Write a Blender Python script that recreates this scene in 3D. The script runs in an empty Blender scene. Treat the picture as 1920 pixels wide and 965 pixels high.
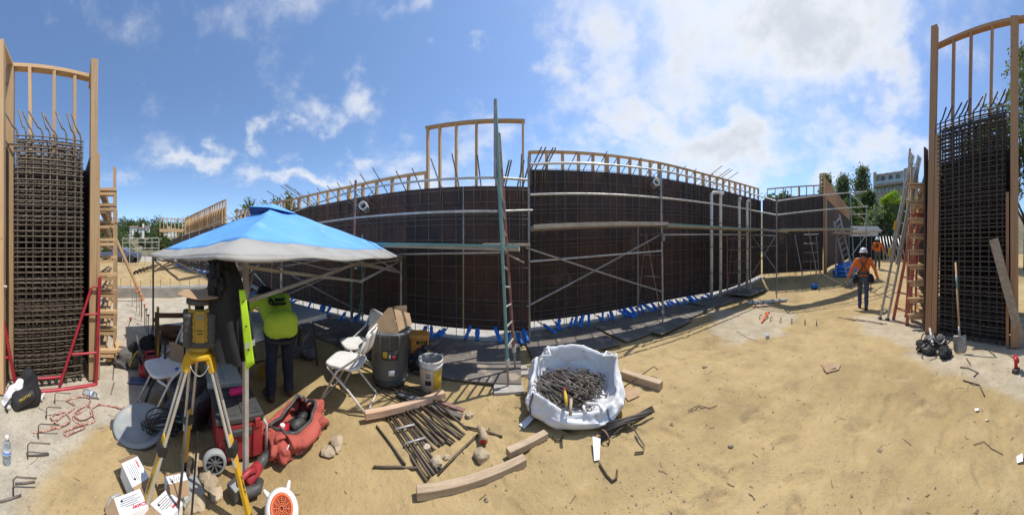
import bpy, bmesh, math, random
from mathutils import Vector, Matrix, noise
R = math.radians
random.seed(11)
sc = bpy.context.scene
COL = sc.collection
# ---------------------------------------------------------------- camera, world, sun, exposure
FPX, HOR, EYE = 440.0, 478.0, 1.55          # pixels per radian of the panorama, horizon row, eye height
cam_d = bpy.data.cameras.new('camera'); cam = bpy.data.objects.new('camera', cam_d); COL.objects.link(cam)
cam.location = (0, 0, EYE); cam.rotation_euler = (R(90), 0, 0)
cam_d.type = 'PANO'; cam_d.panorama_type = 'CENTRAL_CYLINDRICAL'     # the photograph is a swept phone panorama
cam_d.central_cylindrical_range_u_min = -960 / FPX; cam_d.central_cylindrical_range_u_max = 960 / FPX
cam_d.central_cylindrical_range_v_min = -(965 - HOR) / FPX; cam_d.central_cylindrical_range_v_max = HOR / FPX
cam_d.central_cylindrical_radius = 1.0
cam_d.clip_start = 0.02; cam_d.clip_end = 3000
sc.camera = cam
sc.render.engine = 'CYCLES'
sc.view_settings.view_transform = 'Standard'; sc.view_settings.look = 'None'
sc.view_settings.exposure = 0.42; sc.view_settings.gamma = 1.0
sc.cycles.max_bounces = 6; sc.cycles.transparent_max_bounces = 8; sc.cycles.use_denoising = True
SUN_AZ, SUN_EL = R(54), R(62)
world = bpy.data.worlds.new('World'); sc.world = world; world.use_nodes = True
nt = world.node_tree; nt.nodes.clear()
class N:                                     # tiny node-graph helper
    def __init__(s, tree): s.t = tree
    def n(s, typ, **kw):
        nd = s.t.nodes.new(typ)
        for k, v in kw.items():
            if k.startswith('i_'):
                nd.inputs[int(k[2:])].default_value = v
            else: setattr(nd, k, v)
        return nd
    def l(s, a, b): s.t.links.new(a, b)
    def m(s, op, a, b=None, c=None):
        nd = s.t.nodes.new('ShaderNodeMath'); nd.operation = op
        for i, x in enumerate((a, b, c)):
            if x is None: continue
            if isinstance(x, (int, float)): nd.inputs[i].default_value = x
            else: s.t.links.new(x, nd.inputs[i])
        return nd.outputs[0]
    def ss(s, x, lo, hi, a=0.0, b=1.0):
        nd = s.t.nodes.new('ShaderNodeMapRange'); nd.interpolation_type = 'SMOOTHSTEP'
        s.t.links.new(x, nd.inputs[0])
        for i, v in zip((1, 2, 3, 4), (lo, hi, a, b)): nd.inputs[i].default_value = v
        return nd.outputs[0]
    def mix(s, fac, a, b, blend='MIX'):
        nd = s.t.nodes.new('ShaderNodeMix'); nd.data_type = 'RGBA'; nd.blend_type = blend
        for sock, x in ((nd.inputs[0], fac), (nd.inputs[6], a), (nd.inputs[7], b)):
            if isinstance(x, (int, float)): sock.default_value = x
            elif isinstance(x, (tuple, list)): sock.default_value = (x[0], x[1], x[2], 1)
            else: s.t.links.new(x, sock)
        return nd.outputs[2]
    def noise(s, vec, scale, detail=4, rough=0.55, dim='3D'):
        nd = s.t.nodes.new('ShaderNodeTexNoise'); nd.noise_dimensions = dim
        nd.inputs['Scale'].default_value = scale; nd.inputs['Detail'].default_value = detail; nd.inputs['Roughness'].default_value = rough
        if vec is not None: s.t.links.new(vec, nd.inputs['Vector'])
        return nd.outputs[0]
w = N(nt)
tc = w.n('ShaderNodeTexCoord')
sep = w.n('ShaderNodeSeparateXYZ'); w.l(tc.outputs['Generated'], sep.inputs[0])
dx, dy, dz = sep.outputs
sky = w.n('ShaderNodeTexSky', sky_type='NISHITA', sun_disc=False, sun_elevation=SUN_EL, sun_rotation=SUN_AZ, altitude=100, air_density=1.0, dust_density=0.5, ozone_density=2.2)
hyp = w.m('SQRT', w.m('ADD', w.m('MULTIPLY', dx, dx), w.m('MULTIPLY', dy, dy)))
azm = w.m('ARCTAN2', dx, dy)
vt = w.m('DIVIDE', dz, w.m('MAXIMUM', hyp, 0.02))
# broken cumulus: the noise field is biased by where the cloud banks stand in this sky
mp = w.n('ShaderNodeMapping'); mp.inputs['Scale'].default_value = (1, 1, 1.5); mp.inputs['Location'].default_value = (3.1, 1.7, 0.4)
w.l(tc.outputs['Generated'], mp.inputs[0])
nA = w.noise(mp.outputs[0], 2.6, 9, 0.56)
nB = w.noise(mp.outputs[0], 9.0, 8, 0.62)
CLOUDS = [(0.80, 0.95, 0.42, 0.36, .60), (1.25, 0.98, 0.42, 0.36, .60), (1.60, 0.84, 0.22, 0.36, .52), (0.38, 0.82, 0.18, 0.36, .46), (0.50, 0.58, 0.25, 0.13, .46), (0.98, 0.45, 0.46, 0.14, .52), (1.48, 0.46, 0.28, 0.22, .50), (1.30, 0.62, 0.14, 0.2, .30),
          (-0.68, 0.68, 0.15, 0.10, .40), (-0.84, 0.60, 0.13, 0.07, .34), (-1.04, 0.52, 0.07, 0.05, .26), (-1.32, 0.42, 0.17, 0.05, .34), (-0.84, 0.335, 0.26, 0.055, .40), (-0.20, 0.50, 0.26, 0.15, .38), (-0.30, 0.36, 0.22, 0.08, .30), (0.14, 0.52, 0.08, 0.14, .22),
          (-0.42, 1.04, 0.10, 0.12, .26), (-0.40, 0.86, 0.05, 0.09, .22), (-0.14, 0.93, 0.06, 0.05, .24), (-0.28, 0.66, 0.10, 0.10, .24), (-1.75, 0.33, 0.12, 0.05, .16), (2.9, 0.6, 0.6, 0.35, .30), (-2.7, 0.7, 0.4, 0.25, .30)]
nC = w.noise(mp.outputs[0], 4.2, 5, 0.6); mp2 = w.n('ShaderNodeMapping'); mp2.inputs['Location'].default_value = (9.3, 4.1, 7.7); w.l(mp.outputs[0], mp2.inputs[0]); nD = w.noise(mp2.outputs[0], 4.2, 5, 0.6)
azw = w.m('ADD', azm, w.m('MULTIPLY', w.m('SUBTRACT', nC, 0.5), 0.75)); vtw = w.m('ADD', vt, w.m('MULTIPLY', w.m('SUBTRACT', nD, 0.5), 0.5))
acc = None
for (a, b, sa, sb, wt) in CLOUDS:
    e = w.m('ADD', w.m('POWER', w.m('ABSOLUTE', w.m('DIVIDE', w.m('SUBTRACT', azw, a), sa)), 2.0), w.m('POWER', w.m('ABSOLUTE', w.m('DIVIDE', w.m('SUBTRACT', vtw, b), sb)), 2.0))
    g = w.m('MULTIPLY', w.m('EXPONENT', w.m('MULTIPLY', e, -1.0)), wt)
    acc = g if acc is None else w.m('MAXIMUM', acc, g)
dens = w.m('ADD', w.m('ADD', w.m('MULTIPLY', w.m('SUBTRACT', nA, 0.5), 1.15), w.m('MULTIPLY', w.m('SUBTRACT', nB, 0.5), 0.5)), acc)
cov = w.ss(dens, 0.03, 0.56)
core = w.ss(w.m('ADD', dens, w.m('MULTIPLY', w.m('SUBTRACT', nB, 0.5), 0.5)), 0.30, 0.86)
ccol = w.mix(core, (4.6, 4.7, 4.85), (3.3, 3.5, 3.8))
skyc = w.mix(1.0, sky.outputs[0], (0.86, 0.93, 1.0), 'MULTIPLY')
mixed = w.mix(w.m('MULTIPLY', cov, 0.94), skyc, ccol)
bg = w.n('ShaderNodeBackground'); w.l(mixed, bg.inputs[0]); bg.inputs[1].default_value = 0.15
out = w.n('ShaderNodeOutputWorld'); w.l(bg.outputs[0], out.inputs[0])
sun_d = bpy.data.lights.new('sun', 'SUN'); sun = bpy.data.objects.new('sun', sun_d); COL.objects.link(sun)
sun_d.energy = 3.3; sun_d.angle = R(0.53); sun_d.color = (1.0, 0.95, 0.87)
SUNV = Vector((math.sin(SUN_AZ) * math.cos(SUN_EL), math.cos(SUN_AZ) * math.cos(SUN_EL), math.sin(SUN_EL)))
sun.rotation_euler = SUNV.to_track_quat('Z', 'Y').to_euler(); sun.location = SUNV * 60

# ---------------------------------------------------------------- helpers
Z3 = Vector((0, 0, 1))
def V(*a): return Vector(a)
def az(px): return (px - 960) / FPX
def smooth(a, b, x):
    t = max(0, min(1, (x - a) / (b - a))); return t * t * (3 - 2 * t)
def terrain(x, y):
    z = 0.80 * smooth(7.2, 14.0, x) + 0.9 * smooth(14, 30, x)
    z += 0.12 * smooth(2.5, 6, y) * smooth(6, 11, x)
    k = smooth(-8.35, -8.9, x) * smooth(-9, -5, y)
    z += k * 0.36
    z += 0.52 * math.exp(-((x + 12.3) / 2.2) ** 2 - ((y - 0.2) / 2.2) ** 2) * k
    z += 0.7 * smooth(-16, -30, x)
    return z
def G(px, py, z=None):                        # where the sight line through a pixel meets the ground (or height z)
    a = az(px); zz = 0.0 if z is None else z
    for _ in range(1 if z is not None else 12):
        r = min(FPX * (EYE - zz) / max(py - HOR, 1e-3), 200)
        x, y = r * math.sin(a), r * math.cos(a)
        if z is None: zz = terrain(x, y)
    return Vector((x, y, zz))
def P(px, py, r):                             # a point at distance r on the sight line
    a = az(px); return Vector((r * math.sin(a), r * math.cos(a), EYE + (HOR - py) / FPX * r))
def fan(v): return Vector(v) if not isinstance(v, Vector) else v.copy()

WO = {}                                       # world origin of every empty / mesh
def tag(o, label=None, cat=None, group=None, kind=None):
    if label: o['label'] = label
    if cat: o['category'] = cat
    if group: o['group'] = group
    if kind: o['kind'] = kind
    return o
def thing(name, label, cat, loc, group=None, kind=None):
    o = bpy.data.objects.new(name, None); COL.objects.link(o); o.empty_display_size = 0.1
    o.location = fan(loc); WO[o] = fan(loc)
    return tag(o, label, cat, group, kind)
_ico = {}
def ico(sub):
    if sub not in _ico:
        b = bmesh.new(); bmesh.ops.create_icosphere(b, subdivisions=sub, radius=1.0)
        b.verts.ensure_lookup_table()
        _ico[sub] = ([v.co.copy() for v in b.verts], [tuple(v.index for v in f.verts) for f in b.faces]); b.free()
    return _ico[sub]
class MB:
    def __init__(s): s.v = []; s.f = []
    def add(s, vs, fs):
        k = len(s.v); s.v += [Vector(a) for a in vs]; s.f += [tuple(i + k for i in q) for q in fs]; return s
    def box(s, c, size, rot=None):
        c = fan(c); hx, hy, hz = (a / 2 for a in size)
        if isinstance(rot, (int, float)): rot = Matrix.Rotation(rot, 3, 'Z')
        vs = [Vector((x, y, z)) for z in (-hz, hz) for y in (-hy, hy) for x in (-hx, hx)]
        if rot is not None: vs = [rot @ a for a in vs]
        return s.add([a + c for a in vs], [(0, 2, 3, 1), (4, 5, 7, 6), (0, 1, 5, 4), (2, 6, 7, 3), (0, 4, 6, 2), (1, 3, 7, 5)])
    def bar(s, p0, p1, w, h, up=Z3):
        p0, p1 = fan(p0), fan(p1); d = (p1 - p0); L = d.length; d.normalize()
        u = fan(up); sd = d.cross(u)
        if sd.length < 1e-3: sd = d.cross(Vector((0, 1, 0)))
        sd.normalize(); u = sd.cross(d)
        rot = Matrix((sd, d, u)).transposed()
        return s.box((p0 + p1) / 2, (w, L, h), rot)
    def tube(s, pts, r, n=8, cap=True, closed=False):
        pts = [fan(p) for p in pts]; m = len(pts)
        rr = r if isinstance(r, (list, tuple)) else [r] * m
        tan = []
        for i in range(m):
            a = pts[(i - 1) % m] if closed else pts[max(i - 1, 0)]; b = pts[(i + 1) % m] if closed else pts[min(i + 1, m - 1)]
            t = (b - a); tan.append(t.normalized() if t.length > 1e-9 else Vector((0, 0, 1)))
        u = tan[0].cross(Vector((0.3, 0.2, 0.93)))
        if u.length < 0.1: u = tan[0].cross(Vector((1, 0, 0)))
        u.normalize(); vs = []
        for i in range(m):
            u = u - tan[i] * u.dot(tan[i]); u.normalize(); q = tan[i].cross(u)
            for k in range(n):
                an = 2 * math.pi * k / n
                vs.append(pts[i] + (u * math.cos(an) + q * math.sin(an)) * rr[i])
        fs = []
        for i in range(m if closed else m - 1):
            for k in range(n):
                j = (i + 1) % m
                fs.append((i * n + k, i * n + (k + 1) % n, j * n + (k + 1) % n, j * n + k))
        if cap and not closed: fs += [tuple(range(n))[::-1], tuple((m - 1) * n + k for k in range(n))]
        return s.add(vs, fs)
    def lathe(s, prof, base, n=24, rot=None, sx=1, sy=1, cap0=True, cap1=True):
        base = fan(base); vs = []
        for (r, z) in prof:
            for k in range(n):
                a = 2 * math.pi * k / n; p = Vector((r * math.cos(a) * sx, r * math.sin(a) * sy, z))
                vs.append(base + (rot @ p if rot is not None else p))
        fs = [(i * n + k, i * n + (k + 1) % n, (i + 1) * n + (k + 1) % n, (i + 1) * n + k) for i in range(len(prof) - 1) for k in range(n)]
        if cap0: fs.append(tuple(range(n))[::-1])
        if cap1: fs.append(tuple((len(prof) - 1) * n + k for k in range(n)))
        return s.add(vs, fs)
    def blob(s, c, rad, sub=2, amp=0.0, freq=2.0, seed=0, rot=None, flat=None):
        vs, fs = ico(sub); c = fan(c); o = []
        if isinstance(rad, (int, float)): rad = (rad,) * 3
        for a in vs:
            k = 1 + amp * noise.noise(a * freq + Vector((seed * 7.3, seed * 1.7, seed * 3.1)))
            p = Vector((a.x * rad[0], a.y * rad[1], a.z * rad[2])) * k
            if flat is not None and p.z < flat: p.z = flat + (p.z - flat) * 0.15
            if rot is not None: p = rot @ p
            o.append(c + p)
        return s.add(o, fs)
    def prism(s, poly, z0, z1, tf=None):
        n = len(poly); vs = [Vector((x, y, z0)) for x, y in poly] + [Vector((x, y, z1)) for x, y in poly]
        if tf: vs = [tf(a) for a in vs]
        return s.add(vs, [tuple(range(n))[::-1], tuple(range(n, 2 * n))] + [(i, (i + 1) % n, n + (i + 1) % n, n + i) for i in range(n)])
    def grid(s, fn, nu, nv):
        vs = [fn(i / nu, j / nv) for j in range(nv + 1) for i in range(nu + 1)]
        return s.add(vs, [(j * (nu + 1) + i, j * (nu + 1) + i + 1, (j + 1) * (nu + 1) + i + 1, (j + 1) * (nu + 1) + i) for j in range(nv) for i in range(nu)])
    def build(s, name, mat, parent=None, smooth=False, bevel=0, solid=0, origin=None, sub=0, autosm=None):
        if parent is not None: o3 = WO[parent]
        elif origin is not None: o3 = fan(origin)
        else:
            lo = [min(a[i] for a in s.v) for i in range(3)]; hi = [max(a[i] for a in s.v) for i in range(3)]
            o3 = Vector(((lo[0] + hi[0]) / 2, (lo[1] + hi[1]) / 2, lo[2]))
        me = bpy.data.meshes.new(name); me.from_pydata([tuple(a - o3) for a in s.v], [], s.f); me.update()
        for m in (mat if isinstance(mat, (list, tuple)) else [mat]): me.materials.append(M[m])
        if smooth: me.polygons.foreach_set('use_smooth', [True] * len(me.polygons))
        o = bpy.data.objects.new(name, me); COL.objects.link(o); WO[o] = o3
        if parent is not None: o.parent = parent
        else: o.location = o3
        if solid: k = o.modifiers.new('s', 'SOLIDIFY'); k.thickness = solid; k.offset = 0
        if bevel: k = o.modifiers.new('b', 'BEVEL'); k.width = bevel; k.segments = 2; k.limit_method = 'ANGLE'
        if sub: k = o.modifiers.new('d', 'SUBSURF'); k.levels = sub; k.render_levels = sub
        return o
_unit = {}
def unit(kind, mat):
    if (kind, mat) not in _unit:
        b = MB()
        if kind == 'cyl': b.tube([(0, 0, -.5), (0, 0, .5)], 1.0, 8)
        elif kind == 'box': b.box((0, 0, 0), (1, 1, 1))
        me = bpy.data.meshes.new(kind + '_' + mat); me.from_pydata([tuple(a) for a in b.v], [], b.f); me.materials.append(M[mat])
        if kind == 'cyl': me.polygons.foreach_set('use_smooth', [len(p.vertices) == 4 for p in me.polygons])
        _unit[(kind, mat)] = me
    return _unit[(kind, mat)]
def rod(name, p0, p1, r, mat, parent):        # a straight round bar that shares its mesh with its likes
    p0, p1 = fan(p0), fan(p1); d = p1 - p0
    o = bpy.data.objects.new(name, unit('cyl', mat)); COL.objects.link(o); o.parent = parent
    q = d.to_track_quat('Z', 'Y')
    o.location = (p0 + p1) / 2 - WO[parent]; o.rotation_mode = 'QUATERNION'; o.rotation_quaternion = q; o.scale = (r, r, d.length); WO[o] = WO[parent]
    return o
def beam(name, p0, p1, w, h, mat, parent=None, up=Z3):   # a straight squared timber, the same way
    p0, p1 = fan(p0), fan(p1); d = (p1 - p0); L = d.length; dn = d.normalized(); u = fan(up); sd = u.cross(dn)
    if sd.length < 1e-3: sd = Vector((1, 0, 0))
    sd.normalize(); u = dn.cross(sd)
    o = bpy.data.objects.new(name, unit('box', mat)); COL.objects.link(o)
    q = Matrix((sd, u, dn)).transposed().to_quaternion()
    base = WO[parent] if parent is not None else Vector((0, 0, 0)); o.parent = parent
    o.location = (p0 + p1) / 2 - base; o.rotation_mode = 'QUATERNION'; o.rotation_quaternion = q; o.scale = (w, h, L); WO[o] = base
    return o
def copy_tree(o, parent=None, loc=None, rz=None):
    c = o.copy(); COL.objects.link(c); c.parent = parent
    if loc is not None: c.location = loc
    if rz is not None: c.rotation_euler = (0, 0, rz)
    for ch in list(o.children): copy_tree(ch, c)
    return c
def text_mesh(s, size, tf, name, mat, parent, extrude=0.0006, bold=0.0):
    cu = bpy.data.curves.new('t', 'FONT'); cu.body = s; cu.size = size; cu.extrude = extrude; cu.align_x = 'CENTER'; cu.align_y = 'CENTER'; cu.resolution_u = 2; cu.offset = bold
    to = bpy.data.objects.new('t', cu); COL.objects.link(to); bpy.context.view_layer.update()
    me = bpy.data.meshes.new_from_object(to.evaluated_get(bpy.context.evaluated_depsgraph_get()))
    b = MB(); b.add([tf(v.co) for v in me.vertices], [tuple(p.vertices) for p in me.polygons])
    bpy.data.objects.remove(to); bpy.data.curves.remove(cu); bpy.data.meshes.remove(me)
    return b.build(name, mat, parent)
def frame_tf(o, ux, uy):                      # plane transform for lettering: local x, y -> world
    o, ux, uy = fan(o), fan(ux).normalized(), fan(uy).normalized(); un = ux.cross(uy)
    return lambda c: o + ux * c[0] + uy * c[1] + un * c[2]
def fuse(prims, vox, smooth_it=2, extra=None):
    """one continuous skin over overlapping limbs: prims = (p0, p1, r0, r1, tag[, squash]); returns MB and the tag of every face"""
    b = MB()
    for q in prims:
        p0, p1, r0, r1 = fan(q[0]), fan(q[1]), q[2], q[3]
        d = p1 - p0; L = max(d.length, 1e-4); dn = d / L if d.length > 1e-5 else Vector((0, 0, 1))
        pts, rr = [], []
        for k in range(5): a = k / 4 * math.pi / 2; pts.append(p0 - dn * r0 * math.cos(a)); rr.append(max(r0 * math.sin(a), 1e-3))
        for k in range(1, 4): pts.append(p0 + d * k / 4); rr.append(r0 + (r1 - r0) * k / 4)
        for k in range(5): a = k / 4 * math.pi / 2; pts.append(p1 + dn * r1 * math.sin(a)); rr.append(max(r1 * math.cos(a), 1e-3))
        t = MB(); t.tube(pts, rr, 14)
        if len(q) > 5 and q[5]:
            ax, kf = q[5]; ax = fan(ax).normalized(); cen = (p0 + p1) / 2
            t.v = [a + ax * ((a - cen).dot(ax)) * (kf - 1) for a in t.v]
        b.add(t.v, t.f)
    if extra: b.add(extra.v, extra.f)
    me = bpy.data.meshes.new('tmp'); me.from_pydata([tuple(a) for a in b.v], [], b.f); o = bpy.data.objects.new('tmp', me); COL.objects.link(o)
    k = o.modifiers.new('r', 'REMESH'); k.mode = 'VOXEL'; k.voxel_size = vox
    if smooth_it: k = o.modifiers.new('s', 'SMOOTH'); k.iterations = smooth_it; k.factor = 0.5
    bpy.context.view_layer.update()
    ev = bpy.data.meshes.new_from_object(o.evaluated_get(bpy.context.evaluated_depsgraph_get()))
    res = MB(); res.add([v.co for v in ev.vertices], [tuple(p.vertices) for p in ev.polygons])
    tags = []
    for p in ev.polygons:
        c = p.center; best = None
        for q in prims:
            p0, p1 = fan(q[0]), fan(q[1]); d = p1 - p0; L2 = max(d.length_squared, 1e-8)
            t = max(0, min(1, (c - p0).dot(d) / L2)); dist = (c - (p0 + d * t)).length - (q[2] + (q[3] - q[2]) * t)
            if best is None or dist < best[0]: best = (dist, q[4])
        tags.append(best[1])
    bpy.data.objects.remove(o); bpy.data.meshes.remove(me); bpy.data.meshes.remove(ev)
    return res, tags
def build_tagged(mb, tags, mats, name, parent, smooth=True):
    keys = list(mats); o = mb.build(name, [mats[k] for k in keys], parent, smooth)
    o.data.polygons.foreach_set('material_index', [keys.index(t) for t in tags]); return o

# ---------------------------------------------------------------- materials
M = {}
def mat(name, col, rough=0.7, col2=None, scale=6.0, metal=0.0, bump=0.0, bscale=40.0, rand=0.0, stretch=(1, 1, 1), coords='Object', detail=5, lo=0.35, hi=0.65, trans=0.0, spec=None, alpha=None, ior=None, speck=None, rvar=0.0, knots=None):
    m = bpy.data.materials.new(name); m.use_nodes = True; t = m.node_tree; b = t.nodes['Principled BSDF']; q = N(t)
    b.inputs['Roughness'].default_value = rough; b.inputs['Metallic'].default_value = metal
    if spec is not None: b.inputs['Specular IOR Level'].default_value = spec
    if trans: b.inputs['Transmission Weight'].default_value = trans
    if ior: b.inputs['IOR'].default_value = ior
    if alpha is not None: b.inputs['Alpha'].default_value = alpha
    cd = q.n('ShaderNodeTexCoord'); mpn = q.n('ShaderNodeMapping'); mpn.inputs['Scale'].default_value = stretch
    if coords == 'World':
        ge = q.n('ShaderNodeNewGeometry'); q.l(ge.outputs['Position'], mpn.inputs[0])
    else: q.l(cd.outputs[coords], mpn.inputs[0])
    vec = mpn.outputs[0]
    oi = q.n('ShaderNodeObjectInfo')
    if rand:
        ad = q.n('ShaderNodeVectorMath', operation='ADD'); q.l(vec, ad.inputs[0])
        cb = q.n('ShaderNodeCombineXYZ')
        for i in range(3): q.l(q.m('MULTIPLY', oi.outputs['Random'], 37.0 + 11 * i), cb.inputs[i])
        q.l(cb.outputs[0], ad.inputs[1]); vec = ad.outputs[0]
    c = None
    if col2 is not None:
        c = q.mix(q.ss(q.noise(vec, scale, detail, 0.6), lo, hi), col, col2)
    if speck is not None:                      # (colour, scale, threshold): small marks with a shape of their own
        base = c if c is not None else col
        c = q.mix(q.ss(q.noise(vec, speck[1], 3, 0.6), speck[2], speck[2] + 0.06), base, speck[0])
    if knots is not None:                      # (colour, scale, threshold) in true metres
        gk = q.n('ShaderNodeNewGeometry'); c = q.mix(q.ss(q.noise(gk.outputs['Position'], knots[1], 2, 0.5), knots[2], knots[2] + .05), c if c is not None else col, knots[0])
    if rand:
        hs = q.n('ShaderNodeHueSaturation'); q.l(q.m('ADD', q.m('MULTIPLY', q.m('SUBTRACT', oi.outputs['Random'], 0.5), 2 * rand), 1.0), hs.inputs['Value'])
        if c is None: hs.inputs['Color'].default_value = (*col, 1)
        else: q.l(c, hs.inputs['Color'])
        c = hs.outputs[0]
    if c is None: b.inputs['Base Color'].default_value = (*col, 1)
    else: q.l(c, b.inputs['Base Color'])
    if rvar:
        q.l(q.ss(q.noise(vec, scale * 1.7, 4), 0.3, 0.7, max(rough - rvar, .05), min(rough + rvar, 1)), b.inputs['Roughness'])
    if bump:
        bp = q.n('ShaderNodeBump'); bp.inputs['Strength'].default_value = min(1, bump); bp.inputs['Distance'].default_value = 0.004 * max(1, bump)
        q.l(q.noise(vec, bscale, 4, 0.6), bp.inputs['Height']); q.l(bp.outputs[0], b.inputs['Normal'])
    M[name] = m; return m
# timber pieces are unit boxes stretched along their length, so the grain runs with the length by itself
mat('lumber', (.60, .41, .225), .78, (.45, .28, .135), 6.0, rand=.22, stretch=(3.5, 3.5, 1.2), bump=.4, bscale=14, speck=((.34, .19, .09), 4.0, .64), knots=((.20, .10, .045), 9.0, .70))
mat('lumber_plain', (.58, .39, .21), .75, (.46, .28, .13), 5.0, rand=.10, stretch=(3, 3, 3), bump=.3, bscale=30, speck=((.30, .16, .07), 4.0, .72))
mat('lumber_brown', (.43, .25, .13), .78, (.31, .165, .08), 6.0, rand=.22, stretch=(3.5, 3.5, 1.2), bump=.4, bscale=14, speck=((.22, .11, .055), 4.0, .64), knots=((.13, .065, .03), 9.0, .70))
mat('lumber_pale', (.66, .50, .33), .75, (.55, .38, .22), 5.0, rand=.06, stretch=(4, .5, 4), bump=.3, bscale=20, coords='Object')
mat('lumber_grey', (.40, .33, .25), .85, (.30, .24, .17), 6.0, rand=.1, stretch=(4, 1, 4), bump=.5, bscale=24)
mat('formply', (.068, .038, .028), .66, (.034, .023, .021), 2.4, rand=.28, stretch=(1, 1, .6), coords='Object', bump=.15, bscale=20, speck=((.11, .065, .048), 1.6, .62))
mat('formply_red', (.105, .046, .030), .66, (.055, .030, .023), 2.0, rand=.35, bump=.15, bscale=20)
mat('walkply', (.20, .175, .15), .8, (.13, .115, .10), 2.2, rand=.18, coords='World', bump=.4, bscale=30, speck=((.33, .27, .20), 4.0, .58))
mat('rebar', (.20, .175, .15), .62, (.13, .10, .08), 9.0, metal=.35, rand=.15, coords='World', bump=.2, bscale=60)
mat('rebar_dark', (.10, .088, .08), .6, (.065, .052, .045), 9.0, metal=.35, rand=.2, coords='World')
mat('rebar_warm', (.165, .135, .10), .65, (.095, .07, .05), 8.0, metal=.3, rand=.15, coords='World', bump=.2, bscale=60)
mat('steel', (.38, .37, .35), .45, (.27, .25, .23), 8.0, metal=.6, rand=.1, coords='World', rvar=.12)
mat('steel_pale', (.55, .54, .51), .5, (.42, .40, .37), 7.0, metal=.35, rand=.08, coords='World', rvar=.12)
mat('steel_teal', (.13, .30, .275), .5, (.19, .35, .32), 8.0, metal=.1, coords='World', speck=((.3, .28, .25), 14.0, .66))
mat('steel_rust', (.25, .105, .085), .6, (.30, .2, .17), 6.0, metal=.2, coords='World')
mat('steel_red', (.42, .025, .045), .42, (.33, .02, .035), 6.0, coords='World', speck=((.28, .2, .17), 18.0, .68))
mat('plank', (.50, .44, .35), .85, (.38, .33, .26), 5.0, rand=.1, coords='World', stretch=(1, 3, 3), bump=.3)
mat('concrete', (.46, .43, .38), .9, (.37, .345, .30), 5.0, coords='World', bump=.5, bscale=45, speck=((.3, .27, .22), 9, .66))
mat('concrete_grey', (.33, .31, .28), .9, (.25, .235, .21), 3.0, coords='World', bump=.5, bscale=40)
mat('blue_wrap', (.018, .16, .62), .45, (.03, .26, .80), 12.0, rand=.25, coords='World', bump=.4, bscale=50)
mat('pvc', (.74, .73, .69), .4, (.62, .60, .55), 6.0, coords='World', rand=.05)
mat('orange_cap', (.80, .17, .05), .5, rand=.1)
mat('red_cap', (.45, .04, .03), .5)
mat('black', (.015, .015, .016), .6, (.03, .03, .031), 8, bump=.2)
mat('black_cloth', (.011, .011, .013), .85, (.020, .020, .023), 7, bump=.4, bscale=60)
mat('black_bag', (.022, .023, .026), .28, (.035, .036, .04), 8, bump=.7, bscale=12)
mat('charcoal', (.05, .05, .052), .6, (.075, .073, .07), 7, rvar=.15)
mat('grey_cloth', (.14, .13, .125), .9, (.09, .085, .085), 8, bump=.5, bscale=50)
mat('white', (.78, .77, .74), .5, (.70, .68, .64), 7, rvar=.1)
mat('white_metal', (.76, .74, .69), .4, (.68, .65, .58), 9, coords='World')
mat('paper', (.82, .82, .82), .7, (.76, .76, .77), 4)
mat('bluewhite', (.62, .66, .78), .6, (.70, .73, .80), 3)
mat('cardboard', (.43, .29, .17), .85, (.36, .235, .13), 5, bump=.2, bscale=40, rand=.08)
mat('canopy_blue', (.115, .35, .76), .75, (.15, .41, .82), 2.0, bump=.8, bscale=5, speck=((.20, .42, .70), 3.0, .60))
mat('canopy_dark', (.02, .06, .20), .8)
mat('canopy_grey', (.38, .37, .34), .8, (.31, .30, .28), 3.0, bump=.7, bscale=6, speck=((.27, .25, .22), 4.0, .62))
mat('skin', (.36, .19, .12), .55, (.30, .15, .09), 9)
mat('hair', (.012, .009, .008), .6)
mat('denim', (.045, .065, .11), .9, (.08, .11, .165), 7, bump=.4, bscale=70)
mat('jeans_dark', (.012, .018, .040), .9, (.022, .03, .06), 7, bump=.4, bscale=60)
mat('trousers_grey', (.07, .075, .07), .9, (.10, .105, .10), 7, bump=.3, bscale=60)
mat('shirt_orange', (.82, .19, .025), .8, (.74, .15, .02), 6, bump=.3, bscale=30)
mat('shirt_lime', (.52, .74, .06), .8, (.44, .64, .05), 5, bump=.35, bscale=22)
mat('lime', (.55, .88, .03), .6, (.48, .80, .03), 5, bump=.2, bscale=30)
mat('reflective', (.52, .52, .50), .35, metal=.4)
mat('boot', (.10, .06, .035), .8, (.06, .04, .025), 8)
mat('hat_white', (.80, .80, .78), .3)
mat('leather', (.13, .07, .035), .7, (.07, .045, .03), 9, bump=.4)
mat('yellow', (.72, .43, .02), .5, (.62, .36, .02), 5, rvar=.1)
mat('yellow_tool', (.46, .31, .05), .5, (.38, .25, .04), 6)
mat('orange_tub', (.80, .36, .07), .5, (.72, .31, .06), 5)
mat('red_tool', (.40, .035, .04), .5, (.30, .03, .035), 7, speck=((.38, .30, .24), 11, .68))
mat('red_cloth', (.47, .105, .075), .85, (.38, .075, .055), 6, bump=.6, bscale=26, speck=((.42, .26, .2), 7, .66))
mat('red_plastic', (.42, .02, .03), .4)
mat('pink', (.80, .02, .20), .7, (.7, .015, .16), 40, bump=.6, bscale=90)
mat('bin_grey', (.115, .125, .135), .5, (.15, .158, .165), 6, coords='World', rvar=.1, speck=((.24, .235, .22), 8, .68))
mat('lid_grey', (.30, .33, .34), .6, (.38, .39, .37), 6, coords='World', speck=((.45, .4, .33), 9, .6))
mat('label_yellow', (.62, .42, .03), .6)
mat('print_dark', (.02, .02, .022), .7)
mat('print_red', (.55, .03, .06), .6)
mat('print_grey', (.25, .25, .26), .6)
mat('fan_orange', (.78, .16, .05), .5)
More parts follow.
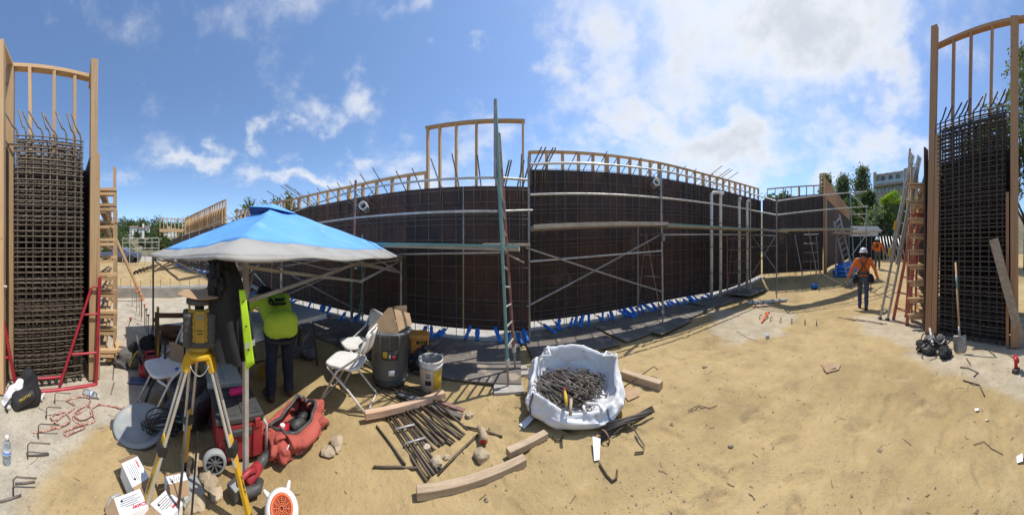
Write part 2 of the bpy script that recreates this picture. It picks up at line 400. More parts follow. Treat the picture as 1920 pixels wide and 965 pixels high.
mat('rope', (.36, .11, .08), .85, (.55, .42, .34), 60, bump=.5, bscale=80, lo=.45, hi=.55, coords='World')
mat('bagwhite', (.80, .80, .80), .6, (.70, .70, .70), 5, bump=.6, bscale=11, speck=((.52, .45, .36), 3.4, .64))
mat('strap', (.10, .12, .2), .7)
mat('glassy', (.80, .87, .90), .08, trans=.9, ior=1.33)
mat('aluminium', (.60, .585, .53), .5, (.48, .46, .41), 8, metal=.35, coords='World', rvar=.1)
mat('fibre_red', (.50, .16, .12), .55, (.42, .13, .10), 8, coords='World', speck=((.55, .4, .33), 14, .66))
mat('rock', (.46, .37, .25), .9, (.34, .27, .18), 5, bump=.8, bscale=20, rand=.15)
mat('sign_dark', (.05, .05, .055), .6)
mat('shade_net', (.016, .020, .026), .9, (.025, .03, .036), 3, coords='World')
# ================================================================ the ground
CONC = [[(-1.15, -0.75), (-1.9, -.52), (-2.38, -.15), (-2.9, .35), (-4.0, .9), (-6.5, 2.3), (-8.42, 3.0), (-8.42, -5), (-1.0, -5), (-.9, -1.6)],
        [(4.9, 4.3), (3.55, 2.95), (3.35, 2.25), (4.2, 1.9), (5.6, 2.2), (6.1, 3.2)],
        [(4.7, .2), (5.9, .6), (7.0, -2.5), (2.2, -4.0), (1.75, -1.62), (2.3, -1.22), (3.0, -.92), (3.9, -.45)]]
def poly_sd(x, y, poly):
    d, ins, n = 1e9, False, len(poly)
    for i in range(n):
        x0, y0 = poly[i]; x1, y1 = poly[(i + 1) % n]
        ex, ey, wx, wy = x1 - x0, y1 - y0, x - x0, y - y0
        t = max(0, min(1, (wx * ex + wy * ey) / (ex * ex + ey * ey))); d = min(d, math.hypot(wx - ex * t, wy - ey * t))
        if (y0 > y) != (y1 > y) and x < (x1 - x0) * (y - y0) / (y1 - y0) + x0: ins = not ins
    return -d if ins else d
def fbm(x, y, s, o=4):
    a, t, q = 0, 1.0, s
    for _ in range(o): a += t * noise.noise(Vector((x * q, y * q, 3.7))); t *= .5; q *= 2.03
    return a
PRINTS = {}
_rp = random.Random(91)
def add_print(x, y, an, L, W_, dp):
    c, s_ = math.cos(an), math.sin(an)
    for i in (-1, 0, 1):
        for j in (-1, 0, 1): PRINTS.setdefault((int(math.floor(x / .5)) + i, int(math.floor(y / .5)) + j), []).append((x, y, c, s_, L, W_, dp))
for _ in range(46):                            # boot tracks criss-crossing the dirt
    px_, py_ = _rp.uniform(-1.2, 5.5), _rp.uniform(-1.6, 3.2); an = _rp.uniform(0, 6.28)
    for k in range(_rp.randint(5, 14)):
        an += _rp.gauss(0, .12); px_ += .62 * math.cos(an); py_ += .62 * math.sin(an); sd_ = .09 * (1 if k % 2 else -1)
        if py_ < 3.9: add_print(px_ - sd_ * math.sin(an), py_ + sd_ * math.cos(an), an + _rp.gauss(0, .15), .15 * _rp.uniform(.9, 1.1), .058, _rp.uniform(.007, .017))
for _ in range(420): add_print(_rp.uniform(-2.2, 6.5), _rp.uniform(-2, 3.6), _rp.uniform(0, 6.28), _rp.uniform(.05, .2), _rp.uniform(.04, .10), _rp.uniform(-.008, .012))
def prints_z(x, y):
    z = 0.0
    for (a, b, c, s_, L, W_, dp) in PRINTS.get((int(math.floor(x / .5)), int(math.floor(y / .5))), ()):
        u, v = ((x - a) * c + (y - b) * s_) / L, (-(x - a) * s_ + (y - b) * c) / W_; d = math.sqrt(u * u + v * v)
        if d < 1.7: z += -dp * (1 - smooth(.7, 1.05, d)) + .45 * dp * math.exp(-((d - 1.15) / .2) ** 2)
    return z
def ground_z(x, y, cm=None):
    r = math.hypot(x, y)
    amp = .022 * min(1, r / .6) / (1 + r / 9)
    rough = fbm(x, y, 1.3, 5) * amp + max(0, fbm(x + 9, y, 5.0, 2)) * amp * .55
    k = 1.0 if cm is None else 1 - .8 * cm
    if x > 7 and r < 30: rough *= 1 + 2.5 * smooth(7, 10, x)
    if x < -8.9: rough *= 2.4
    if r < 8: rough += prints_z(x, y) * min(1, r / .9)
    return terrain(x, y) + rough * k - .006
def conc_mask(x, y):
    if math.hypot(x, y) > 12: return 0.0
    d = min(poly_sd(x, y, p) for p in CONC) + fbm(x, y, 1.6, 4) * .22
    return (1 - smooth(-.10, .16, d)) * (1.0 if x < 0 else .62)
NA = 600; RINGS = [.05]
while RINGS[-1] < 500: RINGS.append(.25 if RINGS[-1] < .2 else RINGS[-1] * (1.012 if RINGS[-1] < 8 else 1.05))
NR = len(RINGS)
vs, fs, cm_l = [], [], []
for i in range(NR):
    r = RINGS[i]
    for k in range(NA):
        a = 2 * math.pi * k / NA; x, y = r * math.sin(a), r * math.cos(a)
        c = conc_mask(x, y); cm_l.append(c); vs.append((x, y, ground_z(x, y, c)))
for i in range(NR - 1):
    for k in range(NA):
        fs.append((i * NA + k, i * NA + (k + 1) % NA, (i + 1) * NA + (k + 1) % NA, (i + 1) * NA + k))
fs.append(tuple(range(NA)))
me = bpy.data.meshes.new('ground'); me.from_pydata(vs, [], [tuple(reversed(q)) for q in fs])
at_ = me.attributes.new('concrete', 'FLOAT', 'POINT'); at_.data.foreach_set('value', cm_l)
me.polygons.foreach_set('use_smooth', [True] * len(me.polygons))
gm = bpy.data.materials.new('dirt'); gm.use_nodes = True; M['dirt'] = gm; q = N(gm.node_tree); b = gm.node_tree.nodes['Principled BSDF']
ge = q.n('ShaderNodeNewGeometry'); pos = ge.outputs['Position']
at_n = q.n('ShaderNodeAttribute', attribute_name='concrete')
n1 = q.noise(pos, .55, 5, .6); n2 = q.noise(pos, 3.2, 6, .65); n3 = q.noise(pos, 28, 5, .7); n4 = q.noise(pos, 95, 3, .7)
c = q.mix(q.ss(n1, .36, .66), (.465, .345, .172), (.365, .265, .125))
n5 = q.noise(pos, 1.15, 5, .62)
c = q.mix(q.m('MULTIPLY', q.ss(n5, .55, .72), .5), c, (.25, .18, .105))
c = q.mix(q.m('MULTIPLY', q.ss(n2, .50, .72), .55), c, (.27, .19, .11))
c = q.mix(q.m('MULTIPLY', q.ss(n2, .50, .30), .45), c, (.56, .43, .235))
c = q.mix(q.m('MULTIPLY', q.ss(n3, .54, .68), .36), c, (.22, .155, .09))
c = q.mix(q.m('MULTIPLY', q.ss(n4, .60, .70), .35), c, (.66, .53, .36))
cc = q.mix(q.ss(n2, .35, .65), (.52, .46, .36), (.40, .35, .27))
cc = q.mix(q.m('MULTIPLY', q.ss(n3, .5, .66), .55), cc, (.30, .26, .20))
cc = q.mix(q.m('MULTIPLY', q.ss(n4, .57, .68), .6), cc, (.74, .69, .60))
c = q.mix(at_n.outputs['Fac'], c, cc)
q.l(c, b.inputs['Base Color']); b.inputs['Roughness'].default_value = .95; b.inputs['Specular IOR Level'].default_value = .15
vo = q.n('ShaderNodeTexVoronoi'); vo.feature = 'SMOOTH_F1'; vo.inputs['Scale'].default_value = 3.4; vo.inputs['Randomness'].default_value = 1.0
wp_ = q.n('ShaderNodeVectorMath', operation='MULTIPLY_ADD'); cb_ = q.n('ShaderNodeTexNoise'); cb_.inputs['Scale'].default_value = 2.2; q.l(pos, cb_.inputs['Vector']); q.l(cb_.outputs['Color'], wp_.inputs[0]); wp_.inputs[1].default_value = (.5, .5, .0); q.l(pos, wp_.inputs[2]); q.l(wp_.outputs[0], vo.inputs['Vector'])
dent = q.ss(vo.outputs['Distance'], .12, .42)
bp = q.n('ShaderNodeBump'); bp.inputs['Strength'].default_value = .9; bp.inputs['Distance'].default_value = .03
q.l(q.m('ADD', q.m('ADD', q.m('MULTIPLY', n2, 1.0), q.m('MULTIPLY', dent, .15)), q.m('ADD', q.m('MULTIPLY', n3, .40), q.m('MULTIPLY', n4, .15))), bp.inputs['Height']); q.l(bp.outputs[0], b.inputs['Normal'])
me.materials.append(gm)
go = bpy.data.objects.new('ground', me); COL.objects.link(go); tag(go, kind='structure')
def GZ(x, y): return ground_z(x, y, conc_mask(x, y))
def on(p, dz=0.0): return Vector((p[0], p[1], GZ(p[0], p[1]) + dz))
def Gd(px, py): return on(G(px, py))

# loose gravel: nobody could count it
pb = MB(); rnd = random.Random(3); iv, ifc = ico(1)
dod_v = [Vector(a) for a in ((1, 0, 0), (-1, 0, 0), (0, 1, 0), (0, -1, 0), (0, 0, 1), (0, 0, -1))]
dod_f = [(0, 2, 4), (2, 1, 4), (1, 3, 4), (3, 0, 4), (2, 0, 5), (1, 2, 5), (3, 1, 5), (0, 3, 5)]
for i in range(6500):
    r = 0.9 + 6.5 * rnd.random() ** 1.5; a = rnd.uniform(-2.4, 2.4); x, y = r * math.sin(a), r * math.cos(a)
    if y > 4.0: continue
    if fbm(x, y, .9, 2) + rnd.uniform(-.5, .35) < 0: continue
    s = rnd.choice((.004, .005, .006, .008)) * rnd.uniform(.7, 1.3) * (1 if rnd.random() < .97 else 2.2)
    rot = Matrix.Rotation(rnd.uniform(0, 6.3), 3, 'Z'); z = GZ(x, y)
    pb.add([Vector((x, y, z + s * .3)) + rot @ Vector((q_.x * s * rnd.uniform(.8, 1.5), q_.y * s * rnd.uniform(.7, 1.2), q_.z * s * .8)) for q_ in dod_v], dod_f)
mat('gravel', (.50, .40, .26), .9, (.30, .22, .13), 30, coords='World')
tag(pb.build('gravel', 'gravel', origin=(0, 0, 0)), 'loose gravel and dirt crumbs strewn over the ground', 'gravel', kind='stuff')

db = MB(); rnd = random.Random(14)
for i in range(380):
    r = 1.0 + 5.5 * rnd.random(); a = rnd.uniform(-2.3, 2.3); x, y = r * math.sin(a), r * math.cos(a)
    if y > 3.6: continue
    L = rnd.uniform(.008, .035) if rnd.random() < .93 else .06; an = rnd.uniform(0, 6.3); p = Vector((x, y, GZ(x, y) + .004)); d = Vector((math.cos(an), math.sin(an), rnd.uniform(-.05, .15))); m2 = Vector((-d.y, d.x, 0)) * rnd.uniform(-.3, .3) * L
    db.tube([p - d * L, p + m2, p + d * L], rnd.uniform(.0012, .0025), 4)
mat('debris', (.10, .08, .06), .9, (.22, .16, .10), 20, coords='World')
tag(db.build('debris', 'debris', origin=(0, 0, 0)), 'wire snips and twigs scattered over the dirt', 'debris', kind='stuff')
# ================================================================ low concrete footing and what lies beyond it, left
cu = MB()
for i in range(14):
    t0, t1 = i / 14, (i + 1) / 14
    p0, p1 = V(-8.52, -2.2 + 5.6 * t0, 0), V(-8.5, -2.2 + 5.6 * t1, 0)
    cu.add([(p0.x + .13, p0.y, -.05), (p0.x - .45, p0.y, -.05), (p1.x - .45, p1.y, -.05), (p1.x + .13, p1.y, -.05), (p0.x + .13, p0.y, .375), (p0.x - .45, p0.y, .385), (p1.x - .45, p1.y, .385), (p1.x + .13, p1.y, .375)], [(0, 1, 2, 3), (4, 7, 6, 5), (0, 3, 7, 4), (1, 5, 6, 2)] + ([(0, 4, 5, 1)] if i == 0 else []) + ([(2, 6, 7, 3)] if i == 13 else []))
tag(cu.build('concrete_footing', 'concrete_grey'), 'low grey concrete footing running across the slab behind the capped bars', 'footing')
# ================================================================ the long formwork wall
WLP = [V(.30, 4.30, 0), V(-5.0, 4.50, 0), V(-27.5, 3.4, 0)]
WRP = [V(.34, 4.88, 0), V(4.5, 5.78, 0), V(10.2, 5.70, 0)]
def along(poly, s):
    for a, b in zip(poly, poly[1:]):
        L = (b - a).length
        if s <= L or b is poly[-1]: return a + (b - a) * (s / L), (b - a).normalized()
        s -= L
def plen(poly): return sum((b - a).length for a, b in zip(poly, poly[1:]))
def interp(tab, x):
    if x <= tab[0][0]: return tab[0][1]
    for (a, b), (c, d) in zip(tab, tab[1:]):
        if x <= c: return b + (d - b) * (x - a) / (c - a)
    return tab[-1][1]
TOP_L = lambda s: interp([(0, 2.80), (2, 2.88), (5, 2.95), (9, 3.10), (14, 3.25), (30, 3.5)], s)
TOP_R = lambda s: interp([(0, 3.32), (1, 3.44), (4.3, 3.92), (7, 4.08), (10.2, 4.25)], s)
GAP = .16
def out_n(d):                                  # side of the wall that faces the yard
    n_ = Vector((d.y, -d.x, 0)); return n_ if n_.y < 0 else -n_
def wall_face(poly, topf, s0, s1, root, mats, off=0.0, pw=1.22, thick=.025, rows=1):
    s = s0; k = 0
    while s < s1 - .05:
        e = min(s + pw, s1); p0, d = along(poly, s + 1e-4); p1, _ = along(poly, e - 1e-4); n_ = out_n(d)
        p0, p1 = p0 + n_ * off, p1 + n_ * off; g = .004
        for rw in range(rows):
            za0, zb0 = terrain(p0.x, p0.y) + GAP, terrain(p1.x, p1.y) + GAP
            ta, tb = topf(s), topf(e)
            fa, fb = rw / rows, (rw + 1) / rows
            q0, q1 = p0 + d * g, p1 - d * g; pr = random.uniform(0, .006)
            m_ = MB(); vs = []
            for n2 in (thick - pr, -pr):
                for (pp, lo, hi) in ((q0, za0, ta), (q1, zb0, tb)):
                    vs += [Vector((pp.x, pp.y, lo + (hi - lo) * fa + (g if rw else 0))) - n_ * n2, Vector((pp.x, pp.y, lo + (hi - lo) * fb)) - n_ * n2]
            m_.add(vs, [(0, 1, 3, 2), (4, 6, 7, 5), (0, 4, 5, 1), (2, 3, 7, 6), (1, 5, 7, 3), (0, 2, 6, 4)])
            m_.build('panel', random.choice(mats), root)
        s = e; k += 1
def crown_frame(poly, s0, s1, botf, topf, root, step=.41, w=.04, dep=.09, mt='lumber', back=.10):
    """studs and a top plate standing behind the sheets"""
    s = s0; pts = []
    n_s = max(1, round((s1 - s0) / step))
    for i in range(n_s + 1):
        s = s0 + (s1 - s0) * i / n_s; p, d = along(poly, min(s, s1 - 1e-4) + 1e-5); n_ = out_n(d); p = p - n_ * back
        lean = d * random.uniform(-.012, .012)
        beam('stud', V(p.x, p.y, botf(s) - .35) , V(p.x, p.y, topf(s) - .04) + lean, w * random.uniform(.95, 1.1), dep, mt, root, up=n_)
        pts.append((s, V(p.x, p.y, topf(s) - .02)))
    segs = 1 + int((s1 - s0) / 2.44)
    for i in range(segs):
        a = pts[round(i * n_s / segs)][1]; b_ = pts[round((i + 1) * n_s / segs)][1]; e = (b_ - a).normalized() * .02
        beam('top_plate', a - e, b_ + e, dep, .042, mt, root)
        if i: beam('stud', V(a.x, a.y, botf(pts[round(i * n_s / segs)][0]) - .3) + e * 2.4, V(a.x, a.y, a.z - .03) + e * 2.4, w, dep, mt, root, up=out_n((b_ - a).normalized()))
def rebar_face(poly, topf, s0, s1, root, off, vstep, hstep, rr=.0068, mt='rebar', jag=True, full=True):
    s = s0 + .06
    while s < s1:
        p, d = along(poly, s); n_ = out_n(d); p = p + n_ * (off + random.uniform(-.005, .005)); z0 = terrain(p.x, p.y)
        lo = z0 + (.02 if random.random() < .8 else .5)
        rod('vertical_bar', V(p.x, p.y, lo), V(p.x, p.y, topf(s) - random.choice((0, .02, .05, .4))) + d * random.uniform(-.02, .02), rr, mt, root)
        s += vstep * random.choice((.25, .8, 1.0, 1.2, 1.5))
    corners = [s0]; acc = 0
    for a, b in zip(poly, poly[1:]):
        acc += (b - a).length
        if s0 + .3 < acc < s1 - .3: corners.append(acc)
    corners.append(s1)
    hmax = topf(s1) - .05; z = .28
    while z < hmax:
        for sa, sb in zip(corners, corners[1:]):
            cuts = [sa]
            while cuts[-1] < sb - 1e-3: cuts.append(min(cuts[-1] + random.uniform(4.5, 7), sb))
            for a, b in zip(cuts, cuts[1:]):
                pa, d = along(poly, a + 1e-3); pb_, _ = along(poly, b - 1e-3); n_ = out_n(d); o_ = n_ * (off + .016)
                za, zb = terrain(pa.x, pa.y), terrain(pb_.x, pb_.y); fz = z / 3.0
                qa = V(pa.x, pa.y, za + (topf(a) - za) * (z / (hmax - 0))) + o_ - d * random.uniform(0, .1); qb = V(pb_.x, pb_.y, zb + (topf(b) - zb) * (z / hmax)) + o_ + d * random.uniform(0, .1)
                qa.z += random.uniform(-.015, .015); qb.z += random.uniform(-.015, .015)
                rod('horizontal_bar', qa, qb, rr, mt, root)
        z += hstep * random.choice((.4, .9, 1.1, 1.3))
LL, LR = plen(WLP), plen(WRP)
wl = thing('formwork_wall', 'long dark plywood formwork wall behind the blue canopy, left of the tall ladder frame', 'formwork wall', WLP[0])
wall_face(WLP, TOP_L, 0, LL, wl, ['formply', 'formply', 'formply_red'])
lowf = lambda s: interp([(0, 3.18), (1.9, 3.25), (5, 3.30), (9, 3.55), (12.4, 3.75)], s)
crown_frame(WLP, 2.02, 10.6, TOP_L, lowf, wl, mt='lumber')
highf = lambda s: interp([(0, 4.08), (2, 4.16)], s)
for s_ in (.10, .60, .98, 1.38, 1.72, 1.98):                       # the tall open frame
    p, d = along(WLP, s_); n_ = out_n(d); p = p - n_ * .10
    beam('stud', V(p.x, p.y, 2.5), V(p.x, p.y, highf(s_) - .04), .042, .09, 'lumber', wl, up=n_)
a_, _ = along(WLP, .06); b_, _ = along(WLP, 2.02); n_ = V(0, 1, 0) * .1
beam('top_plate', V(a_.x, a_.y, highf(0) - .02) + n_, V(b_.x, b_.y, highf(2) - .02) + n_, .09, .042, 'lumber', wl)
# the far high stud panel, sheeted behind
far_t = lambda s: interp([(10, 4.45), (12, 4.5), (22, 4.95)], s)
crown_frame(WLP, 12.0, 21.5, TOP_L, far_t, wl, step=.42, w=.05, mt='lumber')
for i in range(6):
    s_ = 12.3 + i * 1.5; p, d = along(WLP, s_); q_, _ = along(WLP, s_ + 1.46); n_ = out_n(d)
    m_ = MB(); m_.bar(V(p.x, p.y, (TOP_L(s_) + far_t(s_)) / 2 - .12) - n_ * .17, V(q_.x, q_.y, (TOP_L(s_) + far_t(s_)) / 2 - .10) - n_ * .17, .02, .85 - .03 * i); m_.build('back_sheet', 'lumber_plain', wl)
wr = thing('formwork_wall', 'tall dark plywood formwork wall with curved-looking stud crown, right of the ladder frame', 'formwork wall', WRP[0])
wall_face(WRP, TOP_R, 0, LR, wr, ['formply', 'formply', 'formply', 'formply_red'])
crR = lambda s: interp([(0, 3.75), (1, 3.90), (4.3, 4.44), (6, 4.52), (8.5, 4.72), (10.2, 4.88)], s)
crown_frame(WRP, .05, LR - .1, TOP_R, crR, wr, step=.40, mt='lumber')
# the short jog between the two lengths
m_ = MB(); m_.bar(V(.32, 4.34, 1.5), V(.32, 4.86, 1.5), .025, 2.6); m_.build('panel', 'formply_red', wl)
mL = thing('rebar_mat', 'grid of reinforcing bars tied in front of the left formwork wall', 'rebar mat', WLP[0] + V(0, -.1, 0))
rebar_face(WLP, TOP_L, .05, 9.5, mL, .06, .19, .27); rebar_face(WLP, TOP_L, 9.5, 27, mL, .06, .55, .45, rr=.011)
mR = thing('rebar_mat', 'grid of reinforcing bars tied in front of the right formwork wall', 'rebar mat', WRP[0] + V(0, -.1, 0))
rebar_face(WRP, TOP_R, .05, LR - .1, mR, .06, .19, .27)
# bent starter bars leaning out over the top, each bar on its own
def dowel(poly, topf, s, L, root, tilt=.55, sw=0.0, r=.011):
    p, d = along(poly, s); n_ = out_n(d); z = topf(s); b0 = V(p.x, p.y, z - .35) + n_ * .03; b1 = V(p.x, p.y, z - .02) + n_ * .03
    dr = (n_ * math.cos(tilt) + Z3 * math.sin(tilt) + d * sw).normalized()
    m_ = MB(); m_.tube([b0, b1, b1 + (Z3 + dr).normalized() * .05, b1 + (Z3 + dr).normalized() * .05 + dr * L], r, 6); m_.build('starter_bar', 'rebar', root, True)
s_ = .15
while s_ < 13:
    dowel(WLP, TOP_L, s_, random.uniform(.40, .62), mL, random.uniform(.62, .8), random.uniform(-.08, .08)); s_ += random.uniform(.30, .46)
for s_ in (5.2, 5.35, 5.5, 6.2): dowel(WLP, TOP_L, s_, 1.0, mL, .5, .25)
s_ = .9
while s_ < 10:
    dowel(WRP, TOP_R, s_, random.uniform(.35, .55), mR, random.uniform(.55, .75), random.uniform(-.08, .08)); s_ += random.uniform(.33, .5)
for s_ in (5.6, 6.0, 6.15, 6.5): dowel(WRP, TOP_R, s_, 1.05, mR, .42, .1)
for s_ in (.05, .14, .30, .36): dowel(WRP, TOP_R, s_, .45, mR, 1.05, .35, .014)
for s_ in (.10, .2, .42, .46): dowel(WLP, TOP_L, s_, .42, mL, 1.15, -.28, .014)
# the return: a short wall square to the long one, and its sheeted flank going back
RTP = [V(10.2, 5.62, 0), V(11.75, 2.95, 0)]
TOP_T = lambda s: interp([(0, 4.28), (3.1, 4.72)], s)
wt = thing('formwork_wall', 'short dark formwork return wall with brown corner post near the orange-shirted workers', 'formwork wall', V(11.75, 2.95, terrain(11.75, 2.95)))
def out_n(d):                                  # faces of the return look at the camera
    n_ = Vector((d.y, -d.x, 0)); return n_ if n_.x < 0 else -n_
wall_face(RTP, TOP_T, 0, plen(RTP), wt, ['formply'])
crown_frame(RTP, .25, plen(RTP) - .05, TOP_T, lambda s: interp([(0, 4.84), (3.1, 5.20)], s), wt, step=.42)
p = RTP[1]; z0 = terrain(p.x, p.y)
for k in (0, .22): beam('post', V(p.x + .05 + k * .2, p.y - .06 + k, z0), V(p.x + .05 + k * .2, p.y - .06 + k, 5.75), .06, .14, 'lumber', wt, up=V(1, 0, 0))
beam('header', V(p.x + .05, p.y - .1, 5.77), V(p.x + .1, p.y + .22, 5.77), .07, .04, 'lumber', wt)
for k in range(3): beam('corner_board', V(p.x - .02 + .12 * k, p.y - .13 - .004 * k, z0), V(p.x - .02 + .12 * k, p.y - .13 - .004 * k, 4.6), .115, .03, 'lumber_brown', wt, up=V(0, 1, 0))
mT = thing('rebar_mat', 'grid of reinforcing bars tied on the short return wall', 'rebar mat', V(10.6, 4.8, .5))
rebar_face(RTP, TOP_T, .05, plen(RTP) - .4, mT, .06, .26, .30, rr=.010)
FLP = [V(11.9, 2.85, 0), V(21.5, 2.75, 0)]
def out_n(d): return Vector((0, -1, 0))
wf = thing('formwork_wall', 'long sheeted flank wall with orange plywood band running away behind the return', 'formwork wall', V(12.2, 2.85, terrain(12.2, 2.85)))
wall_face(FLP, lambda s: 4.5 + .02 * s, .1, plen(FLP), wf, ['formply', 'formply_red'])
for i in range(7):
    a = V(12.1 + i * 1.35, 2.83, 0); m_ = MB(); m_.bar(V(a.x, a.y, 4.98 + .04 * i), V(a.x + 1.33, a.y, 5.0 + .04 * i), .02, .92); m_.build('band_sheet', 'lumber_brown', wf)
for i in range(24): beam('stud', V(12.0 + i * .41, 2.9, 4.3), V(12.0 + i * .41, 2.9, 5.55 + .012 * i), .04, .09, 'lumber', wf, up=V(0, 1, 0))
for i in range(4): beam('top_plate', V(11.98 + i * 2.4, 2.9, 5.57 + i * .03), V(14.36 + i * 2.4, 2.9, 5.60 + i * .03), .09, .042, 'lumber', wf)

# sleeves cast through the wall, each ringed with trimmer bars
def sleeve(px, r, z, rad, label, nd):
    a = az(px); c = V(r * math.sin(a), r * math.cos(a), z); t = thing('wall_sleeve', label, 'pipe sleeve', c - V(0, 0, rad), 'white pipe sleeves through the wall')
    n_ = nd.normalized(); rot = n_.to_track_quat('Z', 'Y').to_matrix()
    b = MB(); b.lathe([(rad, -.1), (rad, .16), (rad * 1.12, .165), (rad * 1.12, .24), (rad * .8, .24), (rad * .8, .1), (.001, .1)], c, 18, rot, cap0=False, cap1=False); b.build('pipe', 'pvc', t, True)
    k = MB(); k.lathe([(rad * .78, .11), (rad * .70, .115), (.001, .12)], c, 18, rot, cap0=False, cap1=False); k.build('plug', 'charcoal', t)
    u = n_.cross(Z3).normalized()
    for s1 in (-1, 1):
        for o_ in (-1, -.55, .55, 1):
            dn = (u + Z3 * s1).normalized(); pn = (u - Z3 * s1).normalized(); cc_ = c + pn * o_ * rad * 1.9 - n_ * .01
            rod('trimmer_bar', cc_ - dn * .42, cc_ + dn * .42, .008, 'rebar', t)
sleeve(686, 5.28, 2.60, .085, 'white capped pipe sleeve with crossed bars, high on the wall above the canopy', V(.35, -1, .1))
sleeve(1226, 6.72, 3.56, .10, 'white capped pipe sleeve with crossed bars, high on the right wall beside the scaffold post', V(-.2, -1, .1))

# plywood sheets laid as a walkway in the wall's shadow
def sheet_thing(c, L, W_, ang, lab, tilt=0.0, mt='walkply', th=.018):
    c = fan(c); b = MB(); rot = Matrix.Rotation(ang, 3, 'Z') @ Matrix.Rotation(tilt, 3, 'Y')
    b.box(c + V(0, 0, th / 2 + .014), (L, W_, th), rot); return tag(b.build('plywood_sheet', mt, bevel=.002), lab, 'plywood', 'plywood sheets laid along the wall')
for c, L, W_, ang, lab, tl in (
    ((-.55, 3.42, .012), 1.35, 1.30, -.02, 'dark plywood sheet on the ground at the foot of the ladder frame', .004), ((-1.95, 3.50, .012), 1.40, 1.30, -.06, 'dark plywood sheet on the ground behind the white bucket', -.004),
    ((-3.5, 3.62, .012), 1.62, 1.3, -.05, 'dark plywood sheet on the ground behind the folding chairs', .003), ((-5.2, 3.72, .012), 1.7, 1.3, -.03, 'dark plywood sheet on the ground beyond the drawing table', 0), ((-7.4, 3.65, .012), 2.4, 1.3, .02, 'dark plywood sheet far along the wall under the canopy', 0),
    ((.98, 4.12, .012), 1.50, 1.25, .10, 'dark plywood sheet on the ground right behind the white bulk bag', .003), ((2.6, 4.42, .012), 1.65, 1.25, .22, 'dark plywood sheet with score lines left of the scaffold post', -.003),
    ((4.2, 4.75, .012), 1.6, 1.15, .22, 'dark plywood sheet right of the scaffold post', .004), ((5.9, 4.95, .02), 1.7, 1.0, .06, 'dark plywood sheet near the standing white pipes', 0), ((3.15, 3.92, .034), 1.25, .42, .30, 'narrow dark plywood strip under the scaffold post', .006), ((7.7, 4.85, .13), 1.7, 1.0, .05, 'dark plywood sheet at the foot of the far scaffold', -.03)):
    sheet_thing(c, L, W_, ang, lab, tl)

# starter bars wrapped in blue tape at the wall's foot
def wrapped(p, n_, d, L, drop, sw, r, lab, grp):
    t_ = thing('wrapped_bar', lab, 'wrapped bar', V(p.x, p.y, GZ(p.x, p.y)), grp)
    a = V(p.x, p.y, terrain(p.x, p.y) + drop) + n_ * .02; dr = (n_ + d * sw).normalized(); e = V((a + dr * L).x, (a + dr * L).y, terrain(p.x, p.y) + .035)
    m_ = MB(); m_.tube([a - dr * .1, e], .011, 6); m_.build('bar', 'rebar_dark', t_, True)
    w_ = MB(); k = 7; pts = [a + (e - a) * (.22 + .70 * i / k) for i in range(k + 1)]
    w_.tube(pts, [r * random.uniform(.65, 1.15) for _ in pts], 8); w_.build('tape_wrap', 'blue_wrap', t_, True)
def out_n(d):
    n_ = Vector((d.y, -d.x, 0)); return n_ if n_.y < 0 else -n_
s_ = .12
while s_ < 9.2:
    p, d = along(WLP, s_)
    wrapped(p, out_n(d), d, random.uniform(.22, .58), random.uniform(.10, .30), random.uniform(-.55, .55), random.uniform(.030, .046), 'bar wrapped in blue tape at the foot of the left wall', 'blue wrapped bars along the left wall'); s_ += random.choice((.10, .15, .22, .3, .5))
while s_ < 24:
    p, d = along(WLP, s_)
    wrapped(p, out_n(d), d, random.uniform(.5, .8), random.uniform(.2, .34), random.uniform(-.3, .3), .045, 'bar wrapped in blue tape at the foot of the far left wall', 'blue wrapped bars along the far left wall'); s_ += random.uniform(.5, .9)
s_ = .25
while s_ < 5.9:
    p, d = along(WRP, s_)
    wrapped(p, out_n(d), d, random.uniform(.22, .60), random.uniform(.10, .28), random.uniform(-.8, .4), random.uniform(.030, .048), 'bar wrapped in blue tape at the foot of the right wall', 'blue wrapped bars along the right wall'); s_ += random.choice((.07, .10, .14, .20, .32))

# pale concrete kickers under the sheets
for poly, s1, nm in ((WLP, LL, 'long'), (WRP, LR, 'right')):
    s_ = 0.0
    kk = thing('wall_kicker', 'pale concrete kicker strip under the %s' % ('left formwork wall' if nm == 'long' else 'right formwork wall'), 'concrete kicker', poly[0])
    while s_ < s1 - .1:
        e = min(s_ + 3.05, s1); p0, d = along(poly, s_ + 1e-4); p1, _ = along(poly, e - 1e-4); n_ = out_n(d); c_ = MB(); z0, z1 = terrain(p0.x, p0.y), terrain(p1.x, p1.y)
        c_.bar(V(p0.x, p0.y, z0 + .0) - n_ * .22 , V(p1.x, p1.y, z1 + .0) - n_ * .22, .84, .07); c_.build('kicker', 'concrete', kk); s_ = e + .004
# ================================================================ scaffolding
def upright(root, foot, top, r=.022, mt='steel', plate=None, jack=.25, collar=True):
    foot, top = fan(foot), fan(top); d = (top - foot).normalized()
    rod('upright', foot + d * jack, top, r, mt, root); rod('screw_jack', foot, foot + d * (jack + .02), r * .65, 'steel', root)
    if collar:
        c = MB(); c.tube([foot + d * (jack - .02), foot + d * (jack + .05)], r * 1.5, 8); c.build('collar', 'steel_pale', root)
def pad(p, w_, lab, rz=.1):
    b = MB(); b.box(p + V(0, 0, .02), (w_, w_ * .8, .038), rz); o = b.build('timber_pad', 'concrete', bevel=.004); return tag(o, lab, 'scaffold pad', 'pads under the scaffold')
def ladder_rungs(root, a0, a1, b0, b1, n, r=.013, mt='steel_pale', lo=.12, hi=.98):
    for i in range(n):
        t = lo + (hi - lo) * i / (n - 1); rod('rung', a0 + (a1 - a0) * t, b0 + (b1 - b0) * t, r, mt, root)
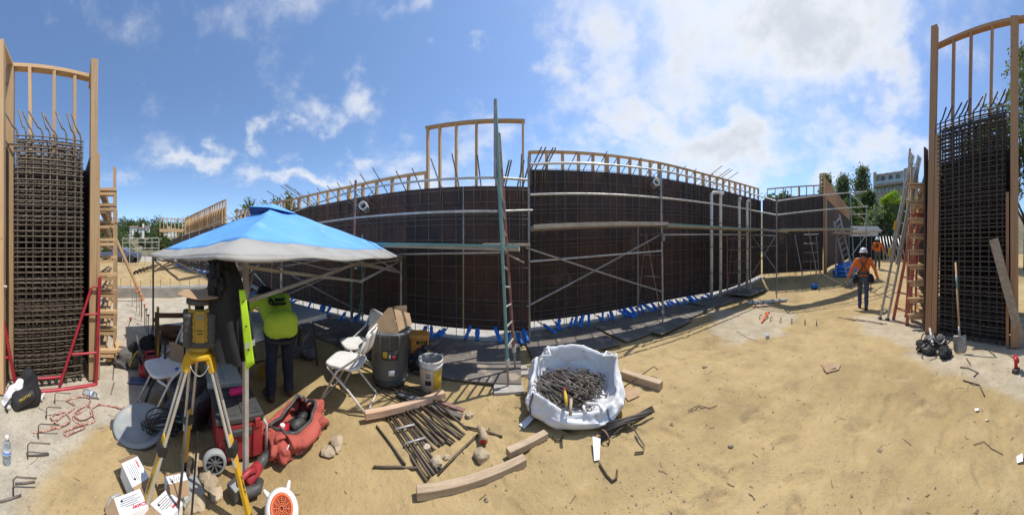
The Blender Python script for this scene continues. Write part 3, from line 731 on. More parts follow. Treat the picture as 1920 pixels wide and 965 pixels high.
def rail(root, a, b, r=.018, mt='steel_pale', nm='guard_rail'): rod(nm, a, b, r, mt, root)
# near ladder frame
f1 = Gd(953, 727); b1 = Gd(966, 697)
sA = thing('scaffold', 'tall teal and rust ladder-frame scaffold standing mid-picture with guard rails to the left', 'scaffold', f1)
f1b, b1b = f1 + V(0, 0, .04), b1 + V(0, 0, .04)
f1t = P(929, 190, 2.75); b1t = P(936, 250, 3.16)
upright(sA, f1b, f1t, .020, 'steel_teal'); upright(sA, b1b, b1t, .020, 'steel_rust')
rod('upright', f1t - V(0, 0, .9), f1t + V(0, 0, .02), .022, 'steel', sA)
ladder_rungs(sA, f1b, f1t, b1b, b1t, 12, lo=.13, hi=.92)
rod('brace', P(932, 330, 2.8), P(946, 455, 3.12), .014, 'steel_pale', sA); rod('brace', P(928, 255, 2.78), P(942, 370, 3.14), .014, 'steel_pale', sA)
pad(f1 - V(0, 0, .004), .34, 'pale square pad under the front foot of the ladder frame', .1); pad(b1 - V(0, 0, .004), .34, 'pale square pad under the rear foot of the ladder frame', .15)
# second frame behind the canopy
f2, b2 = on(V(-2.95, 3.62, 0)), on(V(-3.05, 4.12, 0)); f2t, b2t = P(667, 338, 4.67), V(-3.05, 4.12, 2.0)
upright(sA, f2, f2t, .024, 'steel_rust'); upright(sA, b2, b2t, .022, 'steel_teal')
rod('upright', f2 + V(0, 0, .25), V(f2.x, f2.y, 1.45), .026, 'steel_teal', sA)
ladder_rungs(sA, f2, f2 + V(0, 0, 1.6), b2, b2 + V(0, 0, 1.6), 5, mt='steel_teal', lo=.25)
rail(sA, P(668, 356, 4.6), P(926, 333, 3.12)); rail(sA, P(926, 333, 3.12), P(988, 337, 3.5)); rail(sA, P(668, 408, 4.6), P(932, 396, 3.12)); rail(sA, P(936, 396, 3.12), P(998, 394, 3.6), .016)
rail(sA, P(668, 356, 4.6), P(548, 398, 6.5)); rail(sA, P(668, 408, 4.6), P(556, 424, 6.5))
rail(sA, P(668, 478, 4.55), P(938, 473, 3.16), .016); rail(sA, P(945, 473, 3.16), P(982, 492, 3.5), .014)
rail(sA, P(667, 487, 4.6), P(520, 487, 7.4), .016)
rod('brace', P(667, 580, 4.6), P(520, 500, 7.2), .014, 'steel', sA); rod('brace', P(667, 495, 4.6), P(520, 560, 7.2), .014, 'steel', sA)
rod('brace', P(686, 490, 4.5), P(672, 600, 4.6), .013, 'steel', sA)
# frames farther along the wall under the canopy
for k, (x, yy) in enumerate(((-6.1, 3.72), (-8.6, 3.62), (-11.1, 3.45), (-13.6, 3.3), (-16.1, 3.2), (-18.6, 3.1))):
    fa = on(V(x, yy, 0)); ta = V(x, yy, 3.4 if k > 1 else 3.1); rod('upright', fa, ta, .024, ('steel_rust', 'steel', 'steel')[k % 3], sA); bb = on(V(x - .05, yy + .42, 0)); rod('upright', bb, bb + V(0, 0, 1.9), .022, 'steel', sA)
    for z in (.5, .95, 1.4): rod('rung', fa + V(0, 0, z), bb + V(0, 0, z), .014, 'steel', sA)
    if k < 5:
        nx, ny = ((-8.6, 3.62), (-11.1, 3.45), (-13.6, 3.3), (-16.1, 3.2), (-18.6, 3.1))[k]
        for z in (2.1, 2.6, 3.1): rod('guard_rail', V(x, yy, z), V(nx, ny, z), .018, 'steel_pale', sA)
        if k < 4: rod('brace', fa + V(0, 0, .4), V(nx, ny, 1.6), .014, 'steel', sA); rod('brace', fa + V(0, 0, 1.6), V(nx, ny, .4), .014, 'steel', sA)
def plank(a, b, w_, th, lab, mt='plank', edge=None):
    c = MB(); c.bar(a, b, w_, th); o = c.build('scaffold_plank', mt, bevel=.003); tag(o, lab, 'plank', 'planks on the scaffolds')
    if edge:
        d = (b - a).normalized(); sd = d.cross(Z3).normalized(); sd = sd if sd.y < 0 else -sd; e = MB(); e.bar(a + sd * (w_ / 2 + .010) + V(0, 0, th * .42), b + sd * (w_ / 2 + .010) + V(0, 0, th * .42), .02, th * .5); e.build('edge_rail', edge, o)
plank(P(700, 457, 4.2) + V(0, 0, -.03), P(974, 463, 3.30) + V(0, 0, -.03), .40, .065, 'long teal-edged plank left of the ladder frame', 'plank', 'steel_teal')
plank(P(905, 459, 3.5), P(990, 459, 3.62), .26, .04, 'short pale plank end behind the ladder frame', 'plank')
plank(P(700, 459, 4.75), P(905, 462, 3.74), .34, .05, 'long pale plank nearest the wall left of the ladder frame', 'plank')
plank(P(700, 460, 4.4), P(540, 465, 7.1), .36, .05, 'plank running away behind the canopy', 'plank')
# right-hand scaffold
f4 = Gd(1243, 606); i4 = on(V(3.0, 5.05, 0))
sB = thing('scaffold', 'steel scaffold with crossed braces and guard rails in front of the right wall', 'scaffold', f4)
f4t = P(1239, 322, 5.38); f3 = on(V(.30, 3.98, 0)); f3t = P(991, 296, 4.0); i3 = on(V(.34, 4.55, 0))
upright(sB, f4, f4t, .026, 'steel'); upright(sB, i4, V(i4.x, i4.y, 2.25), .022, 'steel'); upright(sB, f3, f3t, .02, 'steel', collar=False)
c_ = MB(); c_.box(f4 + V(0, 0, 1.95), (.07, .07, .16)); c_.build('coupler', 'steel', sB)
ladder_rungs(sB, f4, f4 + V(0, 0, 2.1), i4, i4 + V(0, 0, 2.1), 3, mt='steel', lo=.5)
rod('brace', i4 + V(.0, 0, .25), i4 + V(.18, -.1, 2.1), .012, 'steel_rust', sB); rod('brace', f4 + V(.0, .12, .3), f4 + V(-.25, .35, 2.1), .014, 'steel_rust', sB)
for ya, yb in ((308, 320), (365, 371), (490, 470)): rail(sB, P(994, ya, 4.0), P(1240, yb, 5.34), .019)
rail(sB, P(994, 308, 4.0) + V(0, .03, .02), P(1130, 306, 4.5), .016)
rod('brace', P(988, 574, 3.98), P(1238, 440, 5.34), .018, 'steel', sB); rod('brace', P(986, 464, 3.96), P(1240, 546, 5.32), .018, 'steel', sB)
f5 = Gd(1407, 552); f6 = Gd(1456, 536); r5 = math.hypot(f5.x, f5.y); r6 = math.hypot(f6.x, f6.y)
f5t, f6t = P(1407, 362, r5), P(1456, 374, r6)
upright(sB, f5, f5t, .028, 'steel'); upright(sB, f6, f6t, .028, 'steel')
for (ya, yb) in ((320, 362), (371, 393), (440, 440)): rail(sB, P(1240, ya, 5.36), P(1407, yb, r5), .022)
for (ya, yb) in ((362, 377), (394, 403), (440, 442)): rail(sB, P(1407, ya, r5), P(1456, yb, r6), .024)
rod('brace', P(1409, 441, r5), P(1455, 506, r6), .018, 'steel', sB); rod('brace', P(1455, 441, r6), P(1411, 512, r5), .018, 'steel', sB); rod('guard_rail', P(1409, 463, r5), P(1455, 461, r6), .018, 'steel', sB)
i5 = on(f5 + V(-.75, .55, 0)); upright(sB, i5, i5 + V(0, 0, 2.3), .022, 'steel_rust')
ladder_rungs(sB, f5, f5 + V(0, 0, 2.2), i5, i5 + V(0, 0, 2.2), 5, mt='steel_rust', lo=.2)
rod('brace', i5 + V(0, 0, .2), i5 + V(.25, -.1, 2.2), .014, 'steel_rust', sB)
f7 = on(V(10.35, 1.15, 0)); r7 = math.hypot(f7.x, f7.y); f7t = P(1594, 362, r7); i7 = on(V(10.9, 2.1, 0)); f8 = on(V(10.15, 2.75, 0)); i8 = on(V(10.0, 3.4, 0))
upright(sB, f7, f7t, .028, 'steel_teal'); upright(sB, i7, V(i7.x, i7.y, 2.8), .024, 'steel'); upright(sB, f8, P(1515, 426, math.hypot(f8.x, f8.y)), .024, 'steel'); upright(sB, i8, P(1490, 440, math.hypot(i8.x, i8.y)), .024, 'steel')
rod('upright', P(1624, 384, 11.6), P(1624, 470, 11.6), .026, 'steel', sB)
ladder_rungs(sB, f8, f8 + V(0, 0, 2.2), i8, i8 + V(0, 0, 2.2), 5, mt='steel', lo=.25)
rod('brace', f8 + V(.12, 0, .2), f8 + V(.35, .2, 2.1), .016, 'steel', sB)
rail(sB, P(1456, 377, r6), P(1625, 359, 11.0), .026); rail(sB, P(1456, 403, r6), P(1628, 387, 11.0), .024); rail(sB, P(1594, 402, r7), P(1624, 401, 11.4), .02)
rod('brace', P(1596, 364, r7), P(1622, 388, 11.4), .02, 'steel_pale', sB); rod('brace', P(1596, 395, r7), P(1620, 410, 11.4), .018, 'steel_pale', sB); rod('brace', P(1597, 478, r7), P(1624, 440, 11.4), .02, 'steel_pale', sB)
plank(P(996, 428, 4.15), P(1241, 421, 5.62), .46, .075, 'long pale plank mid-picture between the ladder frame and the scaffold post', 'plank')
plank(P(1150, 420, 4.95), P(1300, 425, 6.7), .36, .05, 'upper pale plank lapped over the scaffold post', 'plank', 'steel_pale')
plank(P(1241, 424, 5.6), P(1412, 432, r5 + .2), .46, .06, 'long teal-edged plank between the scaffold post and the white pipes', 'plank', 'steel_teal')
plank(P(1405, 429, r5 + .15), P(1470, 434, r6 + .1), .5, .06, 'plank across the inner corner of the far scaffold', 'plank')
plank(P(1456, 432, r6), P(1600, 430, r7 + .3), .5, .06, 'plank along the return wall above the walking worker', 'plank', 'steel_teal')
plank(P(1560, 437, r7 + .5), P(1628, 438, 11.6), .5, .07, 'overhanging plank end right of the far scaffold', 'plank')
# access ladder leaning at the flank wall
def ladder(name, lab, cat, a0, a1, b0, b1, n, w_, d_, mt, rung_mt='steel_pale', rr=.016, grp=None, lo=.06, hi=.95, holes=False):
    t = thing(name, lab, cat, (a0 + b0) / 2, grp)
    up = (a1 - a0).normalized().cross((b0 - a0).normalized())
    for p, q_ in ((a0, a1), (b0, b1)): beam('rail', p, q_, w_, d_, mt, t, up=up)
    for i in range(n):
        k = lo + (hi - lo) * i / (n - 1); rod('rung', a0 + (a1 - a0) * k, b0 + (b1 - b0) * k, rr, rung_mt, t)
    return t
ladder('access_ladder', 'light metal ladder leaning on the far scaffold beside the blue tubes', 'ladder', on(P(1593, 520, 9.9)), P(1563, 415, 11.2), on(P(1604, 515, 10.2)), P(1574, 402, 11.4), 11, .03, .07, 'steel_pale', grp=None)
# standing drain pipes by the right wall
def pipe_thing(pts, r, lab, mt='pvc', grp='white drain pipes by the right wall', nm='drain_pipe'):
    b = MB(); b.tube(pts, r, 12); o = b.build(nm, mt, None, True, origin=(pts[0][0], pts[0][1], min(p_[2] for p_ in pts)))
    tag(o, lab, 'pipe', grp)
    for k in (.25, .5, .75):
        c = fan(pts[0]) + (fan(pts[1]) - fan(pts[0])) * k; d = (fan(pts[1]) - fan(pts[0])).normalized()
        q_ = MB(); q_.tube([c - d * .012, c + d * .012], r * 1.12, 12); q_.build('strap_band', 'charcoal', o, True)
for i, (px, tp, r, lab, dx_) in enumerate(((1334, 364, 8.15, 'tallest white drain pipe standing left of the four by the right wall', .5), (1351, 372, 8.35, 'white drain pipe with elbow, second of four by the right wall', -.12), (1386, 379, 9.1, 'white drain pipe with elbow, third of four by the right wall', -.13), (1401, 383, 9.4, 'white drain pipe with elbow, rightmost of four by the right wall', -.13))):
    t_ = P(px, tp, r); bz = on(t_); a = V(t_.x, t_.y, t_.z)
    pipe_thing([bz, a, a + V(dx_ * .15, -.02, .06), a + V(dx_ * .5, -.06, .10), a + V(dx_, -.14, .10 if i else .12)], .058, lab)
c_ = P(1327, 372, 8.1)
for i, (x0, y0, x1, y1, lab) in enumerate(((1343, 541, 1421, 549, 'white pipe lying on the ground below the standing pipes, front'), (1356, 534, 1406, 541, 'white pipe lying on the ground below the standing pipes, behind'), (1418, 528, 1475, 536, 'white pipe lying on the ground by the far scaffold feet'), (1402, 526, 1440, 531, 'short white pipe lying by the far scaffold feet'))):
    pipe_thing([Gd(x0, y0) + V(0, 0, .06), Gd(x1, y1) + V(0, 0, .06)], .058, lab, grp='white pipes lying on the ground')
# ================================================================ the two open wall ends with their rebar cages
def cage(lab, A, B, back, z0, ztop, dz, layers, depth, nv, hook_dir, mt, tie_mt, rr=.0075, hook=.22):
    """ties in even lifts and hooked uprights between face corners A and B (ground points); back = direction into the wall"""
    u = (B - A).normalized(); W_ = (B - A).length; root = thing('rebar_cage', lab, 'rebar cage', V((A.x + B.x) / 2, (A.y + B.y) / 2, z0))
    proto = None; z = z0 + .05; k = 0
    while z < ztop:
        for l in range(layers):
            off = depth * l / layers; jig = random.uniform(-.012, .012)
            if proto is None or random.random() < .04:
                p = [A + u * .03 + back * .02, B - u * .03 + back * .02, B - u * .03 + back * (depth / layers * .8), A + u * .03 + back * (depth / layers * .8)]
                b = MB(); b.tube([V(q_.x, q_.y, z0) for q_ in p], rr, 5, closed=True); proto = b.build('tie', tie_mt, root); o = proto
                o.location = V(0, 0, z - z0 + jig) + back * off
            else:
                o = proto.copy(); COL.objects.link(o); o.location = V(0, 0, z - z0 + jig) + back * off
            o.rotation_euler = (random.uniform(-.006, .006), random.uniform(-.006, .006), 0)
        z += dz * random.uniform(.85, 1.15); k += 1
    for l in range(layers):
        for i in range(nv):
            t = (i + .5 + random.uniform(-.18, .18)) / nv; p = A + u * (W_ * t) + back * (depth * l / layers + .03); zt = ztop + random.uniform(-.02, .03)
            b = MB()
            if l == 0: hd = (hook_dir + V(random.uniform(-.3, .3), random.uniform(-.3, .3), 0) * .6); b.tube([V(p.x, p.y, z0), V(p.x, p.y, zt), V(p.x, p.y, zt + .05) + hd * .015, V(p.x, p.y, zt + .08) + hd * .05, V(p.x, p.y, zt + .10 + hook * .8) + hd * (.05 + hook * random.uniform(.25, .55))], rr * 1.5, 6)
            else: b.tube([V(p.x, p.y, z0), V(p.x, p.y, zt - .12), V(p.x, p.y, zt - .05) + hook_dir * .03, V(p.x, p.y, zt - .04) + hook_dir * .12, V(p.x, p.y, zt - .12) + hook_dir * .16], rr * 1.25, 6)
            b.build('upright_bar', mt, root, True)
    for i in range(nv - 1):                                     # cross ties through the depth
        for zz in [z0 + .3 + j * .42 for j in range(int((ztop - z0 - .4) / .42))]:
            if random.random() < .6:
                p = A + u * (W_ * (i + 1) / nv); rod('cross_tie', V(p.x, p.y, zz), V(p.x, p.y, zz + random.uniform(-.1, .1)) + back * depth * .9 + u * random.uniform(-.08, .08), rr, tie_mt, root)
    return root
def post(root, p, z0, z1, w_, d_, mt, up, lean=V(0, 0, 0), nm='post'): return beam(nm, V(p.x, p.y, z0), V(p.x, p.y, z1) + lean, w_, d_, mt, root, up=up)
# ---- left end
LA, LB = V(2.72 * math.sin(az(14)), 2.72 * math.cos(az(14)), 0), V(2.92 * math.sin(az(172)), 2.92 * math.cos(az(172)), 0)
uL = (LB - LA).normalized(); bL = V(-.93, -.36, 0).normalized()
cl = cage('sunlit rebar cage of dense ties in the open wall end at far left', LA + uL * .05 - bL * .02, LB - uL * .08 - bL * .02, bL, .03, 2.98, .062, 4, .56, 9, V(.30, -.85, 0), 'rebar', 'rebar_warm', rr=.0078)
el = thing('wall_end_form', 'timber and plywood end form with tall open studs at far left', 'formwork', LA)
for A_, B_ in ((LA + bL * .66, LB + bL * .62), (LA - uL * .03 + bL * .02, LA - uL * .03 + bL * 3.0), (LB + uL * .0 + bL * .07, LB + uL * .02 + bL * 4.5)):
    m_ = MB(); zt = 2.80; m_.bar(V(A_.x, A_.y, zt / 2 + .02), V(B_.x, B_.y, zt / 2 + .02), .022, zt); m_.build('side_sheet', 'formply', el)
post(el, V(2.63 * math.sin(az(3)), 2.63 * math.cos(az(3)), 0), .02, 3.92, .07, .11, 'lumber', bL)
post(el, LA + bL * .22 - uL * .01, .02, 3.90, .10, .09, 'lumber', bL)
post(el, LB + V(.0, .0, 0), .02, 3.95, .085, .10, 'lumber', bL, V(.0, .03, 0))
post(el, LB + uL * .085 + bL * .02, .02, 2.82, .04, .10, 'lumber', bL)
for t in (.16, .34): post(el, LB + bL * t + uL * .06, 2.3, 3.92, .04, .09, 'lumber', bL, nm='stud')
beam('top_plate', LB + V(0, .03, 3.93), LB + bL * .4 + uL * .06 + V(0, 0, 3.93), .085, .04, 'lumber', el)
a_, b_ = LA + bL * .22 + V(0, 0, 3.90), LB + bL * .20 + V(0, 0, 3.90)
beam('top_plate', a_, b_, .09, .042, 'lumber', el)
beam('top_plate', V(2.63 * math.sin(az(3)), 2.63 * math.cos(az(3)), 3.91), a_ + V(0, 0, .015), .07, .04, 'lumber', el)
for t in (.25, .53, .80): p = LA + (LB - LA) * t + bL * .21; post(el, p, 2.2, 3.88, .04, .085, 'lumber', bL, uL * random.uniform(-.02, .02), nm='stud')
fl = V(-1, -.10, 0).normalized(); fs_ = V(.10, -1, 0) * -1
for i, zz in enumerate((.16, .44, .70, .97, 1.22, 1.46, 1.70, 1.95, 2.18, 2.42)):
    for k in (0, 1):
        p = LB + fl * (.34 + .09 * (i % 2)) + V(0, -.1, zz + k * .062); beam('waler', p, p + V(-.06, .36 + .04 * k, 0), .085, .04, 'lumber', el); q_ = LB + fl * .5 + V(0, .10, zz + k * .062); beam('waler', q_, q_ + fl * (2.4 - .5 * k) + V(0, .02, 0), .085, .04, 'lumber', el)
for t, zt in ((.75, 2.9), (1.5, 2.75), (2.6, 2.6)):
    p = LB + fl * t + V(0, .27, 0); post(el, p, .02, zt, .085, .04, 'lumber', V(0, 1, 0), nm='strongback'); post(el, p + fl * .06, .02, zt - .1, .085, .03, 'lumber_brown', V(0, 1, 0), nm='strongback')
beam('raking_brace', P(217, 447, 7.0), on(P(269, 502, 8.0)), .05, .09, 'lumber', el)
for i in range(4): beam('block', LB + fl * .45 + V(0, .20 + .05 * i, .05 + .05 * i), LB + fl * .75 + V(0, .22 + .03 * i, .05 + .05 * i), .09, .04, 'lumber', el)
# red frame leaning in front of it
rf = thing('red_scaffold_frame', 'red steel scaffold frame lying on its side against the left wall end', 'scaffold frame', G(100, 725))
for nm, a, b, r_ in (('side_tube', (-6, 536, 2.62), (31, 731, 2.70), .021), ('side_tube', (187, 519, 2.84), (180, 722, 2.82), .021), ('diagonal_tube', (171, 540, 2.83), (112, 722, 2.76), .018), ('base_tube', (-14, 734, 2.66), (181, 720, 2.82), .023), ('rung', (33, 711, 2.70), (116, 706, 2.78), .015), ('rung', (132, 664, 2.80), (181, 661, 2.82), .015), ('rung', (-8, 671, 2.64), (20, 670, 2.69), .015), ('rung', (158, 590, 2.82), (184, 588, 2.83), .012), ('rung', (172, 538, 2.83), (186, 537, 2.84), .012)):
    rod(nm, P(*a), P(*b), r_, 'steel_red', rf)
rod('coupling_pin', P(-2, 536, 2.6), P(13, 538, 2.6), .018, 'steel_pale', rf)
rod('coupling_pin', P(180, 722, 2.83), P(183, 640, 2.83), .011, 'steel_pale', rf)
# ---- right end
RA, RB = V(4.66 * math.sin(az(1742)), 4.66 * math.cos(az(1742)), 0), V(3.92 * math.sin(az(1900)), 3.92 * math.cos(az(1900)), 0)
uR = (RB - RA).normalized(); bR = V(.82, -.57, 0).normalized()
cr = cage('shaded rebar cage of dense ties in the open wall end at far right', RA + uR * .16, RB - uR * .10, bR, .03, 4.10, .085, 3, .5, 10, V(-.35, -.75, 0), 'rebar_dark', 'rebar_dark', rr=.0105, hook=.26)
er = thing('wall_end_form', 'timber and plywood end form with tall open studs at far right', 'formwork', RA)
for A_, B_, zt in ((RA + bR * .62, RB + bR * .60, 3.58), (RA + bR * .06 + uR * .04, RA + bR * .06 + V(4.5, -.4, 0), 3.62), (RB + bR * .06 + uR * .03, RB + bR * 2.5, 3.5)):
    m_ = MB(); m_.bar(V(A_.x, A_.y, zt / 2 + .02), V(B_.x, B_.y, zt / 2 + .02), .022, zt); m_.build('side_sheet', 'formply', er)
post(er, RA, .02, 6.10, .13, .10, 'lumber_brown', bR, V(.0, -.12, 0)); post(er, RA + uR * .13 + bR * .01, .02, 3.9, .10, .09, 'lumber_brown', bR, V(0, -.08, 0))
post(er, RA - uR * .09 + bR * .03, .02, 3.7, .03, .16, 'formply', bR)
post(er, RA + bR * .28 - uR * .02, 2.0, 5.92, .045, .09, 'lumber_brown', bR, V(0, -.06, 0))
post(er, RB + uR * .02, .02, 5.5, .13, .10, 'lumber_brown', bR); post(er, RB - uR * .10, .02, 2.6, .05, .10, 'lumber_brown', bR)
pa, pb_ = RA + bR * .25 - uR * .05 + V(0, -.1, 5.93), RB + bR * .2 + uR * .5 + V(0, 0, 5.62)
beam('top_plate', pa, pb_, .09, .06, 'lumber_brown', er)
for t in (.20, .38, .58, .80): p = pa + (pb_ - pa) * t; beam('stud', V(p.x, p.y, 3.2) - uR * .05, p - V(0, 0, .02), .05, .09, 'lumber_brown', er, up=bR)
fr = V(1, -.07, 0).normalized()
for i, zz in enumerate((.22, .55, .92, 1.26, 1.58, 1.92, 2.25, 2.62, 2.98)):
    for k in (0, 1):
        p = RA + fr * (.30 + .08 * (i % 2)) + V(0, -.1, zz + k * .065); beam('waler', p, p + V(.05, .46 + .05 * k, 0), .085, .042, 'lumber', er); q_ = RA + fr * .5 + V(0, .08, zz + k * .065); beam('waler', q_, q_ + fr * (2.8 - .3 * k), .085, .042, 'lumber', er)
for t, zt in ((.85, 3.6), (1.9, 3.9), (3.0, 4.1)):
    p = RA + fr * t + V(0, .30, 0); post(er, p, .02, zt, .085, .045, 'lumber', V(0, 1, 0), nm='strongback'); post(er, p + fr * .1, .02, zt - .3, .085, .045, 'lumber_brown', V(0, 1, 0), nm='strongback')
p = RA + fr * 1.9 + V(0, .28, 0)
for k, (dx_, zt) in enumerate(((0, 4.45), (.55, 4.45), (.25, 4.05))): post(er, p + fr * dx_, 3.0, zt, .05, .05, 'lumber', V(0, 1, 0), nm='stud')
beam('header', p + V(-.05, 0, 4.46), p + fr * .6 + V(0, 0, 4.46), .05, .05, 'lumber', er)
# ladders propped on the right end
a0 = Gd(1650, 598); b0 = Gd(1664, 600)
le = ladder('extension_ladder', 'worn aluminium extension ladder leaning on the right wall end', 'ladder', a0, P(1713, 292, 6.0), b0, P(1726, 296, 5.75), 13, .03, .085, 'aluminium')
a1_, b1_ = a0 + (P(1713, 292, 6.0) - a0) * .33, b0 + (P(1726, 296, 5.75) - b0) * .33
off_ = V(-.06, .06, .03)
for p, q_ in ((a1_, P(1713, 292, 6.0)), (b1_, P(1726, 296, 5.75))): beam('fly_rail', p + off_, q_ + off_, .028, .075, 'aluminium', le, up=(q_ - p).cross(b0 - a0))
for k, c in ((.52, 'yellow'), (.36, 'label_yellow')):
    p = a0 + (P(1713, 292, 6.0) - a0) * k + off_ * 1.7; d = (P(1713, 292, 6.0) - a0).normalized(); m_ = MB(); m_.bar(p, p + d * .22, .034, .08, up=(d).cross(b0 - a0)); m_.build('sticker', c, le)
for k in range(9):                                              # rung ends show as dark holes along the rail
    t = .08 + k * .1; p = a0 + (P(1713, 292, 6.0) - a0) * t; m_ = MB(); d = (b0 - a0).normalized(); m_.tube([p - d * .05, p - d * .018], .017, 8); m_.build('rung_end', 'charcoal', le)
for p in (a0, b0):
    m_ = MB(); m_.box(p + V(0, 0, .025), (.10, .07, .05), .4); m_.build('foot', 'charcoal', le)
sl = thing('step_ladder', 'faded red fibreglass stepladder folded beside the aluminium ladder', 'ladder', Gd(1690, 600))
top_ = P(1714, 402, 5.35); fa, fb = Gd(1675, 599), Gd(1700, 610); ra, rb = Gd(1698, 594), Gd(1716, 592)
off2 = V(.05, -.13, 0)
for p, q_, nm in ((fa, top_, 'front_rail'), (fb, top_ + off2, 'front_rail'), (ra, top_ + V(.06, .02, -.02), 'rear_rail'), (rb, top_ + off2 + V(.06, .02, -.02), 'rear_rail')): beam(nm, p, q_, .03, .075 if nm[0] == 'f' else .05, 'fibre_red', sl, up=V(0, 1, .2))
for k in range(6):
    t = .12 + k * .15; c = MB(); c.bar(fa + (top_ - fa) * t, fb + (top_ + off2 - fb) * t, .085, .02); c.build('tread', 'fibre_red', sl)
    if k % 2 == 0: rod('spreader_bar', ra + (top_ - ra) * t, rb + (top_ + off2 - rb) * t, .012, 'aluminium', sl)
c = MB(); c.bar(top_ + V(-.06, .05, .01), top_ + off2 + V(.06, -.05, .01), .16, .045); c.build('top_cap', 'fibre_red', sl, bevel=.008)
for p in (fa, fb, ra, rb): c = MB(); c.box(p + V(0, 0, .02), (.06, .05, .045), .3); c.build('foot', 'charcoal', sl)
# shovel, leaning plank, drill, tool heap
sh = thing('shovel', 'long-handled shovel standing against the right rebar cage', 'shovel', Gd(1800, 664))
tip = Gd(1801, 664); top = P(1792, 492, 3.95); d = (top - tip).normalized(); side = d.cross(V(math.sin(az(1800)), math.cos(az(1800)), 0)).normalized(); nn = side.cross(d)
b = MB(); b.tube([tip + d * .30, tip + d * .7, top], [.018, .016, .018], 10); b.build('handle', 'lumber_plain', sh, True)
b = MB(); b.tube([tip + d * 1.02, tip + d * 1.24], .0185, 10); b.build('paint_band', 'steel_teal', sh, True)
b = MB(); b.tube([tip + d * .22, tip + d * .42], [.022, .019], 10); b.build('socket', 'steel', sh, True)
def blade(u_, v_):
    w_ = .105 * (1 if v_ > .25 else .72 + .28 * math.sin(v_ / .25 * math.pi / 2)); x = (u_ - .5) * 2
    return tip + d * (.015 + v_ * .27) + side * x * w_ + nn * (.035 * x * x - .01)
b = MB(); b.grid(blade, 10, 10); b.build('blade', 'steel', sh, True, solid=.004)
lp = MB(); lp.bar(Gd(1917, 652) + V(.0, 0, .04), P(1863, 448, 3.78), .15, .042, up=V(-.8, .5, .2)); tag(lp.build('leaning_plank', 'lumber_grey', bevel=.003), 'weathered grey plank leaning across the right rebar cage', 'plank')
dr = thing('cordless_drill', 'red and black cordless drill standing on its battery beside the right post', 'drill', Gd(1905, 698))
p = Gd(1905, 698); b = MB(); b.box(p + V(0, 0, .03), (.075, .11, .055), .5); b.build('battery', 'charcoal', dr, bevel=.01)
b = MB(); b.tube([p + V(0, 0, .05), p + V(.005, 0, .16)], [.026, .022], 10); b.build('grip', 'red_plastic', dr, True)
b = MB(); b.tube([p + V(-.07, .03, .185), p + V(0, 0, .185), p + V(.07, -.03, .185)], [.034, .037, .028], 12); b.build('body', 'red_plastic', dr, True)
b = MB(); b.tube([p + V(.07, -.03, .185), p + V(.12, -.052, .185)], [.022, .014], 10); b.build('chuck', 'charcoal', dr, True)
# harness and tool-belt heap
hp = thing('tool_belt_heap', 'heap of black tool belts, pouches and harness straps below the right rebar cage', 'tool belts', Gd(1755, 662)); rnd = random.Random(5)
for i, (px, py, w_, h_, rz) in enumerate(((1728, 655, .20, .14, .3), (1746, 650, .22, .17, 1.2), (1764, 648, .18, .16, 2.0), (1772, 668, .24, .12, -.5), (1740, 662, .2, .10, .8))):
    c = Gd(px, py); b = MB(); rot = Matrix.Rotation(rz, 3, 'Z') @ Matrix.Rotation(rnd.uniform(-.5, .5), 3, 'X')
    b.blob(c + V(0, 0, h_ * .55), (w_ * .6, w_ * .42, h_ * .62), 3, .5, 2.2, i + 3, rot); b.build('pouch', ('black_cloth', 'charcoal', 'grey_cloth')[i % 3], hp, True)
for i in range(9):
    c = Gd(rnd.uniform(1722, 1780), rnd.uniform(645, 668)) + V(0, 0, rnd.uniform(.06, .16)); pts = []; rx, ry, ph = rnd.uniform(.08, .16), rnd.uniform(.06, .11), rnd.uniform(0, 6)
    for k in range(14): a = ph + k / 14 * 5.2; pts.append(c + V(rx * math.cos(a), ry * math.sin(a), .05 * math.sin(2 * a + i)))
    b = MB(); b.tube(pts, .011, 6); b.build('strap_loop', ('black_cloth', 'steel', 'charcoal', 'leather')[i % 4], hp, True)
b = MB(); b.bar(Gd(1749, 660) + V(0, 0, .12), Gd(1743, 636) + V(0, 0, .22), .035, .012); b.build('buckle_strap', 'steel_pale', hp)
for i, pts in enumerate((((1822, 655), (1850, 654), (1866, 668)), ((1862, 658), (1890, 664), (1902, 672)), ((1812, 672), (1819, 684)), ((1800, 690), (1815, 691), (1834, 700), (1826, 707)), ((1806, 715), (1836, 722), (1846, 742)), ((1640, 604), (1655, 609)))):
    b = MB(); b.tube([Gd(*q_) + V(0, 0, .012) for q_ in pts], .008, 6); tag(b.build('bent_bar', 'rebar_dark', None, True), ('bent bar end lying against the foot of the right rebar cage', 'bent bar end lying between the cage and the red drill', 'short bar stub lying right of the shovel blade', 'curled bar end lying in the concrete dust below the shovel', 'hooked bar end lying nearest the camera below the right cage', 'short bar lying in front of the aluminium ladder')[i], 'rebar')
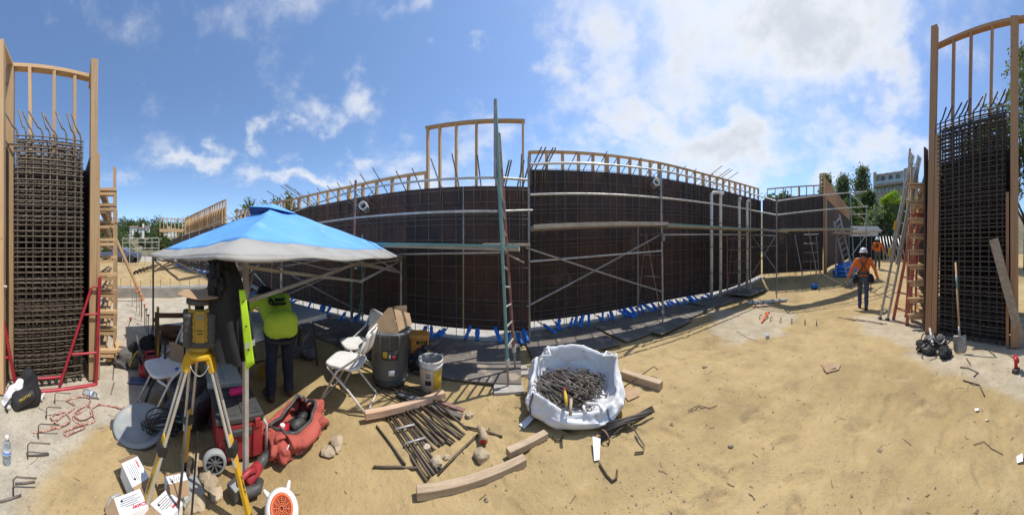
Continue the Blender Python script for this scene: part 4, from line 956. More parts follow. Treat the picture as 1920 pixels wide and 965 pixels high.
# ================================================================ the pop-up canopy
TN, TR, TL = V(-1.08, .40, 0), V(-1.80, 3.72, 0), V(-4.42, .10, 0); TF = TR + TL - TN
TC = (TN + TF) / 2
tent = thing('canopy_tent', 'blue and grey pop-up canopy tent over the drawing table', 'canopy tent', TC)
PEAK, EAVE = 2.30, 1.525
def ring_pt(m, t, dz=0.0, out=1.0):
    cs = [TN, TR, TF, TL]; e = int(t * 4) % 4; k = t * 4 - int(t * 4); a, b_ = cs[e], cs[(e + 1) % 4]
    p = a + (b_ - a) * k; q_ = TC + (p - TC) * m * out
    mid = math.sin(math.pi * k); corner = 1 - mid
    z = EAVE + (PEAK - EAVE) * (1 - m) - .055 * math.sin(math.pi * min(m, 1)) * mid + .03 * corner * (m ** 3)
    wr = .012 * noise.noise(Vector((q_.x * 3, q_.y * 3, 1))) + .006 * noise.noise(Vector((q_.x * 11, q_.y * 11, 2)))
    return V(q_.x, q_.y, z + wr + dz)
def rings(ms, nt_=96, dz=0.0):
    b = MB(); vs = [ring_pt(m, i / nt_, dz if not callable(dz) else dz(m)) for m in ms for i in range(nt_)]
    b.add(vs, [(j * nt_ + i, j * nt_ + (i + 1) % nt_, (j + 1) * nt_ + (i + 1) % nt_, (j + 1) * nt_ + i) for j in range(len(ms) - 1) for i in range(nt_)]); return b
rings([.015] + [.06 + i * .0658 for i in range(13)]).build('top_cover', 'canopy_blue', tent, True, solid=.002)
gb = rings([.8496, .865, .89, .92, .97, 1.0]); n0 = len(gb.v); nt_ = 96
rim = [ring_pt(1.0, i / nt_) for i in range(nt_)]
val = [p + V(0, 0, -.034 - .008 * math.sin(i * .9) - .006 * noise.noise(Vector((i * .35, 0, 0)))) + (TC - p).normalized() * -.012 for i, p in enumerate(rim)]
gb.add(rim + val, [(i, (i + 1) % nt_, nt_ + (i + 1) % nt_, nt_ + i) for i in range(nt_)])
gb.build('border', 'canopy_grey', tent, True, solid=.002)
vc = MB(); cs = [TC + (p - TC) * .17 for p in (TN, TR, TF, TL)]; pk = V(TC.x, TC.y, PEAK + .05)
lift = [.015, .0, .05, .13]
vc.add([pk] + [V(p.x, p.y, PEAK - .115 + l) for p, l in zip(cs, lift)], [(0, 1, 2), (0, 2, 3), (0, 3, 4), (0, 4, 1)]); vc.build('vent_cap', 'canopy_blue', tent, solid=.003)
vu = MB(); vu.add([V(TC.x, TC.y, PEAK - .02)] + [V((TC + (p - TC) * .155).x, (TC + (p - TC) * .155).y, PEAK - .125) for p in (TN, TR, TF, TL)] + [V(p.x, p.y, PEAK - .125 + l) for p, l in zip(cs, lift)], [(4, 1, 5, 8), (3, 4, 8, 7)]); vu.build('vent_flap', 'canopy_dark', tent, solid=.003)
def inset(p): return p + (TC - p).normalized() * (.10 if p is not TN else .46)
for p in (TN, TR, TL, TF):
    q_ = inset(p); g0 = on(q_); lg = MB(); lg.box(V(q_.x, q_.y, (1.52 + g0.z) / 2 + .01), (.032, .032, 1.50), .15); o_ = lg.build('leg', 'steel_pale' if p is not TL else 'steel', tent, bevel=.002)
    ft = MB(); ft.box(g0 + V(0, 0, .006), (.11, .11, .008), .15); ft.build('foot_plate', 'steel_pale', o_)
    il = MB(); il.box(V(q_.x, q_.y, .42), (.024, .024, .78), .15)
for a, b_ in ((TN, TR), (TR, TF), (TF, TL), (TL, TN)):
    a, b_ = inset(a), inset(b_); m = (a + b_) / 2
    for p, q_ in ((a, m), (m, b_)):
        beam('truss_bar', V(p.x, p.y, 1.47), V(q_.x, q_.y, 1.25), .018, .026, 'steel_pale', tent); beam('truss_bar', V(p.x, p.y, 1.24) + V(.012, .012, 0), V(q_.x, q_.y, 1.47) + V(.012, .012, 0), .018, .026, 'steel_pale', tent)
for p in (TN, TR, TL, TF):
    q_ = inset(p); beam('roof_strut', V(q_.x, q_.y, 1.47), V(TC.x, TC.y, 2.16), .02, .02, 'steel_pale', tent)
    h_ = (q_ + TC) / 2; beam('roof_strut', V(q_.x, q_.y, 1.24), V(h_.x, h_.y, 1.80), .018, .02, 'steel_pale', tent)
m_ = MB(); m_.tube([V(TC.x, TC.y, 1.75), V(TC.x, TC.y, PEAK - .03)], .02, 8); m_.build('centre_mast', 'steel_pale', tent, True)

# ---------------------------------------------------------------- jacket hanging on the near leg
def drape(cen, side, depth, wfun, dfun, z0, z1, folds=6, amp=.10, seed=0, u0=0, u1=1, nu=48, nv=40, grow=0.0, shift=lambda v: V(0, 0, 0)):
    side, depth = fan(side).normalized(), fan(depth).normalized()
    def fn(u, v):
        a = (u0 + (u1 - u0) * u) * 2 * math.pi; f_ = 1 + amp * math.sin(folds * a + 2.3 * math.sin(3 * v) + seed) * (.3 + .7 * v) + .5 * amp * noise.noise(Vector((math.cos(a) * 2, math.sin(a) * 2, v * 5 + seed)))
        return fan(cen) + shift(v) + side * (math.cos(a) * wfun(v) * f_ + math.cos(a) * grow) + depth * (math.sin(a) * dfun(v) * f_ + math.sin(a) * grow) + V(0, 0, z0 + (z1 - z0) * v)
    b = MB(); b.grid(fn, nu, nv); return b
jc = V(1.42 * math.sin(az(425)), 1.42 * math.cos(az(425)), 0); vd = V(math.sin(az(425)), math.cos(az(425)), 0); sd = V(math.cos(az(425)), -math.sin(az(425)), 0)   # sd: to the right in the picture
jk = thing('jacket', 'black work jacket with lime and grey hi-vis panels hanging from the canopy leg', 'jacket', jc + V(0, 0, .9))
wf_ = lambda v: interp([(0, .035), (.08, .07), (.22, .095), (.5, .10), (.85, .098), (1, .09)], v); df_ = lambda v: interp([(0, .02), (.2, .05), (1, .07)], v)
sh_ = lambda v: sd * interp([(0, -.03), (.3, -.01), (1, .035)], v)
drape(jc, sd, vd, wf_, df_, 1.56, .915, 5, .26, 1.0, shift=sh_, nu=80, nv=60).build('body', 'black_cloth', jk, True)
drape(jc, sd, vd, wf_, df_, 1.33, .965, 5, .13, 1.0, u0=.90, u1=.985, nu=8, nv=30, grow=.012, shift=lambda v: sh_(.3 + .7 * v)).build('lime_panel', 'lime', jk, True, solid=.003)
lf = MB()
def limef(u, v): return jc + sd * (.070 + .040 * v + u * (.036 + .016 * v)) - vd * (.075 + .012 * math.sin(5 * v)) + V(0, 0, 1.35 - .43 * v - (.04 * (1 - u) if v > .95 else 0))
lf.grid(limef, 6, 20); lf.build('lime_edge', 'lime', jk, True, solid=.004)
rfp = MB(); rfp.grid(lambda u, v: jc + sd * (.105 + u * .06) - vd * (.082 - .03 * u) + V(0, 0, 1.045 - .035 * v + .012 * u), 4, 3); rfp.build('reflective_band', 'reflective', jk, solid=.003)
slv = MB(); slv.tube([jc + sd * .09 + V(0, 0, 1.26), jc + sd * .11 + V(0, 0, 1.1), jc + sd * .125 + V(0, 0, .93)], [.045, .052, .054], 14); slv.build('sleeve', 'black_cloth', jk, True)
hd = MB(); hd.blob(jc + sd * -.05 + V(0, 0, 1.40), (.075, .06, .12), 4, .7, 3.2, 4); hd.build('hood', 'black_cloth', jk, True)
for k in range(3): m_ = MB(); p = limef(.5, .15 + .33 * k) - vd * .004; m_.tube([p, p - vd * .004], .005, 8); m_.build('snap_button', 'black', jk)

# ---------------------------------------------------------------- drawing table
tb = thing('drawing_table', 'folding table covered with drawing sheets under the canopy', 'table', V(-2.70, 1.62, 0))
m_ = MB(); m_.box(V(-2.70, 1.62, .70), (.72, 1.45, .035), .05); m_.build('table_top', 'white', tb, bevel=.008)
for sx in (-1, 1):
    for sy in (-1, 1): rod('leg', V(-2.70 + sx * .28, 1.62 + sy * .60, .0), V(-2.70 + sx * .26, 1.62 + sy * .52, .69), .013, 'charcoal', tb)
    rod('brace', V(-2.70 + sx * .28, 1.1, .3), V(-2.70 + sx * .28, 2.15, .3), .01, 'charcoal', tb)
def drawing(cx, cy, L, W_, rz, z, lab, droop=.0):
    rot = Matrix.Rotation(rz, 3, 'Z'); b = MB()
    def fn(u, v):
        x, y = (u - .5) * W_, (v - .5) * L; zz = z + .006 * noise.noise(Vector((x * 4, y * 4, z * 20)))
        if u > .82: zz -= droop * (u - .82) / .18
        return V(cx, cy, zz) + rot @ V(x, y, 0)
    b.grid(fn, 16, 16); o = b.build('drawing_sheet', 'bluewhite', None, True, solid=.0015); tag(o, lab, 'drawing', 'drawing sheets on the table')
    for k in range(7):
        t = MB(); x0 = (k / 7 - .45) * W_ * .9; t.bar(V(cx, cy, z + .009) + rot @ V(x0, -L * .4, 0), V(cx, cy, z + .009) + rot @ V(x0 + .02, L * .35, 0), .006, .001); t.build('print_line', 'print_grey', o)
drawing(-2.58, 1.38, .85, .66, .15, .724, 'bluish drawing sheets in front of the bent worker on the table', .10); drawing(-2.70, 2.05, .62, .7, -.12, .727, 'bluish drawing sheets on the right end of the table', .06)
# tarp bundle and tools under the table
def lump(name, lab, cat, prims, vox, mt, amp=.02, freq=9, seed=0, parent=None, grp=None):
    mb, _ = fuse([p + ('x',) if len(p) == 4 else p for p in prims], vox, 3)
    mb.v = [p + Vector((noise.noise(p * freq + Vector((seed, 0, 0))), noise.noise(p * freq + Vector((0, seed + 9, 0))), noise.noise(p * freq + Vector((0, 0, seed + 5))))) * amp for p in mb.v]
    for p in mb.v: p.z = max(p.z, .002)
    o = mb.build(name, mt, parent, True)
    return tag(o, lab, cat, grp) if parent is None else o
c = Gd(570, 668)
lump('tarp_bundle', 'crumpled grey tarp bundle under the right end of the table', 'tarp', [(c + V(-.12, 0, .08), c + V(.12, .02, .1), .09, .11), (c + V(0, .1, .2), c + V(.08, .1, .32), .10, .07), (c + V(-.2, -.12, .06), c + V(-.05, -.1, .08), .07, .09)], .014, 'bin_grey', .05, 7, 2)
yl = thing('yellow_case', 'small yellow tool case standing by the worker’s boots under the canopy', 'tool case', Gd(490, 706)); p = Gd(490, 706)
m_ = MB(); m_.box(p + V(0, 0, .09), (.06, .14, .16), .7); m_.build('case', 'yellow_tool', yl, bevel=.015)
m_ = MB(); m_.tube([p + V(-.03, -.04, .16), p + V(-.03, -.035, .205), p + V(.03, .03, .205), p + V(.03, .035, .16)], .011, 8); m_.build('handle', 'yellow_tool', yl, True)
m_ = MB(); m_.box(p + V(.02, -.022, .08), (.04, .06, .05), .7); m_.build('label_plate', 'black', yl)

# ---------------------------------------------------------------- white folding chairs
def chair(loc, face, lab):
    t = thing('folding_chair', lab, 'chair', loc, 'white folding chairs beside the bin'); rz = math.atan2(face[1], face[0]) - math.pi / 2; rot = Matrix.Rotation(rz, 3, 'Z'); o3 = fan(loc)
    W3 = lambda x, y, z: o3 + rot @ V(x, y, z)
    s = MB(); n = 20
    def outline(k, sc_=1.0):
        a = 2 * math.pi * k / n; return (math.copysign(abs(math.cos(a)) ** .45, math.cos(a)) * .195 * sc_, math.copysign(abs(math.sin(a)) ** .45, math.sin(a)) * .19 * sc_)
    for z, sc_ in ((.418, .93), (.425, 1.0), (.44, 1.0), (.447, .96)): pass
    vs = [W3(*outline(k, sc_), z) for z, sc_ in ((.412, .92), (.420, 1.0), (.440, 1.0), (.446, .95), (.440, .8)) for k in range(n)]
    s.add(vs, [(j * n + k, j * n + (k + 1) % n, (j + 1) * n + (k + 1) % n, (j + 1) * n + k) for j in range(4) for k in range(n)] + [tuple(range(n))[::-1], tuple(4 * n + k for k in range(n))]); s.build('seat', 'white', t, True)
    b = MB()
    def bk(u, v): x = (u - .5) * .36; return W3(x, -.235 - .05 * v + .035 * (1 - (2 * u - 1) ** 2) * -1, .60 + .19 * v - .015 * (2 * u - 1) ** 4)
    b.grid(bk, 12, 6); b.build('backrest', 'white', t, True, solid=.016)
    for sx in (-1, 1):
        k = MB(); k.tube([W3(sx * .20, .235, .012), W3(sx * .205, .02, .40), W3(sx * .205, -.20, .57), W3(sx * .20, -.275, .74)], .0115, 8); k.build('front_leg', 'white_metal', t, True)
        k = MB(); k.tube([W3(sx * .185, -.30, .012), W3(sx * .188, -.10, .22), W3(sx * .19, .14, .415)], .011, 8); k.build('rear_leg', 'white_metal', t, True)
    k = MB(); k.tube([W3(-.20, -.275, .74), W3(-.19, -.29, .79), W3(-.14, -.295, .808), W3(.14, -.295, .808), W3(.19, -.29, .79), W3(.20, -.275, .74)], .0115, 8); k.build('top_tube', 'white_metal', t, True)
    for y, z, nm in ((.225, .03, 'front_stretcher'), (-.28, .03, 'rear_stretcher')):
        k = MB(); k.tube([W3(-.195, y, z), W3(.195, y, z)], .009, 8); k.build(nm, 'white_metal', t, True)
    return t
chair(Gd(650, 748) + V(0, 0, -.005), (-.95, -.30, 0), 'white folding chair in front, its back to the grey bin')
chair(Gd(668, 705), (-.55, -.83, 0), 'white folding chair behind another, facing the camera')

# ---------------------------------------------------------------- bin, tubs, buckets, bag
bn = thing('rubbish_bin', 'grey wheeled rubbish bin stuffed with cardboard behind the folding chairs', 'bin', Gd(731, 716)); p = Gd(731, 716); vdir = V(math.sin(az(731)), math.cos(az(731)), 0); sdir = V(math.cos(az(731)), -math.sin(az(731)), 0)
m_ = MB(); m_.lathe([(.10, .10), (.20, .10), (.215, .13), (.235, .62), (.262, .625), (.268, .66), (.252, .67), (.228, .655), (.205, .14), (.001, .13)], p, 32, cap0=True, cap1=False); m_.build('body', 'bin_grey', bn, True)
m_ = MB(); m_.lathe([(.17, .055), (.215, .06), (.22, .10), (.19, .12)], p, 28); m_.build('dolly', 'charcoal', bn)
for a in range(5):
    q_ = p + V(.17 * math.cos(a * 1.257 + .4), .17 * math.sin(a * 1.257 + .4), .032); w_ = MB(); w_.tube([q_ - sdir * .014, q_ + sdir * .014], .031, 14); w_.build('castor', 'black', bn)
hb = p - vdir * .275
m_ = MB(); m_.tube([hb - sdir * .10 + V(0, 0, .47) + vdir * .03, hb - sdir * .105 + V(0, 0, .64), hb - sdir * .09 + V(0, 0, .665), hb + sdir * .09 + V(0, 0, .665), hb + sdir * .105 + V(0, 0, .64), hb + sdir * .10 + V(0, 0, .47) + vdir * .03], .014, 8); m_.build('handle', 'bin_grey', bn, True)
rod('handle_rib', hb + V(0, 0, .49) + vdir * .03, hb + V(0, 0, .655), .011, 'bin_grey', bn)
for (dx_, z, w_, h_, mt_) in ((.0, .42, .19, .11, 'charcoal'), (-.055, .43, .05, .07, 'label_yellow'), (.05, .40, .04, .035, 'print_red'), (.02, .22, .07, .06, 'paper'), (.0, .41, .018, .04, 'paper')):
    a = -math.pi / 2; q_ = MB(); rr_ = .2155 + (z - .13) / .49 * .02 + .004 + (.002 if mt_ != 'charcoal' else 0)
    def lab_(u, v, dx_=dx_, z=z, w_=w_, h_=h_, rr_=rr_): an = (dx_ + (u - .5) * w_) / rr_; return p - vdir * rr_ * math.cos(an) + sdir * rr_ * math.sin(an) + V(0, 0, z + (v - .5) * h_)
    q_.grid(lab_, 8, 2); q_.build('sticker', mt_, bn, True, solid=.001)
def flap(pts, lab, th=.006):
    b = MB(); pts = [fan(a) for a in pts]; k = len(pts); b.add(pts, [tuple(range(k))]); o = b.build('cardboard_flap', 'cardboard', None, solid=th); return tag(o, lab, 'cardboard', 'cardboard in and around the bin')
t_ = p + V(0, 0, .64)
flap([t_ - sdir * .25 - vdir * .05 + V(0, 0, .02), t_ + sdir * .10 - vdir * .16 + V(0, 0, .0), t_ + sdir * .03 + vdir * .02 + V(0, 0, .27), t_ - sdir * .02 + vdir * .04 + V(0, 0, .26)], 'pointed cardboard sheet at the front of the bin')
flap([t_ + sdir * .05 + vdir * .02 + V(0, 0, .25), t_ + sdir * .10 - vdir * .13 + V(0, 0, .02), t_ + sdir * .27 + vdir * .02 + V(0, 0, .06), t_ + sdir * .25 + vdir * .12 + V(0, 0, .17)], 'sloping cardboard sheet on the right of the bin')
flap([t_ + sdir * .02 + vdir * .13 + V(0, 0, .1), t_ + sdir * .22 + vdir * .14 + V(0, 0, .1), t_ + sdir * .22 + vdir * .18 + V(0, 0, .26), t_ + sdir * .05 + vdir * .18 + V(0, 0, .25)], 'upright cardboard flap at the back of the bin')
ot = thing('orange_tub', 'orange plastic tub with lid right behind the grey bin', 'tub', Gd(785, 672)); p = Gd(785, 672); rz = -az(785) + .12; rot = Matrix.Rotation(rz, 3, 'Z')
m_ = MB(); vs = [p + rot @ V(sx * w_, sy * w_, z) for z, w_ in ((0, .118), (.36, .138)) for sx, sy in ((-1, -1), (1, -1), (1, 1), (-1, 1))]; m_.add(vs, [(3, 2, 1, 0), (4, 5, 6, 7)] + [(i, (i + 1) % 4, 4 + (i + 1) % 4, 4 + i) for i in range(4)]); m_.build('tub', 'orange_tub', ot, bevel=.02)
m_ = MB(); m_.box(p + V(0, 0, .375), (.295, .295, .04), rot); m_.build('lid', 'orange_tub', ot, bevel=.012)
for (dx_, z, w_, h_, mt_) in ((.03, .30, .16, .045, 'print_dark'), (.03, .17, .15, .15, 'label_yellow')):
    q_ = MB(); q_.box(p + rot @ V(dx_, -.139 + (.36 - z) * .05, z), (w_, .002, h_), rot @ Matrix.Rotation(-.055, 3, 'X')); q_.build('sticker', mt_, ot)
for x0 in (-.035, -.01, .02, .045): q_ = MB(); q_.box(p + rot @ V(.03 + x0, -.1412, .30), (.016, .002, .018), rot @ Matrix.Rotation(-.055, 3, 'X')); q_.build('print_mark', 'label_yellow', ot)
for k in range(5): q_ = MB(); q_.box(p + rot @ V(.03, -.134 - .0045 , .225 - k * .024), (.11 - .02 * (k % 2), .002, .007), rot @ Matrix.Rotation(-.055, 3, 'X')); q_.build('print_line', 'print_dark', ot)
c = Gd(788, 698)
lump('rubbish_bag', 'shiny black rubbish bag between the grey bin and the white bucket', 'rubbish bag', [(c + V(-.08, .05, .11), c + V(.10, .06, .11), .12, .12), (c + V(-.02, .06, .2), c + V(.02, .06, .26), .11, .05), (c + V(.02, .06, .28), c + V(.03, .06, .33), .035, .045)], .014, 'black_bag', .045, 8, 3)
c = on(V(-1.95, 3.1, 0))
lump('rubbish_bag', 'grey-black rubbish bag slumped behind the grey bin', 'rubbish bag', [(c + V(0, 0, .2), c + V(.12, 0, .25), .2, .17), (c + V(0, 0, .4), c + V(.05, 0, .5), .12, .06)], .018, 'black_bag', .05, 7, 6)
bk = thing('white_bucket', 'dirty white plastic bucket with handle at the right of the bin', 'bucket', Gd(808, 733)); p = Gd(808, 733)
m_ = MB(); m_.lathe([(.118, 0), (.13, .30), (.138, .302), (.138, .325), (.131, .327), (.135, .355), (.142, .357), (.142, .375), (.134, .375), (.128, .33), (.112, .01), (.001, .008)], p, 30, cap1=False); m_.build('pail', 'white', bk, True)
m_ = MB(); vb = V(math.sin(az(808)), math.cos(az(808)), 0); sb = V(vb.y, -vb.x, 0); m_.tube([p + V(0, 0, .33) + sb * .14 * math.cos(a) - vb * .145 * math.sin(a) - V(0, 0, .03 * math.sin(a)) for a in [k * math.pi / 12 for k in range(13)]], .003, 6); m_.build('wire_handle', 'steel', bk, True)
for (an0, z, w_, h_, mt_) in ((-.25, .15, .07, .05, 'print_dark'), (-.25, .225, .055, .05, 'print_grey'), (.62, .18, .10, .20, 'label_yellow'), (-.1, .05, .015, .02, 'print_dark')):
    q_ = MB()
    def lb(u, v, an0=an0, z=z, w_=w_, h_=h_): rr_ = .118 + .012 * z / .3 + .003; an = an0 + (u - .5) * w_ / rr_; return p - vb * rr_ * math.cos(an) + sb * rr_ * math.sin(an) + V(0, 0, z + (v - .5) * h_)
    q_.grid(lb, 8, 2); q_.build('sticker', mt_, bk, True, solid=.001)
m_ = MB(); m_.lathe([(.123, .27), (.13, .372), (.1265, .374), (.115, .27)], p, 30, cap0=False, cap1=False); m_.build('dried_slurry', 'concrete_grey', bk, True)
# ================================================================ laser instrument on its tripod
IC = V(1.45 * math.sin(az(374)), 1.45 * math.cos(az(374)), 0); iv_ = V(IC.x, IC.y, 0).normalized(); is_ = V(iv_.y, -iv_.x, 0)      # iv_: away from camera, is_: right
tp = thing('survey_tripod', 'yellow and aluminium survey tripod in the left foreground', 'tripod', IC)
HZ = .955
m_ = MB(); m_.lathe([(.075, HZ - .03), (.085, HZ - .02), (.085, HZ), (.05, HZ + .012)], IC, 20); m_.build('head', 'yellow', tp, bevel=.003)
feet = [on(V(1.34 * math.sin(az(258)), 1.34 * math.cos(az(258)), 0)), on(V(1.33 * math.sin(az(474)), 1.33 * math.cos(az(474)), 0)), on(V(1.70 * math.sin(az(344)), 1.70 * math.cos(az(344)), 0))]
for fi, ft in enumerate(feet):
    hd_ = IC + V(0, 0, HZ - .02) + (ft - IC).normalized() * .075; hd_.z = HZ - .035; d = (ft - hd_).normalized(); L = (ft - hd_).length
    sdv = d.cross(Z3).normalized(); nv_ = sdv.cross(d).normalized()
    lg = MB(); lg.bar(hd_ + d * (L * .46), ft - d * .06, .042, .022, up=nv_); leg = lg.build('leg', 'yellow', tp, bevel=.003)
    for s_ in (-1, 1): rod('slide_rail', hd_ + sdv * .024 * s_ + d * .02, hd_ + sdv * .024 * s_ + d * (L * .62 if fi != 0 else L * .9), .0095, 'aluminium', leg)
    k = MB(); k.bar(hd_ + d * (L * .50), hd_ + d * (L * .56), .068, .05, up=nv_); k.build('clamp', 'black', leg, bevel=.004)
    k = MB(); k.bar(hd_ + d * (L * .47) - nv_ * .035, hd_ + d * (L * .56) - nv_ * .02, .02, .012, up=nv_); k.build('clamp_lever', 'black', leg)
    k = MB(); k.bar(hd_ - d * .02, hd_ + d * .07, .066, .035, up=nv_); k.build('hinge', 'yellow', leg, bevel=.006)
    k = MB(); k.bar(ft - d * .09, ft - d * .005, .03, .028, up=nv_); k.build('shoe', 'black', leg, bevel=.004)
    if fi < 2:
        o3 = hd_ + d * (L * .74); toc = (V(0, 0, EYE) - o3).normalized(); n3 = (nv_ if nv_.dot(toc) > 0 else -nv_); o3 = o3 + n3 * .0135
        ux_ = d if fi == 1 else d; uy_ = n3.cross(ux_); text_mesh('STABILA', .030 if fi == 0 else .026, frame_tf(o3, ux_, uy_), 'lettering', 'print_dark', leg)
k = MB(); k.tube([IC + V(0, 0, .90) + is_ * x - iv_ * .075 + V(0, 0, -.06 * (1 - (x / .055) ** 2)) for x in [-.055 + .011 * i for i in range(11)]], .003, 6); k.build('chain', 'steel_pale', tp, True)
k = MB(); k.bar(IC - is_ * .01 - iv_ * .12 + V(0, 0, .55), IC - is_ * .05 - iv_ * .15 + V(0, 0, .02), .012, .006); k.build('strap', 'black', tp)
k = MB(); k.tube([IC - is_ * .07 - iv_ * .05 + V(0, 0, .62), IC - is_ * .10 - iv_ * .12 + V(0, 0, .3), IC - is_ * .13 - iv_ * .12 + V(0, 0, .03)], .009, 6); k.build('carry_strap', 'charcoal', tp, True)
ls = thing('laser_level', 'yellow rotating laser level with black rubber bumpers on the survey tripod', 'laser level', IC + V(0, 0, HZ + .01))
b0 = IC + V(0, 0, HZ + .012); ry = Matrix.Rotation(-az(374) + .05, 3, 'Z')
def lbx(x, y, z, sx, sy, sz, mt_, nm, bv=.006): m_ = MB(); m_.box(b0 + ry @ V(x, y, z), (sx, sy, sz), ry); return m_.build(nm, mt_, ls, bevel=bv)
m_ = MB(); m_.lathe([(.06, 0), (.07, .012), (.07, .03), (.055, .036)], b0, 20); m_.build('base', 'yellow_tool', ls)
lbx(0, 0, .135, .15, .12, .20, 'yellow_tool', 'body', .012)
lbx(0, -.052, .155, .062, .03, .19, 'yellow_tool', 'face_panel', .006); lbx(0, 0, .048, .17, .14, .034, 'charcoal', 'lower_guard', .008)
for sx in (-1, 1):
    for sy in (-1, 1):
        g_ = MB(); x0, y0 = sx * .072, sy * .052
        g_.tube([b0 + ry @ V(x0, y0, .045 + i * .01) for i in range(20)], [.030 + .0026 * math.sin(i * 1.55) for i in range(20)], 10); g_.build('bumper', 'charcoal', ls, True)
for sx in (-1, 1): lbx(sx * .062, -.01, .262, .014, .07, .055, 'yellow_tool', 'turret_post', .003)
lbx(0, -.04, .245, .135, .02, .02, 'yellow_tool', 'turret_sill', .003); m_ = MB(); m_.lathe([(.028, .235), (.03, .27), (.02, .282)], b0, 16); m_.build('rotor', 'black', ls, True)
m_ = MB(); m_.lathe([(.080, .285), (.083, .292), (.082, .312), (.07, .325)], b0, 22); m_.build('top_cap', 'charcoal', ls, True)
lbx(.002, -.0705, .215, .036, .004, .022, 'print_grey', 'rating_label', .001); text_mesh('STABILA', .0125, frame_tf(b0 + ry @ V(0, -.0685, .135), ry @ V(1, 0, 0), Z3), 'lettering', 'print_dark', ls); lbx(0, -.0683, .117, .034, .002, .004, 'print_dark', 'print_line', 0)
cbp = MB()
def cbf(u, v): x, y = (u - .5) * .24, (v - .5) * .20; return b0 + ry @ V(x + .03 * (v - .5), y, .335 + .055 * max(0, u - .55) * 2 * v + .025 * (1 - u) * (1 - v) - .02 * (1 - v) * math.sin(math.pi * u) + .02 * v)
cbp.grid(cbf, 12, 10); tag(cbp.build('cardboard_sheet', 'cardboard', None, True, solid=.004), 'curled cardboard sheet laid on top of the laser level', 'cardboard')

# ================================================================ tool boxes and hand tools
A_, B_ = G(405, 880), G(491, 862); ux = (B_ - A_).normalized(); bx_ = V(ux.y, -ux.x, 0); bx_ = bx_ if bx_.x < 0 else -bx_
def obox(mb, o, x0, x1, y0, y1, z0, z1, tz=0.0, ts=1.0):
    cx, cy = (x0 + x1) / 2, (y0 + y1) / 2
    f = lambda x, y, z, s: o + ux * (cx + (x - cx) * s) + bx_ * (cy + (y - cy) * s) + V(0, 0, z)
    mb.add([f(x0, y0, z0, ts), f(x1, y0, z0, ts), f(x1, y1, z0, ts), f(x0, y1, z0, ts), f(x0, y0, z1, 1), f(x1, y0, z1, 1), f(x1, y1, z1, 1), f(x0, y1, z1, 1)], [(3, 2, 1, 0), (4, 5, 6, 7), (0, 1, 5, 4), (1, 2, 6, 5), (2, 3, 7, 6), (3, 0, 4, 7)])
g0 = V(A_.x, A_.y, 0)
rt = thing('rolling_tool_box', 'red rolling tool box with black ribbed lid and spoked wheel behind the tripod', 'tool box', g0 + ux * .17 + bx_ * .17)
m_ = MB(); obox(m_, g0, .0, .36, .0, .36, .03, .305, 0, .94); m_.build('body', 'red_tool', rt, bevel=.014)
for x in (.02, .275): m_ = MB(); obox(m_, g0, x, x + .075, -.012, .02, .05, .30); m_.build('corner_rib', 'red_tool', rt, bevel=.008)
m_ = MB(); obox(m_, g0, .10, .27, -.02, .01, .225, .27); m_.build('front_handle', 'charcoal', rt, bevel=.008)
m_ = MB(); obox(m_, g0, -.005, .365, -.006, .366, .307, .355); m_.build('lid', 'charcoal', rt, bevel=.012)
for i in range(2):
    for j in range(3): m_ = MB(); obox(m_, g0, .03 + i * .17, .16 + i * .17, .03 + j * .11, .12 + j * .11, .352, .364); m_.build('lid_panel', 'charcoal', rt, bevel=.005)
for x in (.05, .29): m_ = MB(); obox(m_, g0, x, x + .04, -.022, -.004, .27, .335); m_.build('latch', 'red_tool', rt, bevel=.004)
m_ = MB(); m_.tube([g0 + ux * .375 - bx_ * .02 + V(0, 0, .03), g0 + ux * .378 - bx_ * .02 + V(0, 0, .28), g0 + ux * .36 + V(0, 0, .31)], .011, 8); m_.build('pull_bar', 'steel_pale', rt, True)
wc = g0 + ux * -.015 - bx_ * .035 + V(0, 0, .088)
whl = MB(); rotw = (-bx_).to_track_quat('Z', 'Y').to_matrix(); whl.lathe([(.062, -.022), (.078, -.024), (.086, -.012), (.086, .012), (.078, .024), (.062, .022)], wc, 28, rotw, cap0=False, cap1=False); tyre = whl.build('wheel', 'lid_grey', rt, True)
m_ = MB(); m_.lathe([(.062, -.015), (.062, .006), (.001, .006)], wc, 24, rotw, cap1=False); m_.build('wheel_disc', 'black', tyre)
for k in range(9):
    a = k / 9 * 2 * math.pi; m_ = MB(); e1 = wc + rotw @ V(.018 * math.cos(a), .018 * math.sin(a), .014); e2 = wc + rotw @ V(.06 * math.cos(a + .12), .06 * math.sin(a + .12), .014); m_.bar(e1, e2, .009, .008, up=-bx_); m_.build('spoke', 'bin_grey', tyre)
m_ = MB(); m_.lathe([(.018, 0), (.02, .018), (.012, .022)], wc, 14, rotw); m_.build('hub', 'bin_grey', tyre)
gt = thing('tool_box', 'dusty grey-lidded tool box behind the red rolling one', 'tool box', g0 + bx_ * .6)
m_ = MB(); obox(m_, g0, -.02, .30, .40, .78, .01, .35); m_.build('body', 'charcoal', gt, bevel=.012)
m_ = MB(); obox(m_, g0, -.025, .305, .395, .785, .352, .405); m_.build('lid', 'lid_grey', gt, bevel=.012)
for i in range(2):
    for j in range(3): m_ = MB(); obox(m_, g0, .0 + i * .15, .125 + i * .15, .43 + j * .115, .52 + j * .115, .402, .414); m_.build('lid_panel', 'lid_grey', gt, bevel=.005)
tr = thing('twine_roll', 'bright pink roll of twine lying on the black tool box lid', 'twine', g0 + ux * .2 + bx_ * .24 + V(0, 0, .366)); q_ = g0 + ux * .15 + bx_ * .245 + V(0, 0, .398)
